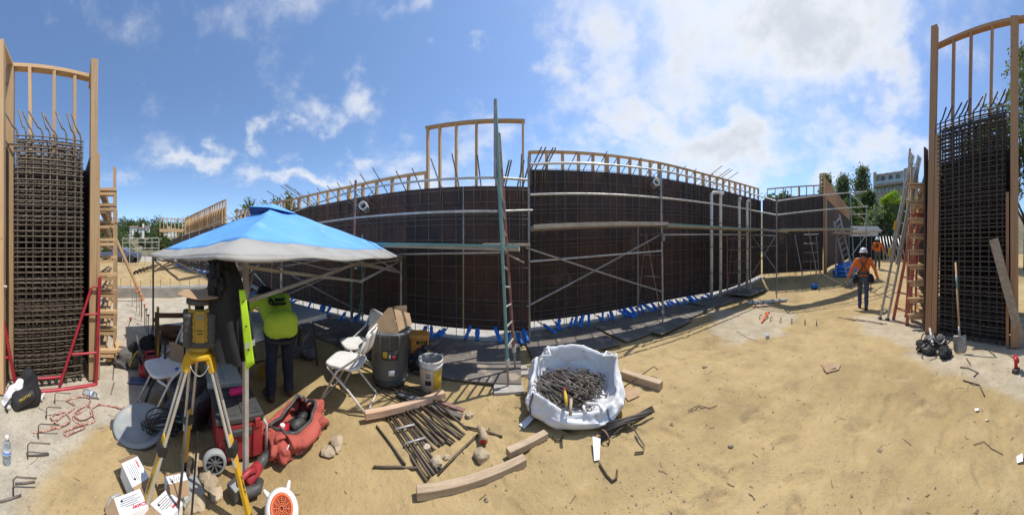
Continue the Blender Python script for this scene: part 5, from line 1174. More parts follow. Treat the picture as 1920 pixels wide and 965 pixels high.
m_ = MB(); m_.tube([q_ + (ux * .13 + bx_ * .02) * t for t in (0, .08, .2, .4, .6, .8, .92, 1)], [.022, .030, .032, .030, .032, .030, .030, .022], 16); m_.build('twine', 'pink', tr, True)
m_ = MB(); m_.tube([q_ - (ux * .13 + bx_ * .02) * .04, q_ + (ux * .13 + bx_ * .02) * 1.04], .008, 8); m_.build('core', 'cardboard', tr)
# hand-held blower
bl = thing('hand_blower', 'red and black cordless hand blower lying by the red tool bag', 'blower', Gd(470, 900))
Q = lambda px, py, z: G(px, py, z)
m_ = MB(); m_.tube([Q(462, 905, .07), Q(476, 886, .075), Q(490, 866, .07)], [.036, .042, .034], 12); m_.build('motor_body', 'red_tool', bl, True)
m_ = MB(); m_.tube([Q(484, 874, .075), Q(498, 856, .065), Q(514, 834, .045)], [.036, .032, .028], 14); m_.build('nozzle', 'charcoal', bl, True)
m_ = MB(); m_.tube([Q(497, 858, .065), Q(499, 855, .064)], [.04, .04], 14); m_.build('nozzle_collar', 'black', bl, True)
m_ = MB(); m_.tube([Q(480, 880, .12), Q(466, 884, .14), Q(452, 898, .13), Q(448, 912, .09)], [.018, .019, .019, .022], 10); m_.build('handle', 'red_tool', bl, True)
m_ = MB(); m_.tube([Q(446, 918, .06), Q(462, 924, .055), Q(484, 916, .05), Q(488, 900, .06)], [.028, .03, .03, .026], 10); m_.build('lower_grip', 'charcoal', bl, True)
m_ = MB(); m_.bar(Q(432, 926, .045), Q(450, 910, .05), .085, .08); m_.build('battery', 'charcoal', bl, bevel=.012); m_ = MB(); m_.bar(Q(436, 918, .095), Q(447, 909, .095), .05, .012); m_.build('battery_label', 'lid_grey', bl, bevel=.002)
# open red tool bag
bc = (G(507, 885) + G(606, 802)) / 2 + V(-.12, .02, 0); la = (G(606, 802) - G(507, 885)); la.z = 0; la.normalize(); sa_ = V(la.y, -la.x, 0)
tgb = thing('tool_bag', 'open dusty red canvas tool bag with dark trim on the dirt', 'tool bag', on(bc)); zb = on(bc).z
def bagp(a, k, seed=0):
    ca, sa2 = math.cos(a), math.sin(a); ex, ey = math.copysign(abs(ca) ** .55, ca), math.copysign(abs(sa2) ** .6, sa2)
    L_, W2 = .29, .165
    prof = interp([(0, .86), (.25, 1.06), (.55, 1.0), (.8, .84), (1, .74)], k); z = .74 * interp([(0, .0), (.25, .07), (.55, .17), (.8, .23), (1, .245)], k)
    p = bc + la * ex * L_ * prof + sa_ * ey * W2 * (prof if k < .9 else prof * .95); z += .035 * k * math.sin(2.5 * a + 1) + .02 * k * ex
    w_ = noise.noise(Vector((ca * 2.2, sa2 * 2.2, k * 3.5))) * .045 + noise.noise(Vector((ca * 5, sa2 * 5, k * 6))) * .028 + noise.noise(Vector((ca * 13, sa2 * 13, k * 9))) * .010
    return V(p.x, p.y, zb + z) + (la * ex + sa_ * ey) * w_ + V(0, 0, w_ * .4 * k)
m_ = MB(); m_.grid(lambda u, v: bagp(u * 2 * math.pi, v), 110, 30); m_.build('shell', 'red_cloth', tgb, True, solid=.006)
m_ = MB(); m_.tube([bagp(i / 40 * 2 * math.pi, 1.0) + V(0, 0, .004) for i in range(40)], .014, 8, closed=True); m_.build('zip_band', 'charcoal', tgb, True)
m_ = MB(); m_.tube([bagp(i / 40 * 2 * math.pi, .12) for i in range(40)], .010, 6, closed=True); m_.build('base_trim', 'charcoal', tgb, True)
m_ = MB(); m_.blob(bc + V(0, 0, zb + .06), (.2, .11, .05), 3, .3, 3, 2, Matrix.Rotation(math.atan2(la.y, la.x), 3, 'Z')); m_.build('lining', 'black_cloth', tgb, True)
flp = MB(); flp.grid(lambda u, v: bagp(math.pi * .35 + u * math.pi * .5, 1.0) + (-sa_ * -.10 + V(0, 0, .03 * math.sin(math.pi * v) - .06 * v)) * v, 14, 8); flp.build('folded_flap', 'red_cloth', tgb, True, solid=.006)
for a0_ in (.6, 2.6, 3.9, 5.5): p = bagp(a0_, .15); m_ = MB(); m_.blob(p + (p - bc).normalized() * .01, (.035, .03, .025), 2, .2, 2, a0_); m_.build('corner_patch', 'charcoal', tgb, True)
m_ = MB(); m_.tube([bagp(1.75 + .05 * k, .60 + .07 * math.sin(k * 1.3)) + (bagp(1.75 + .05 * k, .6) - bc).normalized() * .010 for k in range(9)], .004, 5); m_.build('script_print', 'paper', tgb, True)
for i, (dx_, dy_, z, mt_, nm_, lb_, ct_) in enumerate(((-.10, -.02, .11, 'red_plastic', 'power_tool', 'red power tool body inside the open tool bag', 'power tool'), (.02, .03, .12, 'charcoal', 'power_tool', 'black power tool inside the open tool bag', 'power tool'), (.13, -.01, .11, 'black', 'battery_pack', 'black battery pack at the far end inside the tool bag', 'battery'))):
    c = bc + la * dx_ + sa_ * dy_ + V(0, 0, zb + z); m_ = MB(); m_.tube([c - la * .06, c, c + la * .07], [.035, .042, .026], 12); o = m_.build(nm_, mt_, None, True); tag(o, lb_, ct_)
    m_ = MB(); m_.tube([c, c + sa_ * .06 - V(0, 0, .06)], [.02, .024], 10); m_.build('grip', 'charcoal', o, True)
    if i == 0: m_ = MB(); m_.lathe([(.022, 0), (.02, .006)], c + V(0, 0, .038), 14); m_.build('badge', 'paper', o)
# white and orange drum blower
fc = V(1.36 * math.sin(az(528)), 1.36 * math.cos(az(528)), 0); fc = on(fc); tocam = V(-fc.x, -fc.y, 0).normalized(); ax_ = (tocam * .55 + Z3 * .85).normalized(); rotf = ax_.to_track_quat('Z', 'Y').to_matrix(); fo = fc + V(0, 0, .085)
fnb = thing('drum_blower', 'white drum fan with orange grille at the bottom edge of the picture', 'blower fan', fc)
m_ = MB(); m_.lathe([(.05, -.085), (.088, -.075), (.098, -.03), (.098, .02), (.09, .045), (.075, .056), (.062, .058), (.060, .045), (.001, .042)], fo, 36, rotf, cap1=False); m_.build('housing', 'hat_white', fnb, True)
m_ = MB(); m_.lathe([(.062, .044), (.066, .060), (.058, .064), (.052, .060), (.050, .044)], fo, 32, rotf, cap0=False, cap1=False); m_.build('grille_ring', 'fan_orange', fnb, True)
m_ = MB(); m_.lathe([(.05, .046), (.001, .0462)], fo, 24, rotf, cap0=False, cap1=False); m_.build('grille_back', 'leather', fnb)
for rr_ in (.012, .021, .030, .039, .047): m_ = MB(); m_.tube([fo + rotf @ V(rr_ * math.cos(a), rr_ * math.sin(a), .056) for a in [k / 28 * 2 * math.pi for k in range(28)]], .0019, 5, closed=True); m_.build('grille_hoop', 'fan_orange', fnb, True)
for k in range(12): a = k / 12 * 2 * math.pi; rod('grille_spoke', fo + rotf @ V(.008 * math.cos(a), .008 * math.sin(a), .055), fo + rotf @ V(.05 * math.cos(a), .05 * math.sin(a), .056), .0016, 'fan_orange', fnb)
for a in (1.2, 2.5): 
    e = fo + rotf @ V(.095 * math.cos(a), .095 * math.sin(a), 0); dv = (rotf @ V(math.cos(a), math.sin(a), .3)).normalized(); m_ = MB(); m_.tube([e, e + dv * .02, e + dv * .045], [.016, .013, .007], 10); m_.build('lug', 'hat_white', fnb, True)

# ================================================================ cartons and clutter round the tripod
def carton(px, py, ztop, sx, sy, sz, rz, lab, txt=None, tilt=(0, 0), open_=False, ts=.022):
    c = G(px, py, ztop); o3 = V(c.x, c.y, 0); g = GZ(c.x, c.y); rot = Matrix.Rotation(rz, 3, 'Z') @ Matrix.Rotation(tilt[0], 3, 'X') @ Matrix.Rotation(tilt[1], 3, 'Y'); cen = V(c.x, c.y, max(ztop - sz / 2, g + sz / 2))
    t = thing('carton', lab, 'carton', V(c.x, c.y, g), 'white cartons round the tripod foot')
    m_ = MB(); m_.box(cen, (sx, sy, sz), rot); m_.build('box', 'paper', t, bevel=.001)
    for s_ in (-1, 1): m_ = MB(); w_ = sy * .5; a = cen + rot @ V(s_ * sx / 2, 0, sz / 2); m_.box(a + rot @ V(s_ * .028, 0, -.02), (.07, sy * .96, .003), rot @ Matrix.Rotation(s_ * .7, 3, 'Y')); m_.build('flap', 'cardboard', t)
    tz = cen + rot @ V(0, 0, sz / 2 + .0016)
    if txt: text_mesh(txt, ts, frame_tf(tz + rot @ V(-sx * .22, sy * .3, 0), rot @ V(1, 0, 0), rot @ V(0, 1, 0)), 'lettering', 'print_red', t, bold=.0006)
    for k in range(5): m_ = MB(); m_.box(tz + rot @ V(-sx * .02 + .012 * (k % 2), sy * (.12 - .10 * k), -.0006), (sx * (.5 + .12 * (k % 3)), .004, .001), rot); m_.build('print_line', 'print_grey', t)
    m_ = MB(); m_.lathe([(.007, 0), (.007, .0012)], tz + rot @ V(sx * .28, -sy * .2, -.0006), 12, rot); m_.build('hand_hole', 'print_dark', t)
    return t
carton(252, 880, .13, .155, .125, .11, .55, 'white printed carton behind the left tripod leg', 'Oatey', (.0, .18))
carton(246, 944, .14, .165, .125, .12, -1.15, 'white carton with red lettering at the bottom left of the tripod', 'Oatey', (.12, 0), ts=.032)
carton(311, 947, .12, .155, .13, .10, -.75, 'white carton with red lettering between the tripod legs', 'Oatey', (0, -.22), ts=.028)
carton(330, 897, .13, .055, .14, .13, .1, 'narrow open white carton right of the centre tripod leg', None)
c = G(356, 915, .03); wt_ = thing('junction_box_lid', 'square pale grey lid lying tilted by the narrow carton', 'lid', on(c)); m_ = MB(); rot = Matrix.Rotation(.25, 3, 'Z') @ Matrix.Rotation(.2, 3, 'X'); m_.box(on(c) + V(0, 0, .035), (.15, .15, .014), rot); m_.build('plate', 'lid_grey', wt_, bevel=.004); m_ = MB(); m_.lathe([(.008, 0), (.008, .005)], on(c) + V(0, 0, .042), 12, rot); m_.build('knob', 'white', wt_)
for i, (x0, y0, x1, y1, w_, lab) in enumerate(((352, 893, 357, 862, .028, 'short pale lath standing by the centre tripod leg'), (366, 893, 369, 858, .035, 'short grey lath behind the pale one by the tripod'))):
    m_ = MB(); m_.bar(Gd(x0, y0) + V(0, 0, .02), Gd(x1, y1) + V(0, 0, .05), w_, .012); tag(m_.build('lath', ('lumber_pale', 'lumber_grey')[i]), lab, 'lath')
ch = thing('steel_clamp', 'small steel clamp at the bottom left beside the white cartons', 'clamp', Gd(212, 945)); p = Gd(213, 945)
for a, b_, r_ in (((200, 952, .02), (208, 934, .06), .010), ((208, 934, .06), (224, 926, .05), .010), ((206, 958, .015), (222, 948, .03), .014), ((218, 962, .03), (222, 940, .02), .012)): rod('jaw', G(a[0], a[1], a[2]), G(b_[0], b_[1], b_[2]), r_, 'steel_pale' if r_ == .010 else 'leather', ch)
# cable coil, lid, bag
cc_ = thing('cable_coil', 'tangled coil of black and green cable beside the bin lid', 'cable', Gd(305, 825)); rnd = random.Random(8); c0 = Gd(305, 822)
for i in range(16):
    rx, rz_, ph, tl = rnd.uniform(.10, .165), rnd.uniform(.07, .13), rnd.uniform(0, 6), rnd.uniform(-.5, .5); cc0 = c0 + V(rnd.uniform(-.05, .04), rnd.uniform(-.05, .05), .10 + rnd.uniform(-.02, .05)); pts = []
    for k in range(26): a = ph + k / 26 * 2 * math.pi; pts.append(cc0 + V(.05 * math.sin(a + tl) * (1 + tl), rx * math.cos(a), rz_ * math.sin(a)))
    m_ = MB(); m_.tube([V(q_.x, q_.y, max(q_.z, .008)) for q_ in pts], .0055, 6, closed=True); m_.build('loop', ('black', 'charcoal', 'steel_teal', 'charcoal')[i % 4], cc_, True)
ld = thing('bin_lid', 'round dusty grey bin lid lying on the ground left of the tripod', 'lid', Gd(263, 800)); p = Gd(263, 800); rot = Matrix.Rotation(.10, 3, 'X') @ Matrix.Rotation(.12, 3, 'Y'); 
m_ = MB(); m_.lathe([(.225, 0), (.245, .004), (.248, .03), (.235, .042), (.205, .040), (.195, .028), (.10, .034), (.001, .036)], p + V(0, 0, .012), 40, rot, cap1=False); m_.build('disc', 'lid_grey', ld, True)
m_ = MB(); m_.lathe([(.246, -.002), (.254, .008), (.254, .024), (.246, .030)], p + V(0, 0, .012), 40, rot, cap0=False, cap1=False); m_.build('rim', 'charcoal', ld, True)
for sx in (-1, 1): m_ = MB(); m_.box(p + rot @ V(0, sx * .25, .03), (.11, .04, .035), rot); m_.build('grip', 'charcoal', ld, bevel=.008)
c = Gd(352, 815)
lump('rubbish_bag', 'large dull black rubbish bag standing behind the tripod', 'rubbish bag', [(c + V(-.12, 0, .16), c + V(-.10, .12, .18), .17, .15), (c + V(-.14, .02, .28), c + V(-.15, .08, .40), .16, .10)], .016, 'black_bag', .06, 6, 12)
# white chair, wooden chair and junk on the slab
t3 = chair(on(V(-2.36, .22, 0)), (.25, -.97, 0), 'white folding chair with its back to the slab, behind the tripod')
wcx = on(V(-3.12, .36, 0)); wch = thing('wooden_chair', 'dark brown wooden chair standing under the canopy edge', 'chair', wcx); cv = V(wcx.x, wcx.y, 0).normalized(); cs_ = V(cv.y, -cv.x, 0)
m_ = MB(); m_.box(wcx + V(0, 0, .44), (.40, .38, .035), math.atan2(cs_.y, cs_.x)); m_.build('seat', 'leather', wch, bevel=.008)
for a in (-1, 1):
    beam('rear_leg', wcx + cs_ * a * .17 - cv * .17, wcx + cs_ * a * .18 - cv * .22 + V(0, 0, .84), .03, .035, 'leather', wch, up=cv); beam('front_leg', wcx + cs_ * a * .17 + cv * .16, wcx + cs_ * a * .17 + cv * .16 + V(0, 0, .43), .03, .03, 'leather', wch, up=cv)
for z in (.64, .80): beam('back_rail', wcx - cs_ * .18 - cv * .21 + V(0, 0, z), wcx + cs_ * .18 - cv * .21 + V(0, 0, z), .02, .06, 'leather', wch)
c = wcx + V(0, 0, .46); lump('folded_bag', 'brown folded bag lying on the wooden chair', 'bag', [(c + V(-.05, -.05, .06), c + V(.05, .05, .06), .09, .09)], .014, 'leather', .03, 8, 3)
c = Gd(228, 682)
lump('jacket_heap', 'grey work jacket dropped in a heap on the sunlit slab', 'jacket', [(c + V(-.12, -.05, .10), c + V(.05, .05, .14), .12, .10), (c + V(.05, .1, .16), c + V(.10, .42, .10), .08, .05), (c + V(0, -.12, .04), c + V(.12, .05, .04), .07, .05)], .014, 'grey_cloth', .05, 9, 4)
c = Gd(260, 692); ctb = thing('canvas_bag', 'tan-strapped grey canvas bag beside the dropped jacket', 'bag', c)
lump('bag_body', None, None, [(c + V(-.05, -.08, .10), c + V(-.05, .1, .11), .10, .10), (c + V(-.04, 0, .2), c + V(-.06, .06, .22), .06, .05)], .013, 'grey_cloth', .035, 10, 7, parent=ctb)
m_ = MB(); m_.tube([c + V(.03, -.12 + .024 * k, .06 + .20 * math.sin(k / 10 * math.pi)) for k in range(11)], .012, 6); m_.build('strap', 'label_yellow', ctb, True)
c = on(V(-2.95, .05, 0)); rc_ = thing('fuel_can', 'red plastic fuel can among the clutter on the slab', 'fuel can', c); lump('can', None, None, [(c + V(0, 0, .12), c + V(.02, .10, .20), .12, .11)], .014, 'red_plastic', .01, 5, 7, parent=rc_); m_ = MB(); m_.tube([c + V(0, -.05, .26), c + V(0, 0, .34), c + V(0, .10, .35), c + V(0, .17, .28)], .016, 8); m_.build('handle', 'red_plastic', rc_, True); m_ = MB(); m_.tube([c + V(.02, -.06, .2), c + V(.06, -.13, .30)], .022, 10); m_.build('spout', 'black', rc_, True)
c = on(V(-3.35, .02, 0)); lump('black_backpack', 'black backpack lying behind the red fuel can', 'backpack', [(c + V(0, -.08, .18), c + V(0, .1, .22), .16, .15), (c + V(0, .04, .32), c + V(0, .08, .36), .10, .07)], .016, 'black_cloth', .03, 8, 2)
for i, (corn, lab) in enumerate(((((316, 700, 2.45), (343, 708, 2.35), (345, 650, 2.5), (323, 640, 2.6)), 'brown cardboard panel leaning behind the tripod head'), (((306, 712, 2.5), (318, 716, 2.42), (324, 642, 2.62), (318, 640, 2.66)), 'narrow brown board edge leaning beside the cardboard panel'))):
    m_ = MB(); q4 = [P(*q_) for q_ in corn]; m_.add(q4, [(0, 1, 2, 3)]); tag(m_.build('leaning_board', 'cardboard', None, solid=.012), lab, 'cardboard')
c = P(331, 704, 2.3); m_ = MB(); m_.blob(c, (.05, .05, .07), 3, .4, 3, 4); tag(m_.build('blue_packet', 'blue_wrap', None, True), 'crumpled blue plastic packet in front of the cardboard panel', 'packet')
c = Gd(262, 718); lump('flat_cloth', 'flat grey-blue cloth lying on the slab in the canopy shade', 'cloth', [(c + V(0, -.12, .012), c + V(.02, .14, .012), .03, .025), (c + V(-.08, -.1, .012), c + V(-.06, .1, .012), .03, .03)], .012, 'strap', .012, 9, 3)
for a, b_, r_, mt_, nm, lab in (((311, 713, 2.38), (309, 640, 2.6), .016, 'charcoal', 'steel_post', 'dark steel post standing among the clutter'), ((270, 760, 2.42), (296, 690, 2.5), .014, 'charcoal', 'steel_bar', 'dark bar leaning toward the tripod from the bin lid'), ((297, 650, 2.9), (296, 575, 3.0), .018, 'yellow_tool', 'marking_stake', 'olive marking stake behind the white chair'), ((262, 705, 2.9), (261, 640, 2.95), .008, 'steel_rust', 'steel_pin', 'thin rusty pin standing in the slab by the canvas bag'), ((282, 690, 2.75), (255, 628, 3.0), .014, 'grey_cloth', 'pry_bar', 'grey pry bar leaning over the canvas bag')):
    p0 = P(*a); 
    if nm not in ('steel_bar',): p0 = V(p0.x, p0.y, min(p0.z, .3)); p0 = on(p0) 
    m_ = MB(); m_.tube([p0, P(*b_)], r_, 8); tag(m_.build(nm, mt_, None, True), lab, nm.replace('_', ' '))
# backpack on the slab
bc2 = on(V(2.43 * math.sin(az(47)), 2.43 * math.cos(az(47)), 0)); bv = V(bc2.x, bc2.y, 0).normalized(); bs = V(bv.y, -bv.x, 0)
bp_ = thing('backpack', 'black backpack with yellow lettering and white cloth spilling out, on the slab', 'backpack', bc2)
lump('pack_body', None, None, [(bc2 + bv * .12 + bs * .02 + V(0, 0, .12), bc2 + bv * .10 + bs * .03 + V(0, 0, .25), .14, .08), (bc2 - bs * .08 + V(0, 0, .08), bc2 + bs * .07 + V(0, 0, .10), .085, .10), (bc2 - bs * .09 - bv * .04 + V(0, 0, .06), bc2 + bs * .04 - bv * .02 + V(0, 0, .08), .07, .07)], .013, 'black_cloth', .025, 9, 3, parent=bp_)
lump('front_pocket', None, None, [(bc2 - bv * .085 - bs * .07 + V(0, 0, .07), bc2 - bv * .06 + bs * .06 + V(0, 0, .15), .055, .06)], .012, 'black', .012, 9, 5, parent=bp_)
text_mesh('PROTTO', .032, frame_tf(bc2 - bv * .128 + bs * .0 + V(0, 0, .155), bs * .85 + Z3 * .5, Z3 * .8 + bv * .55 - bs * .4), 'lettering', 'label_yellow', bp_)
lump('cloth', None, None, [(bc2 - bs * .17 + V(0, 0, .07), bc2 - bs * .06 + bv * .04 + V(0, 0, .19), .055, .06), (bc2 - bs * .2 + V(0, 0, .03), bc2 - bs * .16 - bv * .06 + V(0, 0, .03), .045, .035), (bc2 + bs * .17 + bv * .05 + V(0, 0, .04), bc2 + bs * .19 + bv * .06 + V(0, 0, .05), .035, .03)], .011, 'bagwhite', .03, 12, 2, parent=bp_)
m_ = MB(); m_.tube([bc2 - bs * .14 - bv * .08 + V(0, 0, .12), bc2 - bs * .2 - bv * .1 + V(0, 0, .04), bc2 - bs * .17 - bv * .13 + V(0, 0, .012)], .011, 6); m_.build('strap', 'black', bp_, True)
# rope
rnd = random.Random(21); pts = []; cx, cy = 150, 788
keys = [(62, 812), (95, 806), (108, 800), (95, 783), (120, 775), (132, 792), (112, 803), (98, 795), (140, 765), (125, 752), (150, 745), (170, 750), (160, 768), (140, 780), (155, 790), (175, 778), (165, 762), (145, 772), (138, 788), (160, 800), (150, 808), (128, 818), (120, 812), (140, 804), (165, 796), (178, 788), (170, 772), (190, 760), (215, 764), (228, 768), (242, 763)]
wp = [Gd(*k) for k in keys]
for i in range(len(wp) - 1):
    p0, p1, p2, p3 = wp[max(i - 1, 0)], wp[i], wp[i + 1], wp[min(i + 2, len(wp) - 1)]
    for k in range(6):
        t = k / 6; q_ = .5 * ((2 * p1) + (p2 - p0) * t + (2 * p0 - 5 * p1 + 4 * p2 - p3) * t * t + (3 * p1 - p0 - 3 * p2 + p3) * t ** 3); pts.append(on(q_, .009 + .008 * (i % 3)))
m_ = MB(); m_.tube(pts, .0075, 6); tag(m_.build('rope', 'rope', None, True), 'tangled red and white rope on the pale slab', 'rope')
def wbottle(p, lab, lying=None):
    t = thing('water_bottle', lab, 'bottle', p, 'clear plastic water bottles'); rot = Matrix.Identity(3) if lying is None else Matrix.Rotation(lying, 3, 'Z') @ Matrix.Rotation(R(88), 3, 'Y'); o3 = p + V(0, 0, .002 if lying is None else .034)
    m_ = MB(); m_.lathe([(.028, 0), (.032, .006), (.032, .05), (.030, .06), (.032, .07), (.032, .13), (.026, .155), (.012, .172), (.012, .185)], o3, 18, rot); m_.build('bottle', 'glassy', t, True)
    m_ = MB(); m_.lathe([(.0325, .075), (.0325, .118)], o3, 18, rot, cap0=False, cap1=False); m_.build('label_band', 'bluewhite', t, True)
    m_ = MB(); m_.lathe([(.0328, .080), (.0328, .094)], o3, 18, rot, cap0=False, cap1=False); m_.build('label_stripe', 'blue_wrap', t, True)
    m_ = MB(); m_.lathe([(.014, .183), (.014, .197)], o3, 14, rot); m_.build('cap', 'white', t)
wbottle(Gd(13, 866), 'clear plastic water bottle standing on the slab at far left'); wbottle(Gd(1440, 636), 'clear plastic water bottle lying on the dirt at right centre', .6); wbottle(Gd(158, 738), 'clear plastic water bottle lying by the red frame', 1.2)
# bent bars standing out of the slab
for i, (px, py, hgt, dxp, lab) in enumerate(((25, 930, .13, 44, 'nearest hooked bar standing in the slab at far left'), (52, 860, .13, 42, 'second hooked bar standing in the slab above the bottle'), (72, 822, .13, 40, 'third hooked bar standing in the slab below the backpack'), (87, 785, .12, 28, 'hooked bar standing in the slab right of the backpack'), (103, 756, .12, 30, 'hooked bar standing in the slab by the red frame'), (14, 745, .14, 18, 'hooked bar standing behind the backpack'))):
    b0_ = Gd(px, py); e = Gd(px + dxp, py); d = (e - b0_); d.z = 0; d.normalize(); L = (e - b0_).length
    m_ = MB(); m_.tube([b0_ - V(0, 0, .02), b0_ + V(0, 0, hgt - .02), b0_ + d * .02 + V(0, 0, hgt), b0_ + d * L + V(0, 0, hgt - .01)], .0052, 6); tag(m_.build('hooked_bar', 'rebar', None, True), lab, 'rebar', 'hooked bars in the slab')
for i, (px, py, dx_, dy_, lab) in enumerate(((52, 855, 40, -2, 'bar lying flat beside the second hooked bar'), (0, 942, 40, -12, 'bar lying flat at the bottom left corner'), (28, 908, 38, -3, 'bar lying flat beside the nearest hooked bar'), (208, 740, 6, -22, 'bar lying flat on the slab below the canvas bag'), (212, 712, 2, -30, 'bar stub on the slab left of the canopy shade'))):
    m_ = MB(); m_.tube([Gd(px, py) + V(0, 0, .012), Gd(px + dx_, py + dy_) + V(0, 0, .014)], .0065, 6); tag(m_.build('loose_bar', 'rebar', None, True), lab, 'rebar')
for i in range(6):                                    # starter hooks in the right-hand footing
    px, py = ((1444, 602), (1462, 604), (1483, 606), (1508, 608), (1530, 610), (1424, 598))[i]; b0_ = Gd(px, py); m_ = MB(); d = V(.16, .03, 0)
    m_.tube([b0_ - V(0, 0, .02), b0_ + V(-.02, -.02, .07), b0_ + d * .5 + V(0, 0, .09), b0_ + d * 1.3 + V(0, 0, .03)], .008, 6); tag(m_.build('hooked_bar', 'rebar_dark', None, True), 'bent bar rising from the dusty footing, %s of six in a row' % ('second', 'third', 'fourth', 'fifth', 'rightmost', 'leftmost')[i], 'rebar', 'hooked bars in the right footing')
for i in range(4):
    px, py = ((1588, 598), (1605, 600), (1624, 602), (1645, 606))[i]; b0_ = Gd(px, py); m_ = MB(); m_.tube([b0_ + V(.12, .25, .02), b0_ + V(0, 0, .015), b0_ + V(-.1, -.22, .015)], .008, 6); tag(m_.build('loose_bar', 'rebar', None, True), 'thin bar on the dirt near the ladders, %s of four' % ('leftmost', 'second', 'third', 'rightmost')[i], 'rebar', 'bars on the dirt near the ladders')
# capped starter bars on the slab
def capped(p, h, lab, grp, mt_='orange_cap', r_=.008, cr_=.034, lean=(0, 0)):
    t = thing('capped_bar', lab, 'capped bar', p, grp); tip_ = p + V(lean[0], lean[1], h); rod('bar', p, tip_, r_, 'rebar', t)
    m_ = MB(); m_.lathe([(.012, -.05), (.014, -.012), (cr_, .0), (cr_, .012), (.012, .018)], tip_, 12); m_.build('cap', mt_, t, True)
row = [((253, 530), 7.6), ((259, 538), 6.9), ((256, 546), 6.4), ((266, 553), 5.9), ((265, 561), 5.5), ((271, 571), 5.1), ((274, 580), 4.8), ((278, 591), 4.5), ((262, 545), 6.1), ((248, 541), 7.1)]
for i, ((px, py), r) in enumerate(row):
    t_ = P(px, py, r); p = on(t_); capped(p, t_.z - p.z, 'orange-capped bar standing on the slab, %s in its row' % ('far end', 'second from the far end', 'third from the far end', 'fifth from the far end', 'sixth from the far end', 'fourth from the near end', 'second from the near end', 'nearest', 'fourth from the far end', 'leftmost')[i], 'orange capped bars on the slab')
for i, (px, py, r, lab) in enumerate(((245, 597, 4.4, 'red-capped bar pair standing left of the orange-capped row'), (289, 598, 4.1, 'red-capped bar standing beside the canopy’s left leg'))):
    t_ = P(px, py, r); p = on(t_ + V(.03, -.1, 0)); capped(p, t_.z - p.z, lab, None, 'red_cap', lean=(-.03, .1)); 
for i in range(13):
    y = -1.9 + i * .36; p = V(-8.55 + .03 * (i % 2), y, .375); h = random.uniform(.22, .32); capped(p, h, 'short orange-tipped bar on the low footing, %s from the left' % ('first', 'second', 'third', 'fourth', 'fifth', 'sixth', 'seventh', 'eighth', 'ninth', 'tenth', 'eleventh', 'twelfth', 'thirteenth')[i], 'short capped bars on the footing', cr_=.03)

# ================================================================ timber, bars and stones on the dirt
def timber(a, b_, w_, h_, mt_, lab, za=.0, zb_=.0, nm='timber', mid=0.0, roll=0.0):
    a, b_ = fan(a), fan(b_); d = (b_ - a); L = d.length; n = 10; me_ = MB(); vs = []
    rot = Matrix.Rotation(math.atan2(d.y, d.x) - math.pi / 2, 3, 'Z') @ Matrix.Rotation(math.asin((zb_ - za) / L), 3, 'X') @ Matrix.Rotation(roll, 3, 'Y')
    for i in range(n + 1):
        y = (i / n - .5) * L; k = mid * (1 - (2 * i / n - 1) ** 2); j = .0025 * math.sin(i * 2.1 + L * 9)
        for (x, z) in ((-w_ / 2, -h_ / 2), (w_ / 2, -h_ / 2), (w_ / 2, h_ / 2), (-w_ / 2, h_ / 2)): vs.append(V(x + k + j, y, z + j))
    me_.add(vs, [(i * 4 + j, i * 4 + (j + 1) % 4, i * 4 + 4 + (j + 1) % 4, i * 4 + 4 + j) for i in range(n) for j in range(4)] + [(3, 2, 1, 0), (n * 4, n * 4 + 1, n * 4 + 2, n * 4 + 3)])
    o = me_.build(nm, mt_, None, bevel=.004, origin=(0, 0, 0)); o.location = (a + b_) / 2 + V(0, 0, (za + zb_) / 2 + h_ / 2); o.rotation_euler = rot.to_euler(); return tag(o, lab, 'timber')
mat('timber_pink', (.66, .46, .32), .8, (.56, .36, .23), 7, stretch=(3, .35, 3), bump=.3, bscale=25, speck=((.36, .19, .11), 3.5, .72))
mat('timber_old', (.52, .40, .27), .85, (.38, .28, .18), 9, stretch=(3, .3, 3), bump=.5, bscale=22, speck=((.22, .15, .10), 5, .68))
timber(Gd(684, 792), Gd(833, 752), .062, .062, 'timber_pink', 'clean pale timber block lying across the rebar pile', .04, .05)
timber(Gd(781, 928), Gd(984, 866), .062, .055, 'timber_old', 'cracked weathered timber on the dirt, longer of two end to end', 0, 0, mid=.0)
timber(Gd(952, 862), Gd(1024, 818), .06, .05, 'timber_old', 'shorter weathered timber beyond the cracked one on the dirt', .03, 0)
timber(Gd(1166, 703), Gd(1240, 727), .09, .085, 'timber_old', 'short brown timber lying right behind the bulk bag', 0, 0)
timber(Gd(806, 765), Gd(866, 785), .06, .02, 'walkply', 'dark splintered board at the right end of the rebar pile', .03, .02, nm='board_scrap'); timber(Gd(745, 742), Gd(800, 762), .06, .025, 'bin_grey', 'blue-grey painted board under the pale timber', .02, .04, nm='board_scrap'); timber(Gd(820, 757), Gd(870, 776), .05, .018, 'steel_rust', 'faded red board scrap right of the pale timber', .03, .03, nm='board_scrap')
timber(Gd(1412, 576), Gd(1446, 573), .14, .05, 'timber_pink', 'small pale board lying on the dirt near the far scaffold', 0, 0)
rp = 0
def bars(specs, nm, lab, grp, mt_='rebar_warm', r_=.0105):
    for i, (x0, y0, x1, y1, z) in enumerate(specs):
        m_ = MB(); a, b_ = Gd(x0, y0), Gd(x1, y1); m_.tube([a + V(0, 0, z), (a + b_) / 2 + V(0, 0, z + .004), b_ + V(0, 0, max(.012, z - .02))], r_ * random.uniform(.85, 1.1), 7); tag(m_.build(nm, mt_, None, True), lab, 'rebar', grp)
sp = []
for i in range(5): sp.append((724 + i * 6, 783 - i * 1.5, 800 + i * 7, 898 - i * 4, .013 + .02 * (i % 2)))
bars(sp, 'cut_bar', 'thick bar in the strapped left bundle of the rebar pile', 'bars of the left bundle in the pile')
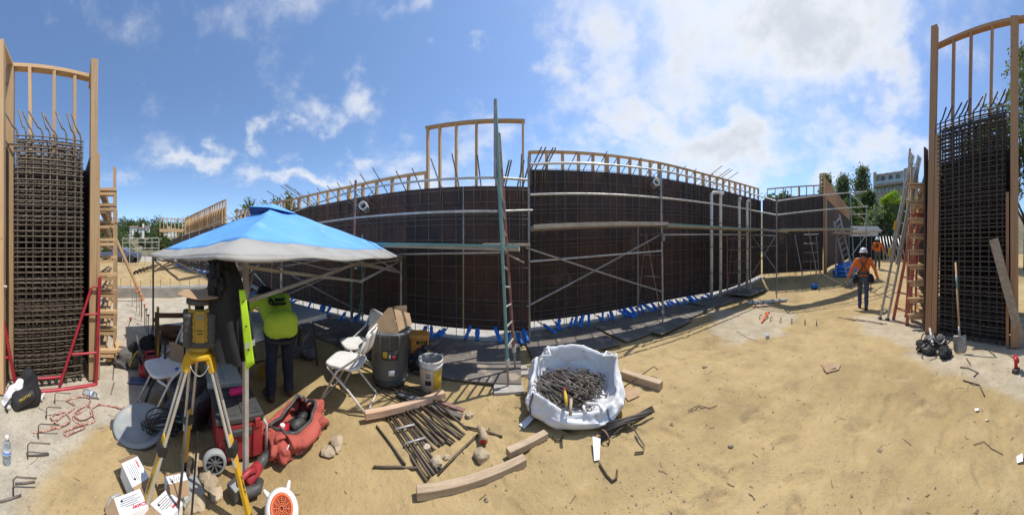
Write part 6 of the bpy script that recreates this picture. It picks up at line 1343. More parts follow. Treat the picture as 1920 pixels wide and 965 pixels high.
sp = [(748 + i * 5, 778 - i, 808 + i * 6, 848 - i * 3, .014 + .02 * (i % 3)) for i in range(6)]
bars(sp, 'cut_bar', 'thick bar in the middle fan of the rebar pile', 'bars of the middle fan in the pile')
sp = [(770 + i * 8, 775 - i * 3, 846 + i * 6, 838 - i * 5, .02 + .02 * (i % 3)) for i in range(6)]
bars(sp, 'cut_bar', 'thick bar in the right fan of the rebar pile', 'bars of the right fan in the pile')
sp = [(705 + i * 9, 735 - i * 1.5, 775 + i * 10, 765 - i * 3, .02 + .015 * (i % 3)) for i in range(7)]
bars(sp, 'cut_bar', 'thin bar at the back of the rebar pile below the bin', 'bars at the back of the pile', 'rebar_dark', .008)
for x0, y0, x1, y1, lab in ((706, 801, 760, 872, 'single thin bar lying left of the rebar pile'), (822, 890, 896, 816, 'single bar lying right of the rebar pile toward the pipe elbow'), (700, 876, 784, 874, 'thin rod lying level below the rebar pile'), (870, 800, 942, 818, 'thin bar lying behind the pipe elbow')):
    m_ = MB(); m_.tube([Gd(x0, y0) + V(0, 0, .012), Gd((x0 + x1) / 2, (y0 + y1) / 2) + V(0, 0, .014), Gd(x1, y1) + V(0, 0, .012)], .0085, 7); tag(m_.build('loose_bar', 'rebar_warm', None, True), lab, 'rebar')
for t in (.3, .55):
    a, b_ = Gd(724, 783), Gd(800, 898); c = a + (b_ - a) * t; e = c + (Gd(760, 777) - a) * .9; d = (e - c).normalized(); m_ = MB(); m_.tube([c + V(0, 0, .0), c + V(0, 0, .05), e + V(0, 0, .05), e], .009, 6); tag(m_.build('bar_clip', 'steel_pale', None, True), 'pale clip across the left rebar bundle, %s' % ('upper' if t < .4 else 'lower'), 'clip')
pe = thing('pipe_elbow', 'short dirty pipe elbow lying near the weathered timber', 'pipe fitting', Gd(905, 824)); p = Gd(905, 826)
m_ = MB(); m_.tube([p + V(-.04, .07, .05), p + V(-.01, .03, .055), p + V(.01, -.01, .05), p + V(.012, -.05, .035)], [.03, .03, .034, .036], 14); m_.build('elbow', 'timber_old', pe, True); m_ = MB(); m_.tube([p + V(.012, -.050, .035), p + V(.012, -.0515, .0345)], .028, 14); m_.build('opening', 'red_cap', pe)
rnd = random.Random(17)
for i, (px, py, s, lab) in enumerate(((903, 858, .055, 'pale stone behind the cracked timber'), (818, 868, .045, 'flat pale stone beside the left rebar bundle'), (880, 780, .045, 'brown stone at the right end of the rebar pile'), (632, 838, .06, 'largest pale stone right of the red tool bag'), (615, 850, .05, 'smaller stone right of the red tool bag'), (848, 690, .03, 'stone in front of the plywood sheets'), (1322, 688, .03, 'stone on open dirt right of the bulk bag'), (1424, 568, .09, 'round stone at the edge of the plywood sheets'), (395, 905, .05, 'broken stone below the rolling tool box'), (405, 930, .045, 'broken stone at the bottom by the tripod'), (372, 945, .05, 'broken stone right of the white cartons'), (385, 895, .05, 'broken stone left of the spoked wheel'), (360, 955, .04, 'broken stone at the bottom edge by the cartons'), (800, 840, .03, 'small stone inside the rebar fan'), (838, 858, .025, 'small stone left of the pale stone'), (1370, 838, .02, 'small stone on the open dirt, lower right'), (1850, 788, .02, 'small stone on the dirt at lower right'), (1600, 560, .03, 'small stone by the walking worker’s boots'))):
    p = Gd(px, py); m_ = MB(); m_.blob(p + V(0, 0, s * .35), (s * rnd.uniform(.9, 1.3), s * rnd.uniform(.8, 1.1), s * rnd.uniform(.6, .8)), 2, .45, 1.1, i * 3 + 1, Matrix.Rotation(rnd.uniform(0, 6), 3, 'Z')); tag(m_.build('stone', 'rock'), lab, 'stone', 'stones on the dirt')
# ---------------------------------------------------------------- white bulk bag full of ties
gc = V(2.44 * math.sin(az(1078)), 2.44 * math.cos(az(1078)), 0); gv = V(gc.x, gc.y, 0).normalized(); gs = V(gv.y, -gv.x, 0)
bb = thing('bulk_bag', 'slumped white woven bulk bag open to the sky, centre right', 'bulk bag', on(gc))
def bbp(a, k):
    ca, sa2 = math.cos(a), math.sin(a); rx, ry_ = .49, .40
    ex, ey = math.copysign(abs(ca) ** .75, ca), math.copysign(abs(sa2) ** .75, sa2)
    zr = .30 + .17 * sa2 + .05 * math.sin(3 * a + 1.2) + .03 * math.sin(5 * a); zr = max(zr, .12)
    if k <= 1: pr = interp([(0, .86), (.3, 1.0), (.7, 1.03), (1, .94)], k); z = zr * k
    else: t = k - 1; pr = interp([(0, .94), (.12, .86), (.5, .82), (1, .66)], t); z = zr * (1 - t) + .10 * t + .02 * (t < .15)
    w_ = .05 * noise.noise(Vector((ca * 2.4, sa2 * 2.4, k * 2))) + .035 * noise.noise(Vector((ca * 5, sa2 * 5, k * 3))) + .014 * abs(noise.noise(Vector((ca * 11, sa2 * 11, k * 7))))
    p = gc + gs * ex * rx * (pr + w_ * 1.5) + gv * ey * ry_ * (pr + w_ * 1.5); return V(p.x, p.y, GZ(gc.x, gc.y) + max(0.002, z + w_ * .9 * min(k, 1)))
m_ = MB(); m_.grid(lambda u, v: bbp(u * 2 * math.pi, v * 2), 140, 60); m_.build('woven_shell', 'bagwhite', bb, True)
m_ = MB(); m_.grid(lambda u, v: gc + (bbp(u * 2 * math.pi, 2.0) - gc) * (1 - v) * 1.0 + V(0, 0, GZ(gc.x, gc.y) * 0 + .07 * v), 60, 4); m_.build('inner_floor', 'bagwhite', bb, True)
for a in (.9, 2.35, 3.9, 5.3): m_ = MB(); m_.tube([bbp(a + .02 * math.sin(k), .1 + k * .115) + (bbp(a, .5) - gc).normalized() * .006 for k in range(9)], .008, 6); m_.build('seam_tape', 'strap', bb, True)
for a in (2.55, 5.0, .35): m_ = MB(); p0, p1 = bbp(a - .16, 1.05), bbp(a + .16, 1.05); ctr = (p0 + p1) / 2; dn = (gc - ctr); dn.z = 0; dn.normalize(); m_.tube([p0, p0 + dn * .05 + V(0, 0, .03), ctr + dn * .13 + V(0, 0, .01), p1 + dn * .05 + V(0, 0, .03), p1], .014, 7); m_.build('lifting_loop', 'bagwhite', bb, True)
rnd = random.Random(4); tm_ = MB()
for i in range(230):
    side_ = i % 3
    if side_ < 2: c = gc + gs * rnd.uniform(-.30, .02) + gv * rnd.uniform(-.16, .16); an = rnd.gauss(2.45, .22)
    else: c = gc + gs * rnd.uniform(.02, .26) + gv * rnd.uniform(-.02, .22); an = rnd.uniform(0, 3.1)
    d = gs * math.cos(an) + gv * math.sin(an); n2 = V(-d.y, d.x, 0); z = .10 + .17 * rnd.random() * (1 - abs(c.x - gc.x)); L = rnd.uniform(.14, .26) if side_ < 2 else rnd.uniform(.05, .10); sl_ = rnd.uniform(-.15, .15)
    c = V(c.x, c.y, z); e = c + d * L + V(0, 0, sl_ * L); s_ = c - d * L - V(0, 0, sl_ * L); hk = rnd.choice((-1, 1)) * .035
    tm_.tube([s_ + n2 * hk + V(0, 0, .01), s_ + n2 * hk * .5 - d * .012, s_, e, e + d * .012 + n2 * hk * .5, e + n2 * hk], rnd.choice((.005, .006, .007)), 5)
tag(tm_.build('steel_ties', 'rebar', None, True, origin=gc), 'tangled heap of steel ties inside the white bulk bag', 'steel ties', kind='stuff')
m_ = MB(); p = G(1062, 760, .22); m_.tube([p, p + gv * .08 + gs * -.01 + V(0, 0, .03), p + gv * .15 - gs * .02 + V(0, 0, .035)], [.014, .017, .012], 10); o = m_.build('cutter_tool', 'label_yellow', None, True); tag(o, 'yellow-handled cutter lying on the ties in the bulk bag', 'cutter'); m_ = MB(); m_.tube([p + gv * .15 - gs * .02 + V(0, 0, .035), p + gv * .20 - gs * .03 + V(0, 0, .04)], [.013, .008], 8); m_.build('jaw', 'red_plastic', o, True)
m_ = MB(); m_.tube([G(1069, 778, .2), G(1071, 748, .26)], .014, 8); tag(m_.build('wood_dowel', 'timber_old', None, True), 'short wooden stick poking up in the front of the bulk bag', 'stick')
# ---------------------------------------------------------------- tied bundle, tags and scraps right of centre
sp = [(1122 + (i % 4) * 5, 829 - (i % 4) * 5 - (i // 4) * 3, 1205 + (i % 4) * 6 + (i // 4) * 2, 772 - (i % 4) * 3 + (i // 4) * 8, .014 + .022 * (i // 4) + .006 * (i % 2)) for i in range(12)]
bars(sp, 'tied_bar', 'dark bar in the tied bundle right of the bulk bag', 'bars of the tied bundle', 'rebar_dark', .0095)
for t in (.08,):
    a, b_ = Gd(1126, 828), Gd(1212, 770); c = a + (b_ - a) * t + V(0, 0, .035); d = (b_ - a).normalized(); n2 = V(-d.y, d.x, 0); m_ = MB(); m_.tube([c + n2 * .06 * math.cos(q_) + V(0, 0, .045 * math.sin(q_)) for q_ in [k / 14 * 2 * math.pi for k in range(14)]], .007, 6, closed=True); tag(m_.build('tie_wire', 'steel_rust', None, True), 'rusty tie wire round the near end of the bundle', 'tie wire')
for pts, lab in (((( 1150, 820, .02), (1176, 802, .06), (1190, 812, .05), (1208, 836, .02), (1206, 848, .012), (1190, 849, .012)), 'large hooked bar lying right of the tied bundle'), (((1124, 868, .012), (1138, 892, .012), (1148, 902, .012), (1156, 896, .012), (1157, 882, .012)), 'small hooked bar below the white tag'), (((1164, 732, .02), (1215, 706, .09), (1226, 700, .10), (1234, 704, .08)), 'bent bar leaning on the brown timber'), (((1036, 818, .012), (1042, 827, .012), (1052, 826, .012), (1056, 818, .012)), 'small wire hook in the bulk bag’s shadow')):
    m_ = MB(); m_.tube([Gd(a, b_) + V(0, 0, z) for a, b_, z in pts], .007, 6); tag(m_.build('hooked_bar', 'rebar_warm', None, True), lab, 'rebar')
def scrap(cor, lab, mt_='paper', cat_='tag', nm='paper_tag', th=.002):
    m_ = MB(); k = len(cor); c0_ = [Gd(a, b_) + V(0, 0, z) for a, b_, z in cor]; m_.add(c0_, [tuple(range(k))]); return tag(m_.build(nm, mt_, None, solid=th), lab, cat_)
scrap(((1111, 828, .06), (1126, 830, .05), (1124, 862, .012), (1114, 864, .012)), 'white paper tag hanging from the tied bundle'); scrap(((973, 798, .01), (983, 806, .01), (1007, 786, .05), (1000, 778, .04)), 'curled white paper tag in the shade of the bulk bag')
scrap(((1163, 735, .01), (1182, 726, .02), (1201, 728, .03), (1199, 742, .012), (1178, 753, .012)), 'torn pale cardboard piece in front of the brown timber', 'cardboard', 'cardboard', 'cardboard_scrap', .003)
scrap(((1538, 684, .012), (1552, 683, .03), (1576, 684, .02), (1573, 693, .012), (1550, 700, .012)), 'crumpled cardboard scrap on the open dirt', 'cardboard', 'cardboard', 'cardboard_scrap', .004); scrap(((1543, 687, .032), (1562, 684, .035), (1568, 692, .03), (1549, 697, .03)), 'second cardboard scrap lying on the crumpled one', 'cardboard', 'cardboard', 'cardboard_scrap', .004)
scrap(((1827, 766, .012), (1834, 765, .012), (1836, 770, .012), (1829, 771, .012)), 'tiny white paper square on the dirt at lower right'); scrap(((1906, 856, .012), (1917, 854, .03), (1918, 866, .02), (1907, 868, .012)), 'white paper piece at the right edge of the picture'); scrap(((1080, 704, .02), (1082, 704, .02), (1083, 706, .02)), 'small white scrap behind the bulk bag')
m_ = MB(); m_.tube([Gd(1428, 606) + V(0, 0, .02), Gd(1433, 599) + V(0, 0, .06), Gd(1440, 594) + V(0, 0, .07), Gd(1436, 588) + V(0, 0, .03), Gd(1444, 586) + V(0, 0, .02)], [.02, .03, .02, .03, .015], 6); tag(m_.build('orange_netting', 'orange_cap', None), 'scrap of orange netting on the dusty footing', 'netting')
for i, pts in enumerate((((1290, 768), (1310, 760), (1330, 764), (1345, 758)), ((1380, 620), (1400, 632), (1420, 640)), ((1825, 835), (1845, 828), (1860, 842), (1880, 850)))):
    m_ = MB(); m_.tube([Gd(*q_) + V(0, 0, .008) for q_ in pts], .003, 5); tag(m_.build('wire_scrap', 'rebar_dark', None, True), 'thin wire scrap on the %s' % ('open dirt in the middle right', 'dusty footing edge', 'dirt at lower right')[i], 'wire')
# ================================================================ people
def figure(o3, fwd, rt, J, cols, vox=.011, scale=1.0):
    W3 = lambda p: o3 + rt * p[0] * scale + fwd * p[1] * scale + V(0, 0, p[2] * scale)
    pr = []
    def cap(a, b_, r0, r1, tg): pr.append((W3(a), W3(b_), r0 * scale, r1 * scale, tg))
    hL, hR, ch = J['hipL'], J['hipR'], J['chest']
    pelv = tuple((hL[i] + hR[i]) / 2 for i in range(3))
    cap(hL, hR, .115, .115, 'trousers'); cap(tuple(hL[i] + (0, 0, -.04)[i] for i in range(3)), tuple(hR[i] + (0, 0, -.04)[i] for i in range(3)), .11, .11, 'trousers')
    mid = tuple(pelv[i] * .55 + ch[i] * .45 for i in range(3))
    for s_ in (-1, 1):
        wx = .055 * s_; cap((pelv[0] + wx, pelv[1], pelv[2] + .06), (mid[0] + wx, mid[1], mid[2]), .120, .118, 'shirt'); cap((mid[0] + wx, mid[1], mid[2]), (ch[0] + wx * 1.5, ch[1], ch[2]), .118, .125, 'shirt')
    if J.get('tail'):
        for dz_ in (.11, .06, .01): cap((pelv[0] - .085, pelv[1] - .008, pelv[2] + dz_), (pelv[0] + .085, pelv[1] - .008, pelv[2] + dz_), .124, .124, 'shirt')
    sL, sR = J['shL'], J['shR']
    cap(sL, sR, .075, .075, 'shirt')
    hd_ = J['head']; nk = tuple((sL[i] + sR[i]) / 2 for i in range(3)); cap(nk, tuple(nk[i] * .35 + hd_[i] * .65 for i in range(3)), .062, .055, 'neck')
    up = J.get('headup', (0, 0, 1)); fc_ = J.get('face', (0, 1, 0))
    cap(tuple(hd_[i] - .035 * up[i] for i in range(3)), tuple(hd_[i] + .035 * up[i] for i in range(3)), .082, .090, 'head')
    cap(tuple(hd_[i] + .02 * fc_[i] - .05 * up[i] for i in range(3)), tuple(hd_[i] + .045 * fc_[i] - .06 * up[i] for i in range(3)), .06, .05, 'face')
    cap(tuple(hd_[i] + .085 * fc_[i] + .01 * up[i] for i in range(3)), tuple(hd_[i] + .105 * fc_[i] - .02 * up[i] for i in range(3)), .014, .018, 'face')
    for s_ in (-1, 1): cap((hd_[0] + s_ * .088, hd_[1] - .01, hd_[2] + .01), (hd_[0] + s_ * .096, hd_[1] - .015, hd_[2] - .03), .014, .012, 'face')
    for s_, S in ((-1, 'L'), (1, 'R')):
        sh0, el_, wr_ = J['sh' + S], J['el' + S], J['wr' + S]
        cap(sh0, el_, .068, .052, 'shirt'); cap(el_, wr_, .052, .038, 'shirt')
        d = Vector(wr_) - Vector(el_); d.normalize(); w_ = Vector(wr_); sd_ = d.cross(Vector((0, 1, 0.2))); sd_ = sd_.normalized() if sd_.length > .1 else Vector((1, 0, 0))
        cap(tuple(w_ + d * .02), tuple(w_ + d * .075), .034, .038, 'skin')
        for k in range(4): b0_ = w_ + d * .085 + sd_ * (.026 - .0175 * k); k1 = b0_ + d * (.03, .036, .034, .026)[k] + Vector((0, .012, 0)); k2 = k1 + d * (.028, .034, .032, .024)[k] * .7 + Vector((0, .022, 0)); cap(tuple(b0_), tuple(k1), .0095, .009, 'skin'); cap(tuple(k1), tuple(k2), .009, .008, 'skin')
        t0 = w_ + d * .035 + sd_ * .03; cap(tuple(t0), tuple(t0 + d * .035 + sd_ * .022 + Vector((0, .012, 0))), .012, .010, 'skin')
        hp_, kn, an, to = J['hip' + S], J['kn' + S], J['an' + S], J['toe' + S]
        cap(hp_, kn, .098, .068, 'trousers'); cap(kn, an, .070, .058, 'trousers'); cap(an, tuple(an[i] + (0, 0, -.03)[i] for i in range(3)), .056, .05, 'boot')
        cap((an[0], an[1] - .03, to[2]), to, .046, .040, 'boot')
    mb, tags = fuse(pr, vox, 2)
    mb.v = [p + Vector((noise.noise(p * 9), noise.noise(p * 9 + Vector((5, 0, 0))), noise.noise(p * 9 + Vector((0, 7, 0))))) * .010 for p in mb.v]
    return mb, tags, W3
def hard_hat(t, c, fwd, rt, up=Z3, s=1.0):
    q3 = Matrix((rt, fwd, up)).transposed(); m_ = MB(); m_.lathe([(.118, 0), (.122, .02), (.115, .06), (.092, .10), (.055, .125), (.001, .133)], c, 26, q3, .92, 1.08, cap0=False, cap1=False); h = m_.build('hard_hat', 'hat_white', t, True, solid=.004)
    m_ = MB(); m_.lathe([(.118, .0), (.150, -.012), (.152, -.006), (.120, .012)], c, 26, q3, .95, 1.12, cap0=False, cap1=False); m_.build('brim', 'hat_white', h, True)
    m_ = MB(); m_.tube([c + fwd * y + up * z for y, z in ((-.118, .05), (-.09, .105), (-.03, .138), (.04, .138), (.1, .10))], .010, 8); m_.build('ridge', 'hat_white', h, True)
def emboss(t, pts3, mt_, nm, r_=.014, flat=None): m_ = MB(); m_.tube(pts3, r_, 6); return m_.build(nm, mt_, t, True)
# ---- worker in orange with harness, walking away
def frame_at(px, py):
    a = az(px); return Gd(px, py), V(math.sin(a), math.cos(a), 0), V(math.cos(a), -math.sin(a), 0)
o3, fw, rt = frame_at(1619, 577); o3 = o3 + V(0, 0, -.005)
p1 = thing('person', 'person in orange shirt, harness, jeans and white hard hat walking away', 'person', o3)
J = dict(hipL=(-.095, 0, .93), hipR=(.095, .0, .93), chest=(0, .03, 1.30), shL=(-.185, .02, 1.41), shR=(.185, .02, 1.41), head=(0, .07, 1.60), elL=(-.34, -.02, 1.16), wrL=(-.43, .06, .94), elR=(.33, -.04, 1.16), wrR=(.40, .05, .93), knL=(-.11, .14, .50), anL=(-.11, .02, .10), toeL=(-.12, .16, .045), knR=(.09, -.02, .50), anR=(.08, -.22, .12), toeR=(.085, -.06, .05))
mb, tg, W1 = figure(o3, fw, rt, J, None)
build_tagged(mb, tg, dict(shirt='shirt_orange', trousers='denim', neck='skin', head='hair', face='skin', skin='skin', boot='boot'), 'body', p1)
hard_hat(p1, W1((0, .055, 1.645)), fw, rt)
for s_ in (-1, 1):
    emboss(p1, [W1((s_ * .15, .10, 1.47)), W1((s_ * .12, -.06, 1.475)), W1((s_ * .05, -.125, 1.33)), W1((-s_ * .03, -.135, 1.22)), W1((-s_ * .12, -.12, 1.04))], 'charcoal', 'harness_strap', .017)
    emboss(p1, [W1((s_ * .10, -.13, .92)), W1((s_ * .13, -.12, .72)), W1((s_ * .17, .0, .68))], 'charcoal', 'leg_strap', .014)
m_ = MB(); m_.box(W1((0, -.155, 1.28)), (.07, .05, .09), math.atan2(rt.y, rt.x)); m_.build('harness_plate', 'charcoal', p1, bevel=.01)
m_ = MB(); m_.tube([W1((.165 * math.cos(a), .005 + .145 * math.sin(a), 1.015)) for a in [k / 24 * 2 * math.pi for k in range(24)]], .028, 8, closed=True); m_.build('tool_belt', 'leather', p1, True)
m_ = MB(); m_.tube([W1((.172 * math.cos(a), .0 + .150 * math.sin(a), 1.065)) for a in [k / 24 * 2 * math.pi for k in range(24)]], .020, 8, closed=True); m_.build('back_pad', 'grey_cloth', p1, True)
for s_, zz in ((-1, .84), (1, .86)):
    mb_, _ = fuse([(W1((s_ * .22, -.02, zz + .08)), W1((s_ * .24, -.02, zz - .05)), .075, .085, 'x'), (W1((s_ * .20, -.10, zz + .04)), W1((s_ * .22, -.10, zz - .04)), .05, .055, 'x')], .012, 2); mb_.v = [p + Vector((noise.noise(p * 14), noise.noise(p * 14 + Vector((3, 0, 0))), noise.noise(p * 14 + Vector((0, 3, 0))))) * .02 for p in mb_.v]; mb_.build('tool_pouch', 'black_cloth', p1, True)
emboss(p1, [W1((.21, -.1, .8)), W1((.22, -.11, .62)), W1((.21, -.1, .46))], 'black_cloth', 'dangling_strap', .012); emboss(p1, [W1((-.26, -.07, .96)), W1((-.21, -.12, .74))], 'lumber_plain', 'hammer_handle', .013)
# ---- second worker farther up the slope
o3, fw, rt = frame_at(1645, 500); rr2 = 13.2; o3 = on(V(rr2 * math.sin(az(1645)), rr2 * math.cos(az(1645)), 0)); o3.z -= .005
p2 = thing('person', 'person in orange printed shirt and grey trousers walking farther up the slope', 'person', o3)
J = dict(hipL=(-.095, 0, .93), hipR=(.095, 0, .93), chest=(0, .02, 1.30), shL=(-.185, .0, 1.41), shR=(.185, .0, 1.41), head=(-.01, .06, 1.60), elL=(-.27, .08, 1.17), wrL=(-.20, .26, 1.10), elR=(.30, -.06, 1.16), wrR=(.38, -.04, .92), knL=(-.10, .02, .50), anL=(-.10, -.12, .11), toeL=(-.1, .03, .05), knR=(.10, .12, .50), anR=(.11, .06, .10), toeR=(.12, .2, .045))
mb, tg, W2_ = figure(o3, fw, rt, J, None, .013)
build_tagged(mb, tg, dict(shirt='shirt_orange', trousers='trousers_grey', neck='skin', head='hair', face='skin', skin='skin', boot='boot'), 'body', p2)
hard_hat(p2, W2_((-.01, .045, 1.645)), fw, rt)
em = MB()
for k in range(22):
    a = k / 21 * 5.0 + .4; em.box(W2_((.07 * math.cos(a), -.136 - .006 * abs(math.cos(a)), 1.28 + .085 * math.sin(a))), (.045, .02, .03), math.atan2(rt.y, rt.x))
em.build('back_print', 'print_dark', p2); m_ = MB(); m_.box(W2_((.01, -.140, 1.27)), (.10, .02, .035), math.atan2(rt.y, rt.x)); m_.build('back_print', 'print_dark', p2)
# ---- worker bent over the table
o3 = on(V(-2.14, 1.42, 0)); fw = V(-.93, .22, 0).normalized(); rt = V(fw.y, -fw.x, 0); o3.z -= .005
p3 = thing('person', 'person in lime shirt and dark jeans bent over the drawing table', 'person', o3)
J = dict(tail=1, hipL=(-.095, 0, .80), hipR=(.095, 0, .80), chest=(0, .27, 1.04), shL=(-.19, .36, 1.10), shR=(.19, .36, 1.10), head=(-.05, .50, 1.13), headup=(0, .75, .6), face=(0, .6, -.75), elL=(-.40, .33, .93), wrL=(-.50, .48, .795), elR=(.27, .44, .90), wrR=(.22, .60, .80), knL=(-.11, .03, .46), anL=(-.13, -.02, .09), toeL=(-.16, .11, .045), knR=(.10, .05, .46), anR=(.11, .02, .09), toeR=(.13, .16, .045))
mb, tg, W3_ = figure(o3, fw, rt, J, None, .010, .93)
build_tagged(mb, tg, dict(shirt='shirt_lime', trousers='jeans_dark', neck='black_cloth', head='black_cloth', face='skin', skin='skin', boot='boot'), 'body', p3)
mb_, _ = fuse([(W3_((-.05, .48, 1.14)), W3_((-.05, .54, 1.15)), .105, .10, 'x'), (W3_((-.02, .40, 1.10)), W3_((-.04, .46, 1.13)), .085, .10, 'x')], .012, 3); mb_.build('hood', 'black_cloth', p3, True)
m_ = MB(); m_.tube([W3_((.172 * math.cos(a), -.005 + .135 * math.sin(a), .715 + .02 * math.sin(a))) for a in [k / 24 * 2 * math.pi for k in range(24)]], .018, 8, closed=True); m_.build('belt', 'black', p3, True)
emboss(p3, [W3_((.19, -.06, .84)), W3_((.21, -.09, .76)), W3_((.20, -.07, .62))], 'black_cloth', 'tool_holster', .022)
bu = (W3_((0, .27, 1.04)) - W3_((0, 0, .80))).normalized(); bn_ = (rt.cross(bu)).normalized(); bn_ = bn_ if bn_.z > 0 else -bn_
pt_ = W3_((0, .22, 1.01)) + bn_ * .125
text_mesh('A', .085, frame_tf(pt_ - rt * .075 + bu * .02, rt, bu), 'back_print', 'print_dark', p3, extrude=.012, bold=.004)
for k, (x0, x1, y_) in enumerate(((-.02, .10, .03), (-.02, .08, .008), (-.10, .10, -.03), (-.07, .09, -.045))): m_ = MB(); m_.bar(pt_ + rt * x0 + bu * y_, pt_ + rt * x1 + bu * y_, .008 if k else .016, .02, up=bn_); m_.build('back_print', 'print_dark', p3)
# ================================================================ planting and buildings in the background
mat('leaf_dark', (.060, .085, .035), .7, (.10, .135, .055), .9, coords='World', detail=3)
mat('leaf_olive', (.065, .085, .03), .7, (.10, .12, .045), .8, coords='World', detail=3)
mat('leaf_grey', (.11, .135, .085), .7, (.16, .19, .125), .7, coords='World', detail=3)
mat('leaf_bright', (.20, .30, .03), .6, (.30, .40, .05), 1.2, coords='World', detail=3)
mat('bark', (.09, .065, .045), .9, (.06, .042, .03), 6, bump=.5)
mat('house_white', (.74, .73, .70), .8, (.66, .65, .62), 2); mat('roof_tile', (.24, .16, .12), .8, (.18, .12, .09), 3); mat('house_tan', (.36, .31, .25), .8, (.30, .26, .21), 2)
mat('stucco_grey', (.34, .29, .24), .85, (.29, .25, .21), 2); mat('pane', (.06, .09, .11), .12); mat('pane_pale', (.30, .40, .44), .15); mat('scrub', (.12, .12, .06), .95, (.20, .17, .10), .5, coords='World')
for n_ in ('leaf_dark', 'leaf_olive', 'leaf_grey', 'leaf_bright'):
    t_ = M[n_].node_tree; b_ = t_.nodes['Principled BSDF']; b_.inputs['Specular IOR Level'].default_value = .25; q = N(t_); tr_ = q.n('ShaderNodeBsdfTranslucent'); mx = q.n('ShaderNodeMixShader'); mx.inputs[0].default_value = .42; src_ = b_.inputs['Base Color'].links[0].from_socket; q.l(q.mix(1.0, src_, (1.5, 1.7, .9), 'MULTIPLY'), tr_.inputs[0]); q.l(b_.outputs[0], mx.inputs[1]); q.l(tr_.outputs[0], mx.inputs[2]); q.l(mx.outputs[0], t_.nodes['Material Output'].inputs[0])
def leaves(mb, c, n, spread, size, rnd, squash=.8):
    for _ in range(n):
        d = Vector((rnd.gauss(0, 1), rnd.gauss(0, 1), rnd.gauss(0, squash))); p = c + d * spread * .5
        a = Vector((rnd.uniform(-1, 1), rnd.uniform(-1, 1), rnd.uniform(-.6, 1))).normalized(); u = a.cross(Vector((rnd.random(), rnd.random(), rnd.random() + .1))).normalized(); v_ = a.cross(u); s = size * rnd.uniform(.6, 1.3)
        mb.add([p - u * s * .5, p + v_ * s * .32, p + u * s * .6, p - v_ * s * .32], [(0, 1, 2, 3)])
def tree(base, h, rad, lab, mt_, kind='round', n=110, per=26, leaf=.3, seed=0, nm='tree', grp=None, trunk_h=.35, cat_='tree'):
    rnd = random.Random(seed); t = thing(nm, lab, cat_, base, grp); base = fan(base)
    tk = MB(); top = base + V(rnd.uniform(-.05, .05) * h, rnd.uniform(-.05, .05) * h, h * (.92 if kind == 'cone' else .72)); tk.tube([base - V(0, 0, .3), base + (top - base) * .35 + V(.03 * h * rnd.uniform(-1, 1), 0, 0), base + (top - base) * .7, top], [h * .028, h * .022, h * .013, h * .004], 8)
    cr = MB()
    for i in range(n):
        if kind == 'cone':
            k = rnd.random() ** .75; z = h * (trunk_h + (1 - trunk_h) * k); rr = rad * (1 - k) ** .7 * (.55 + .45 * math.sin(k * 23 + seed) ** 2) + .06 * rad; a = rnd.uniform(0, 6.283); q_ = math.sqrt(rnd.uniform(.15, 1)); c = base + V(rr * q_ * math.cos(a), rr * q_ * math.sin(a), z - .12 * rr * q_)
        elif kind == 'multi':
            a = rnd.uniform(0, 6.283); lob = i % 5; lc = V(math.cos(lob * 1.9 + seed) * rad * .5, math.sin(lob * 1.9 + seed) * rad * .5, h * (.55 + .11 * lob)); d = Vector((rnd.gauss(0, 1), rnd.gauss(0, 1), rnd.gauss(0, 1))).normalized() * rnd.random() ** .4; c = base + lc + V(d.x * rad * .5, d.y * rad * .5, d.z * h * .16)
        else:
            d = Vector((rnd.gauss(0, 1), rnd.gauss(0, 1), rnd.gauss(0, 1))).normalized() * rnd.random() ** .38; k_ = 1 + .3 * noise.noise(d * 2.2 + Vector((seed, 0, 0))); c = base + V(d.x * rad * k_, d.y * rad * k_, h * (trunk_h + 1) / 2 + d.z * h * (1 - trunk_h) / 2 * k_)
        leaves(cr, c, per, rad * .24, leaf, rnd)
        if i % 9 == 0: s0 = base + (top - base) * min(.9, max(.2, (c.z - base.z) / h - .12)); tk.tube([s0, (s0 + c) / 2 + V(0, 0, -.02 * h), c], [h * .010, h * .006, h * .002], 5)
    tk.build('trunk', 'bark', t, True); cr.build('crown', mt_, t); return t
def at_r(px, r, z=0.0): return V(r * math.sin(az(px)), r * math.cos(az(px)), z)
# ---- left: wooded hill with houses
def hill(a0, a1, r0, r1, hf, nm, mt_):
    b = MB(); b.grid(lambda u, v: (lambda a, r: V(r * math.sin(a), r * math.cos(a), hf(u, v) + 2.0 * noise.noise(Vector((a * 9, r * .05, 2))) * v - 1.0 * (1 - v)))(a0 + (a1 - a0) * u, r0 + (r1 - r0) * v), 60, 30); o = b.build(nm, mt_, None, True, origin=(0, 0, 0)); tag(o, kind='structure'); return o
hl = lambda u, v: (.6 + 12.5 * smooth(.1, .95, v)) * (1 - .55 * smooth(.62, 1, u)) * smooth(0, .05, v) + .6
hill(-2.3, -.75, 45, 130, hl, 'hill', 'scrub')
def hl_at(px, r):
    a = az(px); u = (a + 2.3) / 1.55; v = (r - 45) / 85; return hl(u, v) + 2.0 * noise.noise(Vector((a * 9, r * .05, 2))) * v - 1.0 * (1 - v)
rnd = random.Random(31); wd = MB(); wo = MB()
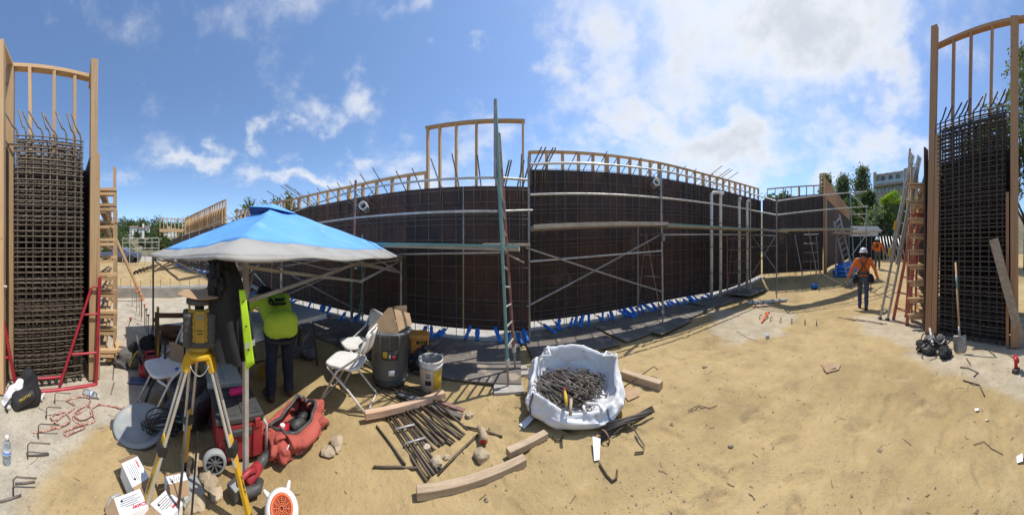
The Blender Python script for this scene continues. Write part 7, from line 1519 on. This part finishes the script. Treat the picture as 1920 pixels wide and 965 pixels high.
for i in range(150):
    px = rnd.uniform(120, 460); r = 56 + 70 * rnd.random() ** .8; hgt = rnd.uniform(3.2, 6.0) * (1 + .25 * (r > 105))
    if (238 < px < 290 or 296 < px < 345) and r < 97: hgt *= .45
    c = at_r(px, r, hl_at(px, r)); tgt = wd if rnd.random() < .72 else wo
    for k in range(12): d = Vector((rnd.gauss(0, 1), rnd.gauss(0, 1), rnd.gauss(0, 1))).normalized(); leaves(tgt, c + V(d.x * hgt * .42, d.y * hgt * .42, hgt * .55 + d.z * hgt * .42), 22, hgt * .34, .75, rnd)
tag(wd.build('hillside_wood', 'leaf_dark', None, origin=(0, 0, 0)), 'dark green wood covering the far left hillside', 'wood', kind='stuff'); tag(wo.build('hillside_scrub', 'leaf_olive', None, origin=(0, 0, 0)), 'olive scrub between the dark trees on the far left hillside', 'scrub', kind='stuff')
def house(px0, px1, y0, y1, r, lab, mt_, rows, cols_, roofm='roof_tile'):
    a = at_r(px0, r); b_ = at_r(px1, r); d = (b_ - a); W_ = d.length; d.normalize(); n3 = V(d.y, -d.x, 0); n3 = n3 if n3.dot(a) < 0 else -n3
    zt, zb_ = EYE + (HOR - y0) / FPX * r, EYE + (HOR - y1) / FPX * r; t = thing('hillside_house', lab, 'house', V((a.x + b_.x) / 2, (a.y + b_.y) / 2, zb_ - 2)); rot = Matrix((d, -n3, Z3)).transposed(); c = (a + b_) / 2 - n3 * 3
    for k, (f0, f1, th) in enumerate(((0, .42, 1.0), (.42, .74, .84), (.74, 1, 1.0))):
        m_ = MB(); m_.box(V(c.x, c.y, 0) + d * W_ * ((f0 + f1) / 2 - .5) + n3 * (.8 if k == 1 else 0) + V(0, 0, (zb_ - 2 + zb_ + (zt - zb_) * th) / 2), (W_ * (f1 - f0) - .02, 6, (zt - zb_) * th + 2), rot); wl_ = m_.build('wall', mt_, t)
        m_ = MB(); hw = W_ * (f1 - f0) / 2 + .3; cc = V(c.x, c.y, zb_ + (zt - zb_) * th) + d * W_ * ((f0 + f1) / 2 - .5) + n3 * (.8 if k == 1 else 0); m_.add([cc - d * hw - n3 * 3.4, cc + d * hw - n3 * 3.4, cc + d * hw + n3 * 3.4, cc - d * hw + n3 * 3.4, cc - d * hw * .8 + V(0, 0, .9), cc + d * hw * .8 + V(0, 0, .9)], [(0, 1, 5, 4), (2, 3, 4, 5), (1, 2, 5), (3, 0, 4), (3, 2, 1, 0)]); m_.build('roof', roofm, t)
    for i in range(rows):
        for j in range(cols_):
            p = a + d * W_ * (j + .5) / cols_ + n3 * (.03 + (.8 if .42 < (j + .5) / cols_ < .74 else 0)) + V(0, 0, zb_ + (zt - zb_) * (.10 + .8 * (i + .4) / rows)); m_ = MB(); m_.box(p, (W_ / cols_ * .52, .12, (zt - zb_) / rows * .5), rot); w_ = m_.build('window', mt_, t); m_ = MB(); m_.box(p + n3 * .07, (W_ / cols_ * .42, .03, (zt - zb_) / rows * .40), rot); m_.build('pane', 'pane', w_)
    m_ = MB(); m_.box(V(c.x, c.y, zt + .8) + d * W_ * .18, (.7, .7, 2.0), rot); m_.build('chimney', mt_, t)
house(243, 281, 426, 446, 92, 'white house with dark windows high on the wooded hill at left', 'house_white', 3, 6); house(288, 331, 430, 447, 98, 'cream house half hidden behind the far stud frames', 'house_white', 2, 6)
# site beyond the slab: white barrier, far scaffold, stud frame, mats
wb = thing('site_fence', 'low white barrier fence at the far edge of the site, left', 'fence', on(at_r(245, 26)))
for i in range(7):
    a, b_ = at_r(205 + i * 14, 26 - .2 * i), at_r(218.6 + i * 14, 26 - .2 * (i + 1)); m_ = MB(); z = EYE + (HOR - 487) / FPX * 26; m_.bar(V(a.x, a.y, z), V(b_.x, b_.y, z), .06, .75); m_.build('panel', 'bagwhite', wb)
fsc = thing('scaffold', 'distant scaffold frames with rails before the wooded hill at left', 'scaffold', on(at_r(255, 22)))
for px in (230, 243, 258, 272, 285, 298): p = on(at_r(px, 21.5 + .3 * math.sin(px))); rod('upright', p, V(p.x, p.y, EYE + (HOR - 446) / FPX * 21.5), .035, 'steel_pale', fsc)
for y in (447, 455, 466): rod('guard_rail', P(230, y, 21.5), P(298, y - 1, 21.5), .03, 'steel_pale', fsc)
fst = thing('stud_frame', 'distant open stud frame standing on the wall top at left', 'stud frame', P(318, 440, 24)); 
for px in range(300, 345, 7): beam('stud', P(px, 442, 24), P(px, 409, 24), .07, .10, 'lumber', fst, up=V(1, 0, 0))
beam('top_plate', P(299, 409, 24), P(344, 410, 24), .1, .07, 'lumber', fst); beam('header', P(299, 432, 23.9), P(344, 432, 23.9), .08, .3, 'lumber', fst)
stk = on(at_r(275, 10.6)); 
for i in range(7):
    m_ = MB(); c = on(at_r(252 + i * 7, 10.9 + .1 * i)) ; m_.box(c + V(0, 0, .05 + .03 * i), (.5, .12, .018), Matrix.Rotation(.4 + .05 * i, 3, 'Z') @ Matrix.Rotation(-.5, 3, 'Y')); tag(m_.build('steel_mat', 'charcoal'), 'dark steel mat lying on the far dirt mound, %s from the left' % ('first', 'second', 'third', 'fourth', 'fifth', 'sixth', 'seventh')[i], 'steel mat', 'steel mats on the mound')
tk = thing('parked_truck', 'small dark parked truck at the far edge of the site, left', 'truck', on(at_r(226, 25.0))); c = on(at_r(226, 25.0)); 
tdir = V(.25, 1, 0).normalized(); rot = Matrix.Rotation(math.atan2(tdir.y, tdir.x), 3, 'Z'); m_ = MB(); m_.add([c + rot @ V(x, y, z) for y in (-.85, .85) for x, z in ((-2.1, .45), (2.1, .45), (2.1, .95), (1.0, 1.05), (.55, 1.55), (-.6, 1.58), (-.75, 1.02), (-2.1, 1.0))], [tuple(range(8)), tuple(range(8, 16))[::-1]] + [(i, 8 + i, 8 + (i + 1) % 8, (i + 1) % 8) for i in range(8)]); m_.build('body', 'strap', tk, bevel=.05)
for x in (-1.3, 1.35):
    for y in (-.8, .8): m_ = MB(); m_.tube([c + rot @ V(x, y - .1, .36), c + rot @ V(x, y + .1, .36)], .36, 18); m_.build('wheel', 'black', tk)
for y in (-.86, .86): m_ = MB(); m_.box(c + rot @ V(.05, y, 1.28), (.95, .02, .32), rot); m_.build('window', 'pane', tk)
ys = thing('lumber_stack', 'stack of yellow cut timbers at the end of the left wall form', 'lumber', on(at_r(217, 8.1)))
for i in range(8): c = on(at_r(217, 8.1)) + V(0, 0, .05 + .075 * i); beam('board', c + V(-.5, -.2 + .03 * (i % 3), 0), c + V(.5, -.2 + .03 * (i % 2), 0), .3, .06, 'lumber', ys)
# shrubs and palms above the wall
palm_i = 0
def palm(px, ytop, r, lab, n=26, L=1.2, seed=0):
    rnd = random.Random(seed); z = EYE + (HOR - ytop) / FPX * r; base = at_r(px, r, 0); t = thing('palm_tree', lab, 'palm tree', base); tk_ = MB(); tk_.tube([base, base + V(.05, 0, (z - .6) / 2), base + V(0, 0, z - .6)], [.16, .13, .12], 8); tk_.build('trunk', 'bark', t, True); cr = MB()
    for i in range(n):
        a = rnd.uniform(0, 6.283); el = rnd.uniform(-.2, 1.3); d = V(math.cos(a) * math.cos(el), math.sin(a) * math.cos(el), math.sin(el)); b0_ = base + V(0, 0, z - .65); side_ = d.cross(Z3).normalized(); prev = None
        for k in range(7):
            s_ = k / 6; p = b0_ + d * L * s_ - V(0, 0, .45 * s_ * s_ * L * math.cos(el)); w_ = .05 * math.sin(math.pi * min(1, s_ * .9 + .12)); cur = [p - side_ * w_, p + side_ * w_]
            if prev: cr.add([prev[0], prev[1], cur[1], cur[0]], [(0, 1, 2, 3)])
            prev = cur
            if k in (2, 3, 4, 5):
                for sg in (-1, 1): q_ = p + side_ * sg * .22 + d * .16; cr.add([p, p + d * .05, q_], [(0, 1, 2)])
    cr.build('crown', 'leaf_olive', t)
palm(470, 378, 15, 'spiky palm rising above the wall behind the canopy peak', 30, 1.1, 3)
tree(at_r(452, 15.5, 0), EYE + (HOR - 385) / FPX * 15.5, .7, 'small shrub tree above the wall left of the palm', 'leaf_grey', 'round', 26, 16, .16, 5, 'shrub_tree', None, .6)
tree(at_r(487, 15, 0), EYE + (HOR - 380) / FPX * 15, .8, 'low shrub tree above the wall right of the palm', 'leaf_olive', 'round', 30, 16, .16, 6, 'shrub_tree', None, .65); tree(at_r(522, 14, 0), EYE + (HOR - 372) / FPX * 14, 1.3, 'wide shrub tree above the wall behind the stud crown', 'leaf_olive', 'round', 60, 18, .16, 7, 'shrub_tree', None, .62); tree(at_r(542, 14.5, 0), EYE + (HOR - 357) / FPX * 14.5, .55, 'slender young tree rising above the stud crown', 'leaf_grey', 'cone', 30, 14, .15, 8, 'young_tree', None, .6)
# ---- right: hill, trees, hedge, apartment building, fence
hr = lambda u, v: .8 + 17.5 * smooth(.05, .85, v)
hill(1.02, 2.6, 24, 110, hr, 'hill', 'scrub')
def hr_at(px, r): a = az(px); v = max(0, (r - 24) / 86); return hr(0, v) + 2.0 * noise.noise(Vector((a * 9, r * .05, 2))) * v - 1.0 * (1 - v)
for i, (px, yt, r, rad, kd, mt_, lab) in enumerate(((1549, 331, 36, 2.6, 'cone', 'leaf_grey', 'grey-green conifer just right of the return wall post'), (1581, 331, 38, 3.3, 'cone', 'leaf_grey', 'middle grey-green conifer behind the flank wall'), (1616, 317, 36, 3.4, 'cone', 'leaf_grey', 'tallest dark conifer left of the apartment building'), (1628, 360, 30, 2.4, 'cone', 'leaf_dark', 'darker conifer below the tallest one'), (1598, 372, 33, 2.2, 'round', 'leaf_dark', 'dark rounded tree between the conifers'), (1648, 385, 27, 1.9, 'round', 'leaf_grey', 'grey-green bushy tree below the apartment building'), (1672, 362, 40, 2.6, 'round', 'leaf_olive', 'olive tree in front of the apartment building'), (1695, 352, 42, 3.0, 'round', 'leaf_grey', 'grey-green tree at the right foot of the apartment building'), (1470, 358, 40, 1.9, 'round', 'leaf_dark', 'small dark treetop seen over the return wall, left'), (1449, 359, 42, 1.6, 'round', 'leaf_dark', 'small dark treetop seen over the inner corner'))):
    zb_ = hr_at(px, r) if px > 1500 else 1.5; zt = EYE + (HOR - yt) / FPX * r; tree(at_r(px, r, zb_), zt - zb_, rad, lab, mt_, kd, 190, 30, .34, 40 + i, 'tree' if kd != 'cone' else 'conifer_tree', 'trees behind the right end of the site', .12)
hb = MB(); rnd = random.Random(77); hc = at_r(1680, 27, 0); z0 = hr_at(1680, 27)
hg = thing('clipped_hedge', 'bright green clipped hedge below the apartment building', 'hedge', V(hc.x, hc.y, z0)); ht = EYE + (HOR - 370) / FPX * 27 - z0
hd_d = V(math.cos(az(1680)), -math.sin(az(1680)), 0)
for s_, w_, dp in ((-.85, 1.6, 0), (.95, 1.7, .5)):
    cc = hc + hd_d * s_ + V(hc.x, hc.y, 0).normalized() * dp
    for i in range(190):
        u, v_, q_ = rnd.uniform(-1, 1), rnd.uniform(-1, 1), rnd.random(); k = rnd.choice((0, 1, 2)); p = cc + hd_d * u * w_ * .5 + V(hc.x, hc.y, 0).normalized() * (v_ * .7 if k else -.7) + V(0, 0, z0 + ht * (q_ if k != 1 else 1) * (1 + .06 * u)); leaves(hb, p, 26, .3, .16, rnd)
hb.build('foliage', 'leaf_bright', hg)
m_ = MB(); m_.bar(hc - hd_d * 1.6 + V(0, 0, z0 + ht * .45), hc + hd_d * 1.7 + V(0, 0, z0 + ht * .45), 1.0, ht * .9); m_.build('inner_branches', 'leaf_dark', hg)
ap = thing('apartment_building', 'grey-brown curved apartment building with glass balconies up on the right hill', 'building', at_r(1680, 75, 15)); R0 = 75
def zpx(y, r=R0): return EYE + (HOR - y) / FPX * r
def apt_box(px0, px1, ya0, ya1, yb0, yb1, depth, dr_, mt_, nm, par):
    a, b_ = at_r(px0, R0 + dr_), at_r(px1, R0 + dr_ - .4); n3 = V(a.x + b_.x, a.y + b_.y, 0).normalized() * depth; k = (R0 + dr_) / R0; m_ = MB()
    zz = lambda y: zpx(y, R0 + dr_)
    m_.add([V(a.x, a.y, zz(yb0)), V(b_.x, b_.y, zz(yb1)), V(b_.x, b_.y, zz(ya1)), V(a.x, a.y, zz(ya0)), V(a.x, a.y, zz(yb0)) + n3, V(b_.x, b_.y, zz(yb1)) + n3, V(b_.x, b_.y, zz(ya1)) + n3, V(a.x, a.y, zz(ya0)) + n3], [(0, 1, 2, 3), (5, 4, 7, 6), (1, 5, 6, 2), (4, 0, 3, 7), (3, 2, 6, 7), (4, 5, 1, 0)]); return m_.build(nm, mt_, par)
xs = [1638, 1652, 1666, 1680, 1694]; 
for i in range(4):
    f = i * 2.0; apt_box(xs[i] + .05, xs[i + 1] - .05, 328 - f, 326 - f, 385, 385, 8, 0, 'stucco_grey', 'wall', ap)
    apt_box(xs[i], xs[i + 1], 347 - f, 345 - f, 350.5 - f, 348.5 - f, 3, -2.2, 'stucco_grey', 'balcony_slab', ap); bal = apt_box(xs[i] + .3, xs[i + 1] - .3, 341 - f, 339 - f, 346.4 - f, 344.4 - f, .06, -2.0, 'pane_pale', 'balcony_glass', ap)
    for px0, px1, y0, y1, mt_ in ((xs[i] + 1.5, xs[i] + 6, 333, 345, 'pane'), (xs[i] + 8, xs[i] + 12.5, 332, 341, 'pane_pale'), (xs[i] + 1.2, xs[i] + 6, 353, 362, 'pane_pale'), (xs[i] + 7.2, xs[i] + 12.6, 353, 362, 'pane_pale')):
        w_ = apt_box(px0 - .4, px1 + .4, y0 - f - .5, y0 - f - .5, y1 - f + .3, y1 - f + .3, .25, -.12, 'house_tan', 'window', ap); apt_box(px0, px1, y0 - f, y0 - f, y1 - f, y1 - f, .2, -.28, mt_, 'pane', w_)
apt_box(1637.5, 1643.5, 323, 323, 349, 349, 6, -1.5, 'house_tan', 'end_pier', ap); apt_box(1694.2, 1722, 316, 311, 385, 385, 8, -1.0, 'stucco_grey', 'tower_wall', ap)
for px0, px1, y0, y1 in ((1698, 1707, 322, 336), (1709, 1719, 320, 335), (1698, 1707, 342, 356), (1709, 1719, 341, 356)): w_ = apt_box(px0 - .5, px1 + .5, y0 - .6, y0 - .6, y1 + .4, y1 + .4, .25, -1.15, 'house_tan', 'window', ap); apt_box(px0, px1, y0, y0, y1, y1, .2, -1.3, 'pane_pale', 'pane', w_)
fn = thing('site_fence', 'dark netted site fence with leaning tubes behind the farther worker', 'fence', on(at_r(1650, 20)))
for i in range(5):
    a, b_ = at_r(1592 + i * 21, 20.0), at_r(1612.6 + i * 21, 20.0 - .1); z = terrain(a.x, a.y); m_ = MB(); m_.bar(V(a.x, a.y, z + 1.05), V(b_.x, b_.y, z + 1.05), .03, 2.05); m_.build('panel', 'shade_net', fn); rod('post', V(a.x, a.y, z), V(a.x, a.y, z + 2.2), .04, 'steel', fn)
for i in range(8):
    px = 1650 + i * 5.5; a = on(at_r(px + 9, 18.6)); b_ = at_r(px, 19.8); m_ = MB(); m_.tube([a, V(b_.x, b_.y, a.z + 2.15)], .05, 8); tag(m_.build('leaning_tube', 'steel', None, True), 'grey tube leaning on the dark fence, %s from the left' % ('first', 'second', 'third', 'fourth', 'fifth', 'sixth', 'seventh', 'eighth')[i], 'tube', 'tubes leaning on the fence')
shd = thing('site_trailer', 'white site trailer with shallow roof behind the far scaffold', 'trailer', on(at_r(1618, 24))); c = on(at_r(1618, 24)); vd = V(c.x, c.y, 0).normalized(); sd = V(vd.y, -vd.x, 0); rot = Matrix((sd, vd, Z3)).transposed()
m_ = MB(); m_.box(c + V(0, 0, 1.3), (3.0, 2.2, 2.4), rot); m_.build('cabin', 'house_white', shd); m_ = MB(); m_.add([c + rot @ V(x, y, z) for x, z in ((-1.7, 2.5), (1.9, 2.5), (1.4, 2.95), (-1.5, 2.95)) for y in (-1.3, 1.3)], [(0, 2, 4, 6), (1, 7, 5, 3), (0, 1, 3, 2), (2, 3, 5, 4), (4, 5, 7, 6), (6, 7, 1, 0)]); m_.build('roof', 'white', shd); m_ = MB(); m_.box(c + rot @ V(.4, -1.12, 1.5), (.8, .04, .7), rot); m_.build('window', 'pane', shd)
rnd = random.Random(9)
for i in range(15):
    lvl = i // 5; c = on(V(11.2 + (i % 5) * .42 + .2 * lvl, 1.92 + .1 * (i % 2), 0)) + V(0, 0, .07 + .13 * lvl); L = rnd.uniform(.8, 1.2); a = rnd.uniform(-.2, .2); d = V(math.sin(a), -math.cos(a), 0); m_ = MB(); m_.tube([c + V(0, .35, 0), c + V(0, .35, 0) + d * L * .5 + V(0, 0, .01), c + V(0, .35, 0) + d * L], [.065, .07, .06], 9); tag(m_.build('blue_tube', 'blue_wrap', None, True), 'bright blue wrapped tube in the stack at the flank wall', 'tube', 'blue tubes stacked by the flank wall')
c = on(at_r(1527, 9.6)); m_ = MB(); m_.blob(c + V(0, 0, .1), (.16, .13, .12), 3, .5, 2.5, 3); tag(m_.build('blue_bundle', 'blue_wrap', None, True), 'crumpled blue bundle on the ground by the return wall', 'bundle')
# ---- far right: big trees over the wall end
for i, (px, yt, r, rad, mt_, lab) in enumerate(((1928, 150, 14.5, 1.7, 'leaf_grey', 'large grey-green tree rising behind the far right studs'), (1868, 205, 14.5, 1.6, 'leaf_olive', 'olive tree behind the bars at far right'), (1835, 232, 15.5, 1.3, 'leaf_olive', 'low olive tree behind the bars left of the large tree'))):
    tree(at_r(px, r, .3), EYE + (HOR - yt) / FPX * r - .3, rad, lab, mt_, 'multi' if i == 0 else 'round', 170, 30, .2, 70 + i, 'tree', 'trees over the right wall end', .45)
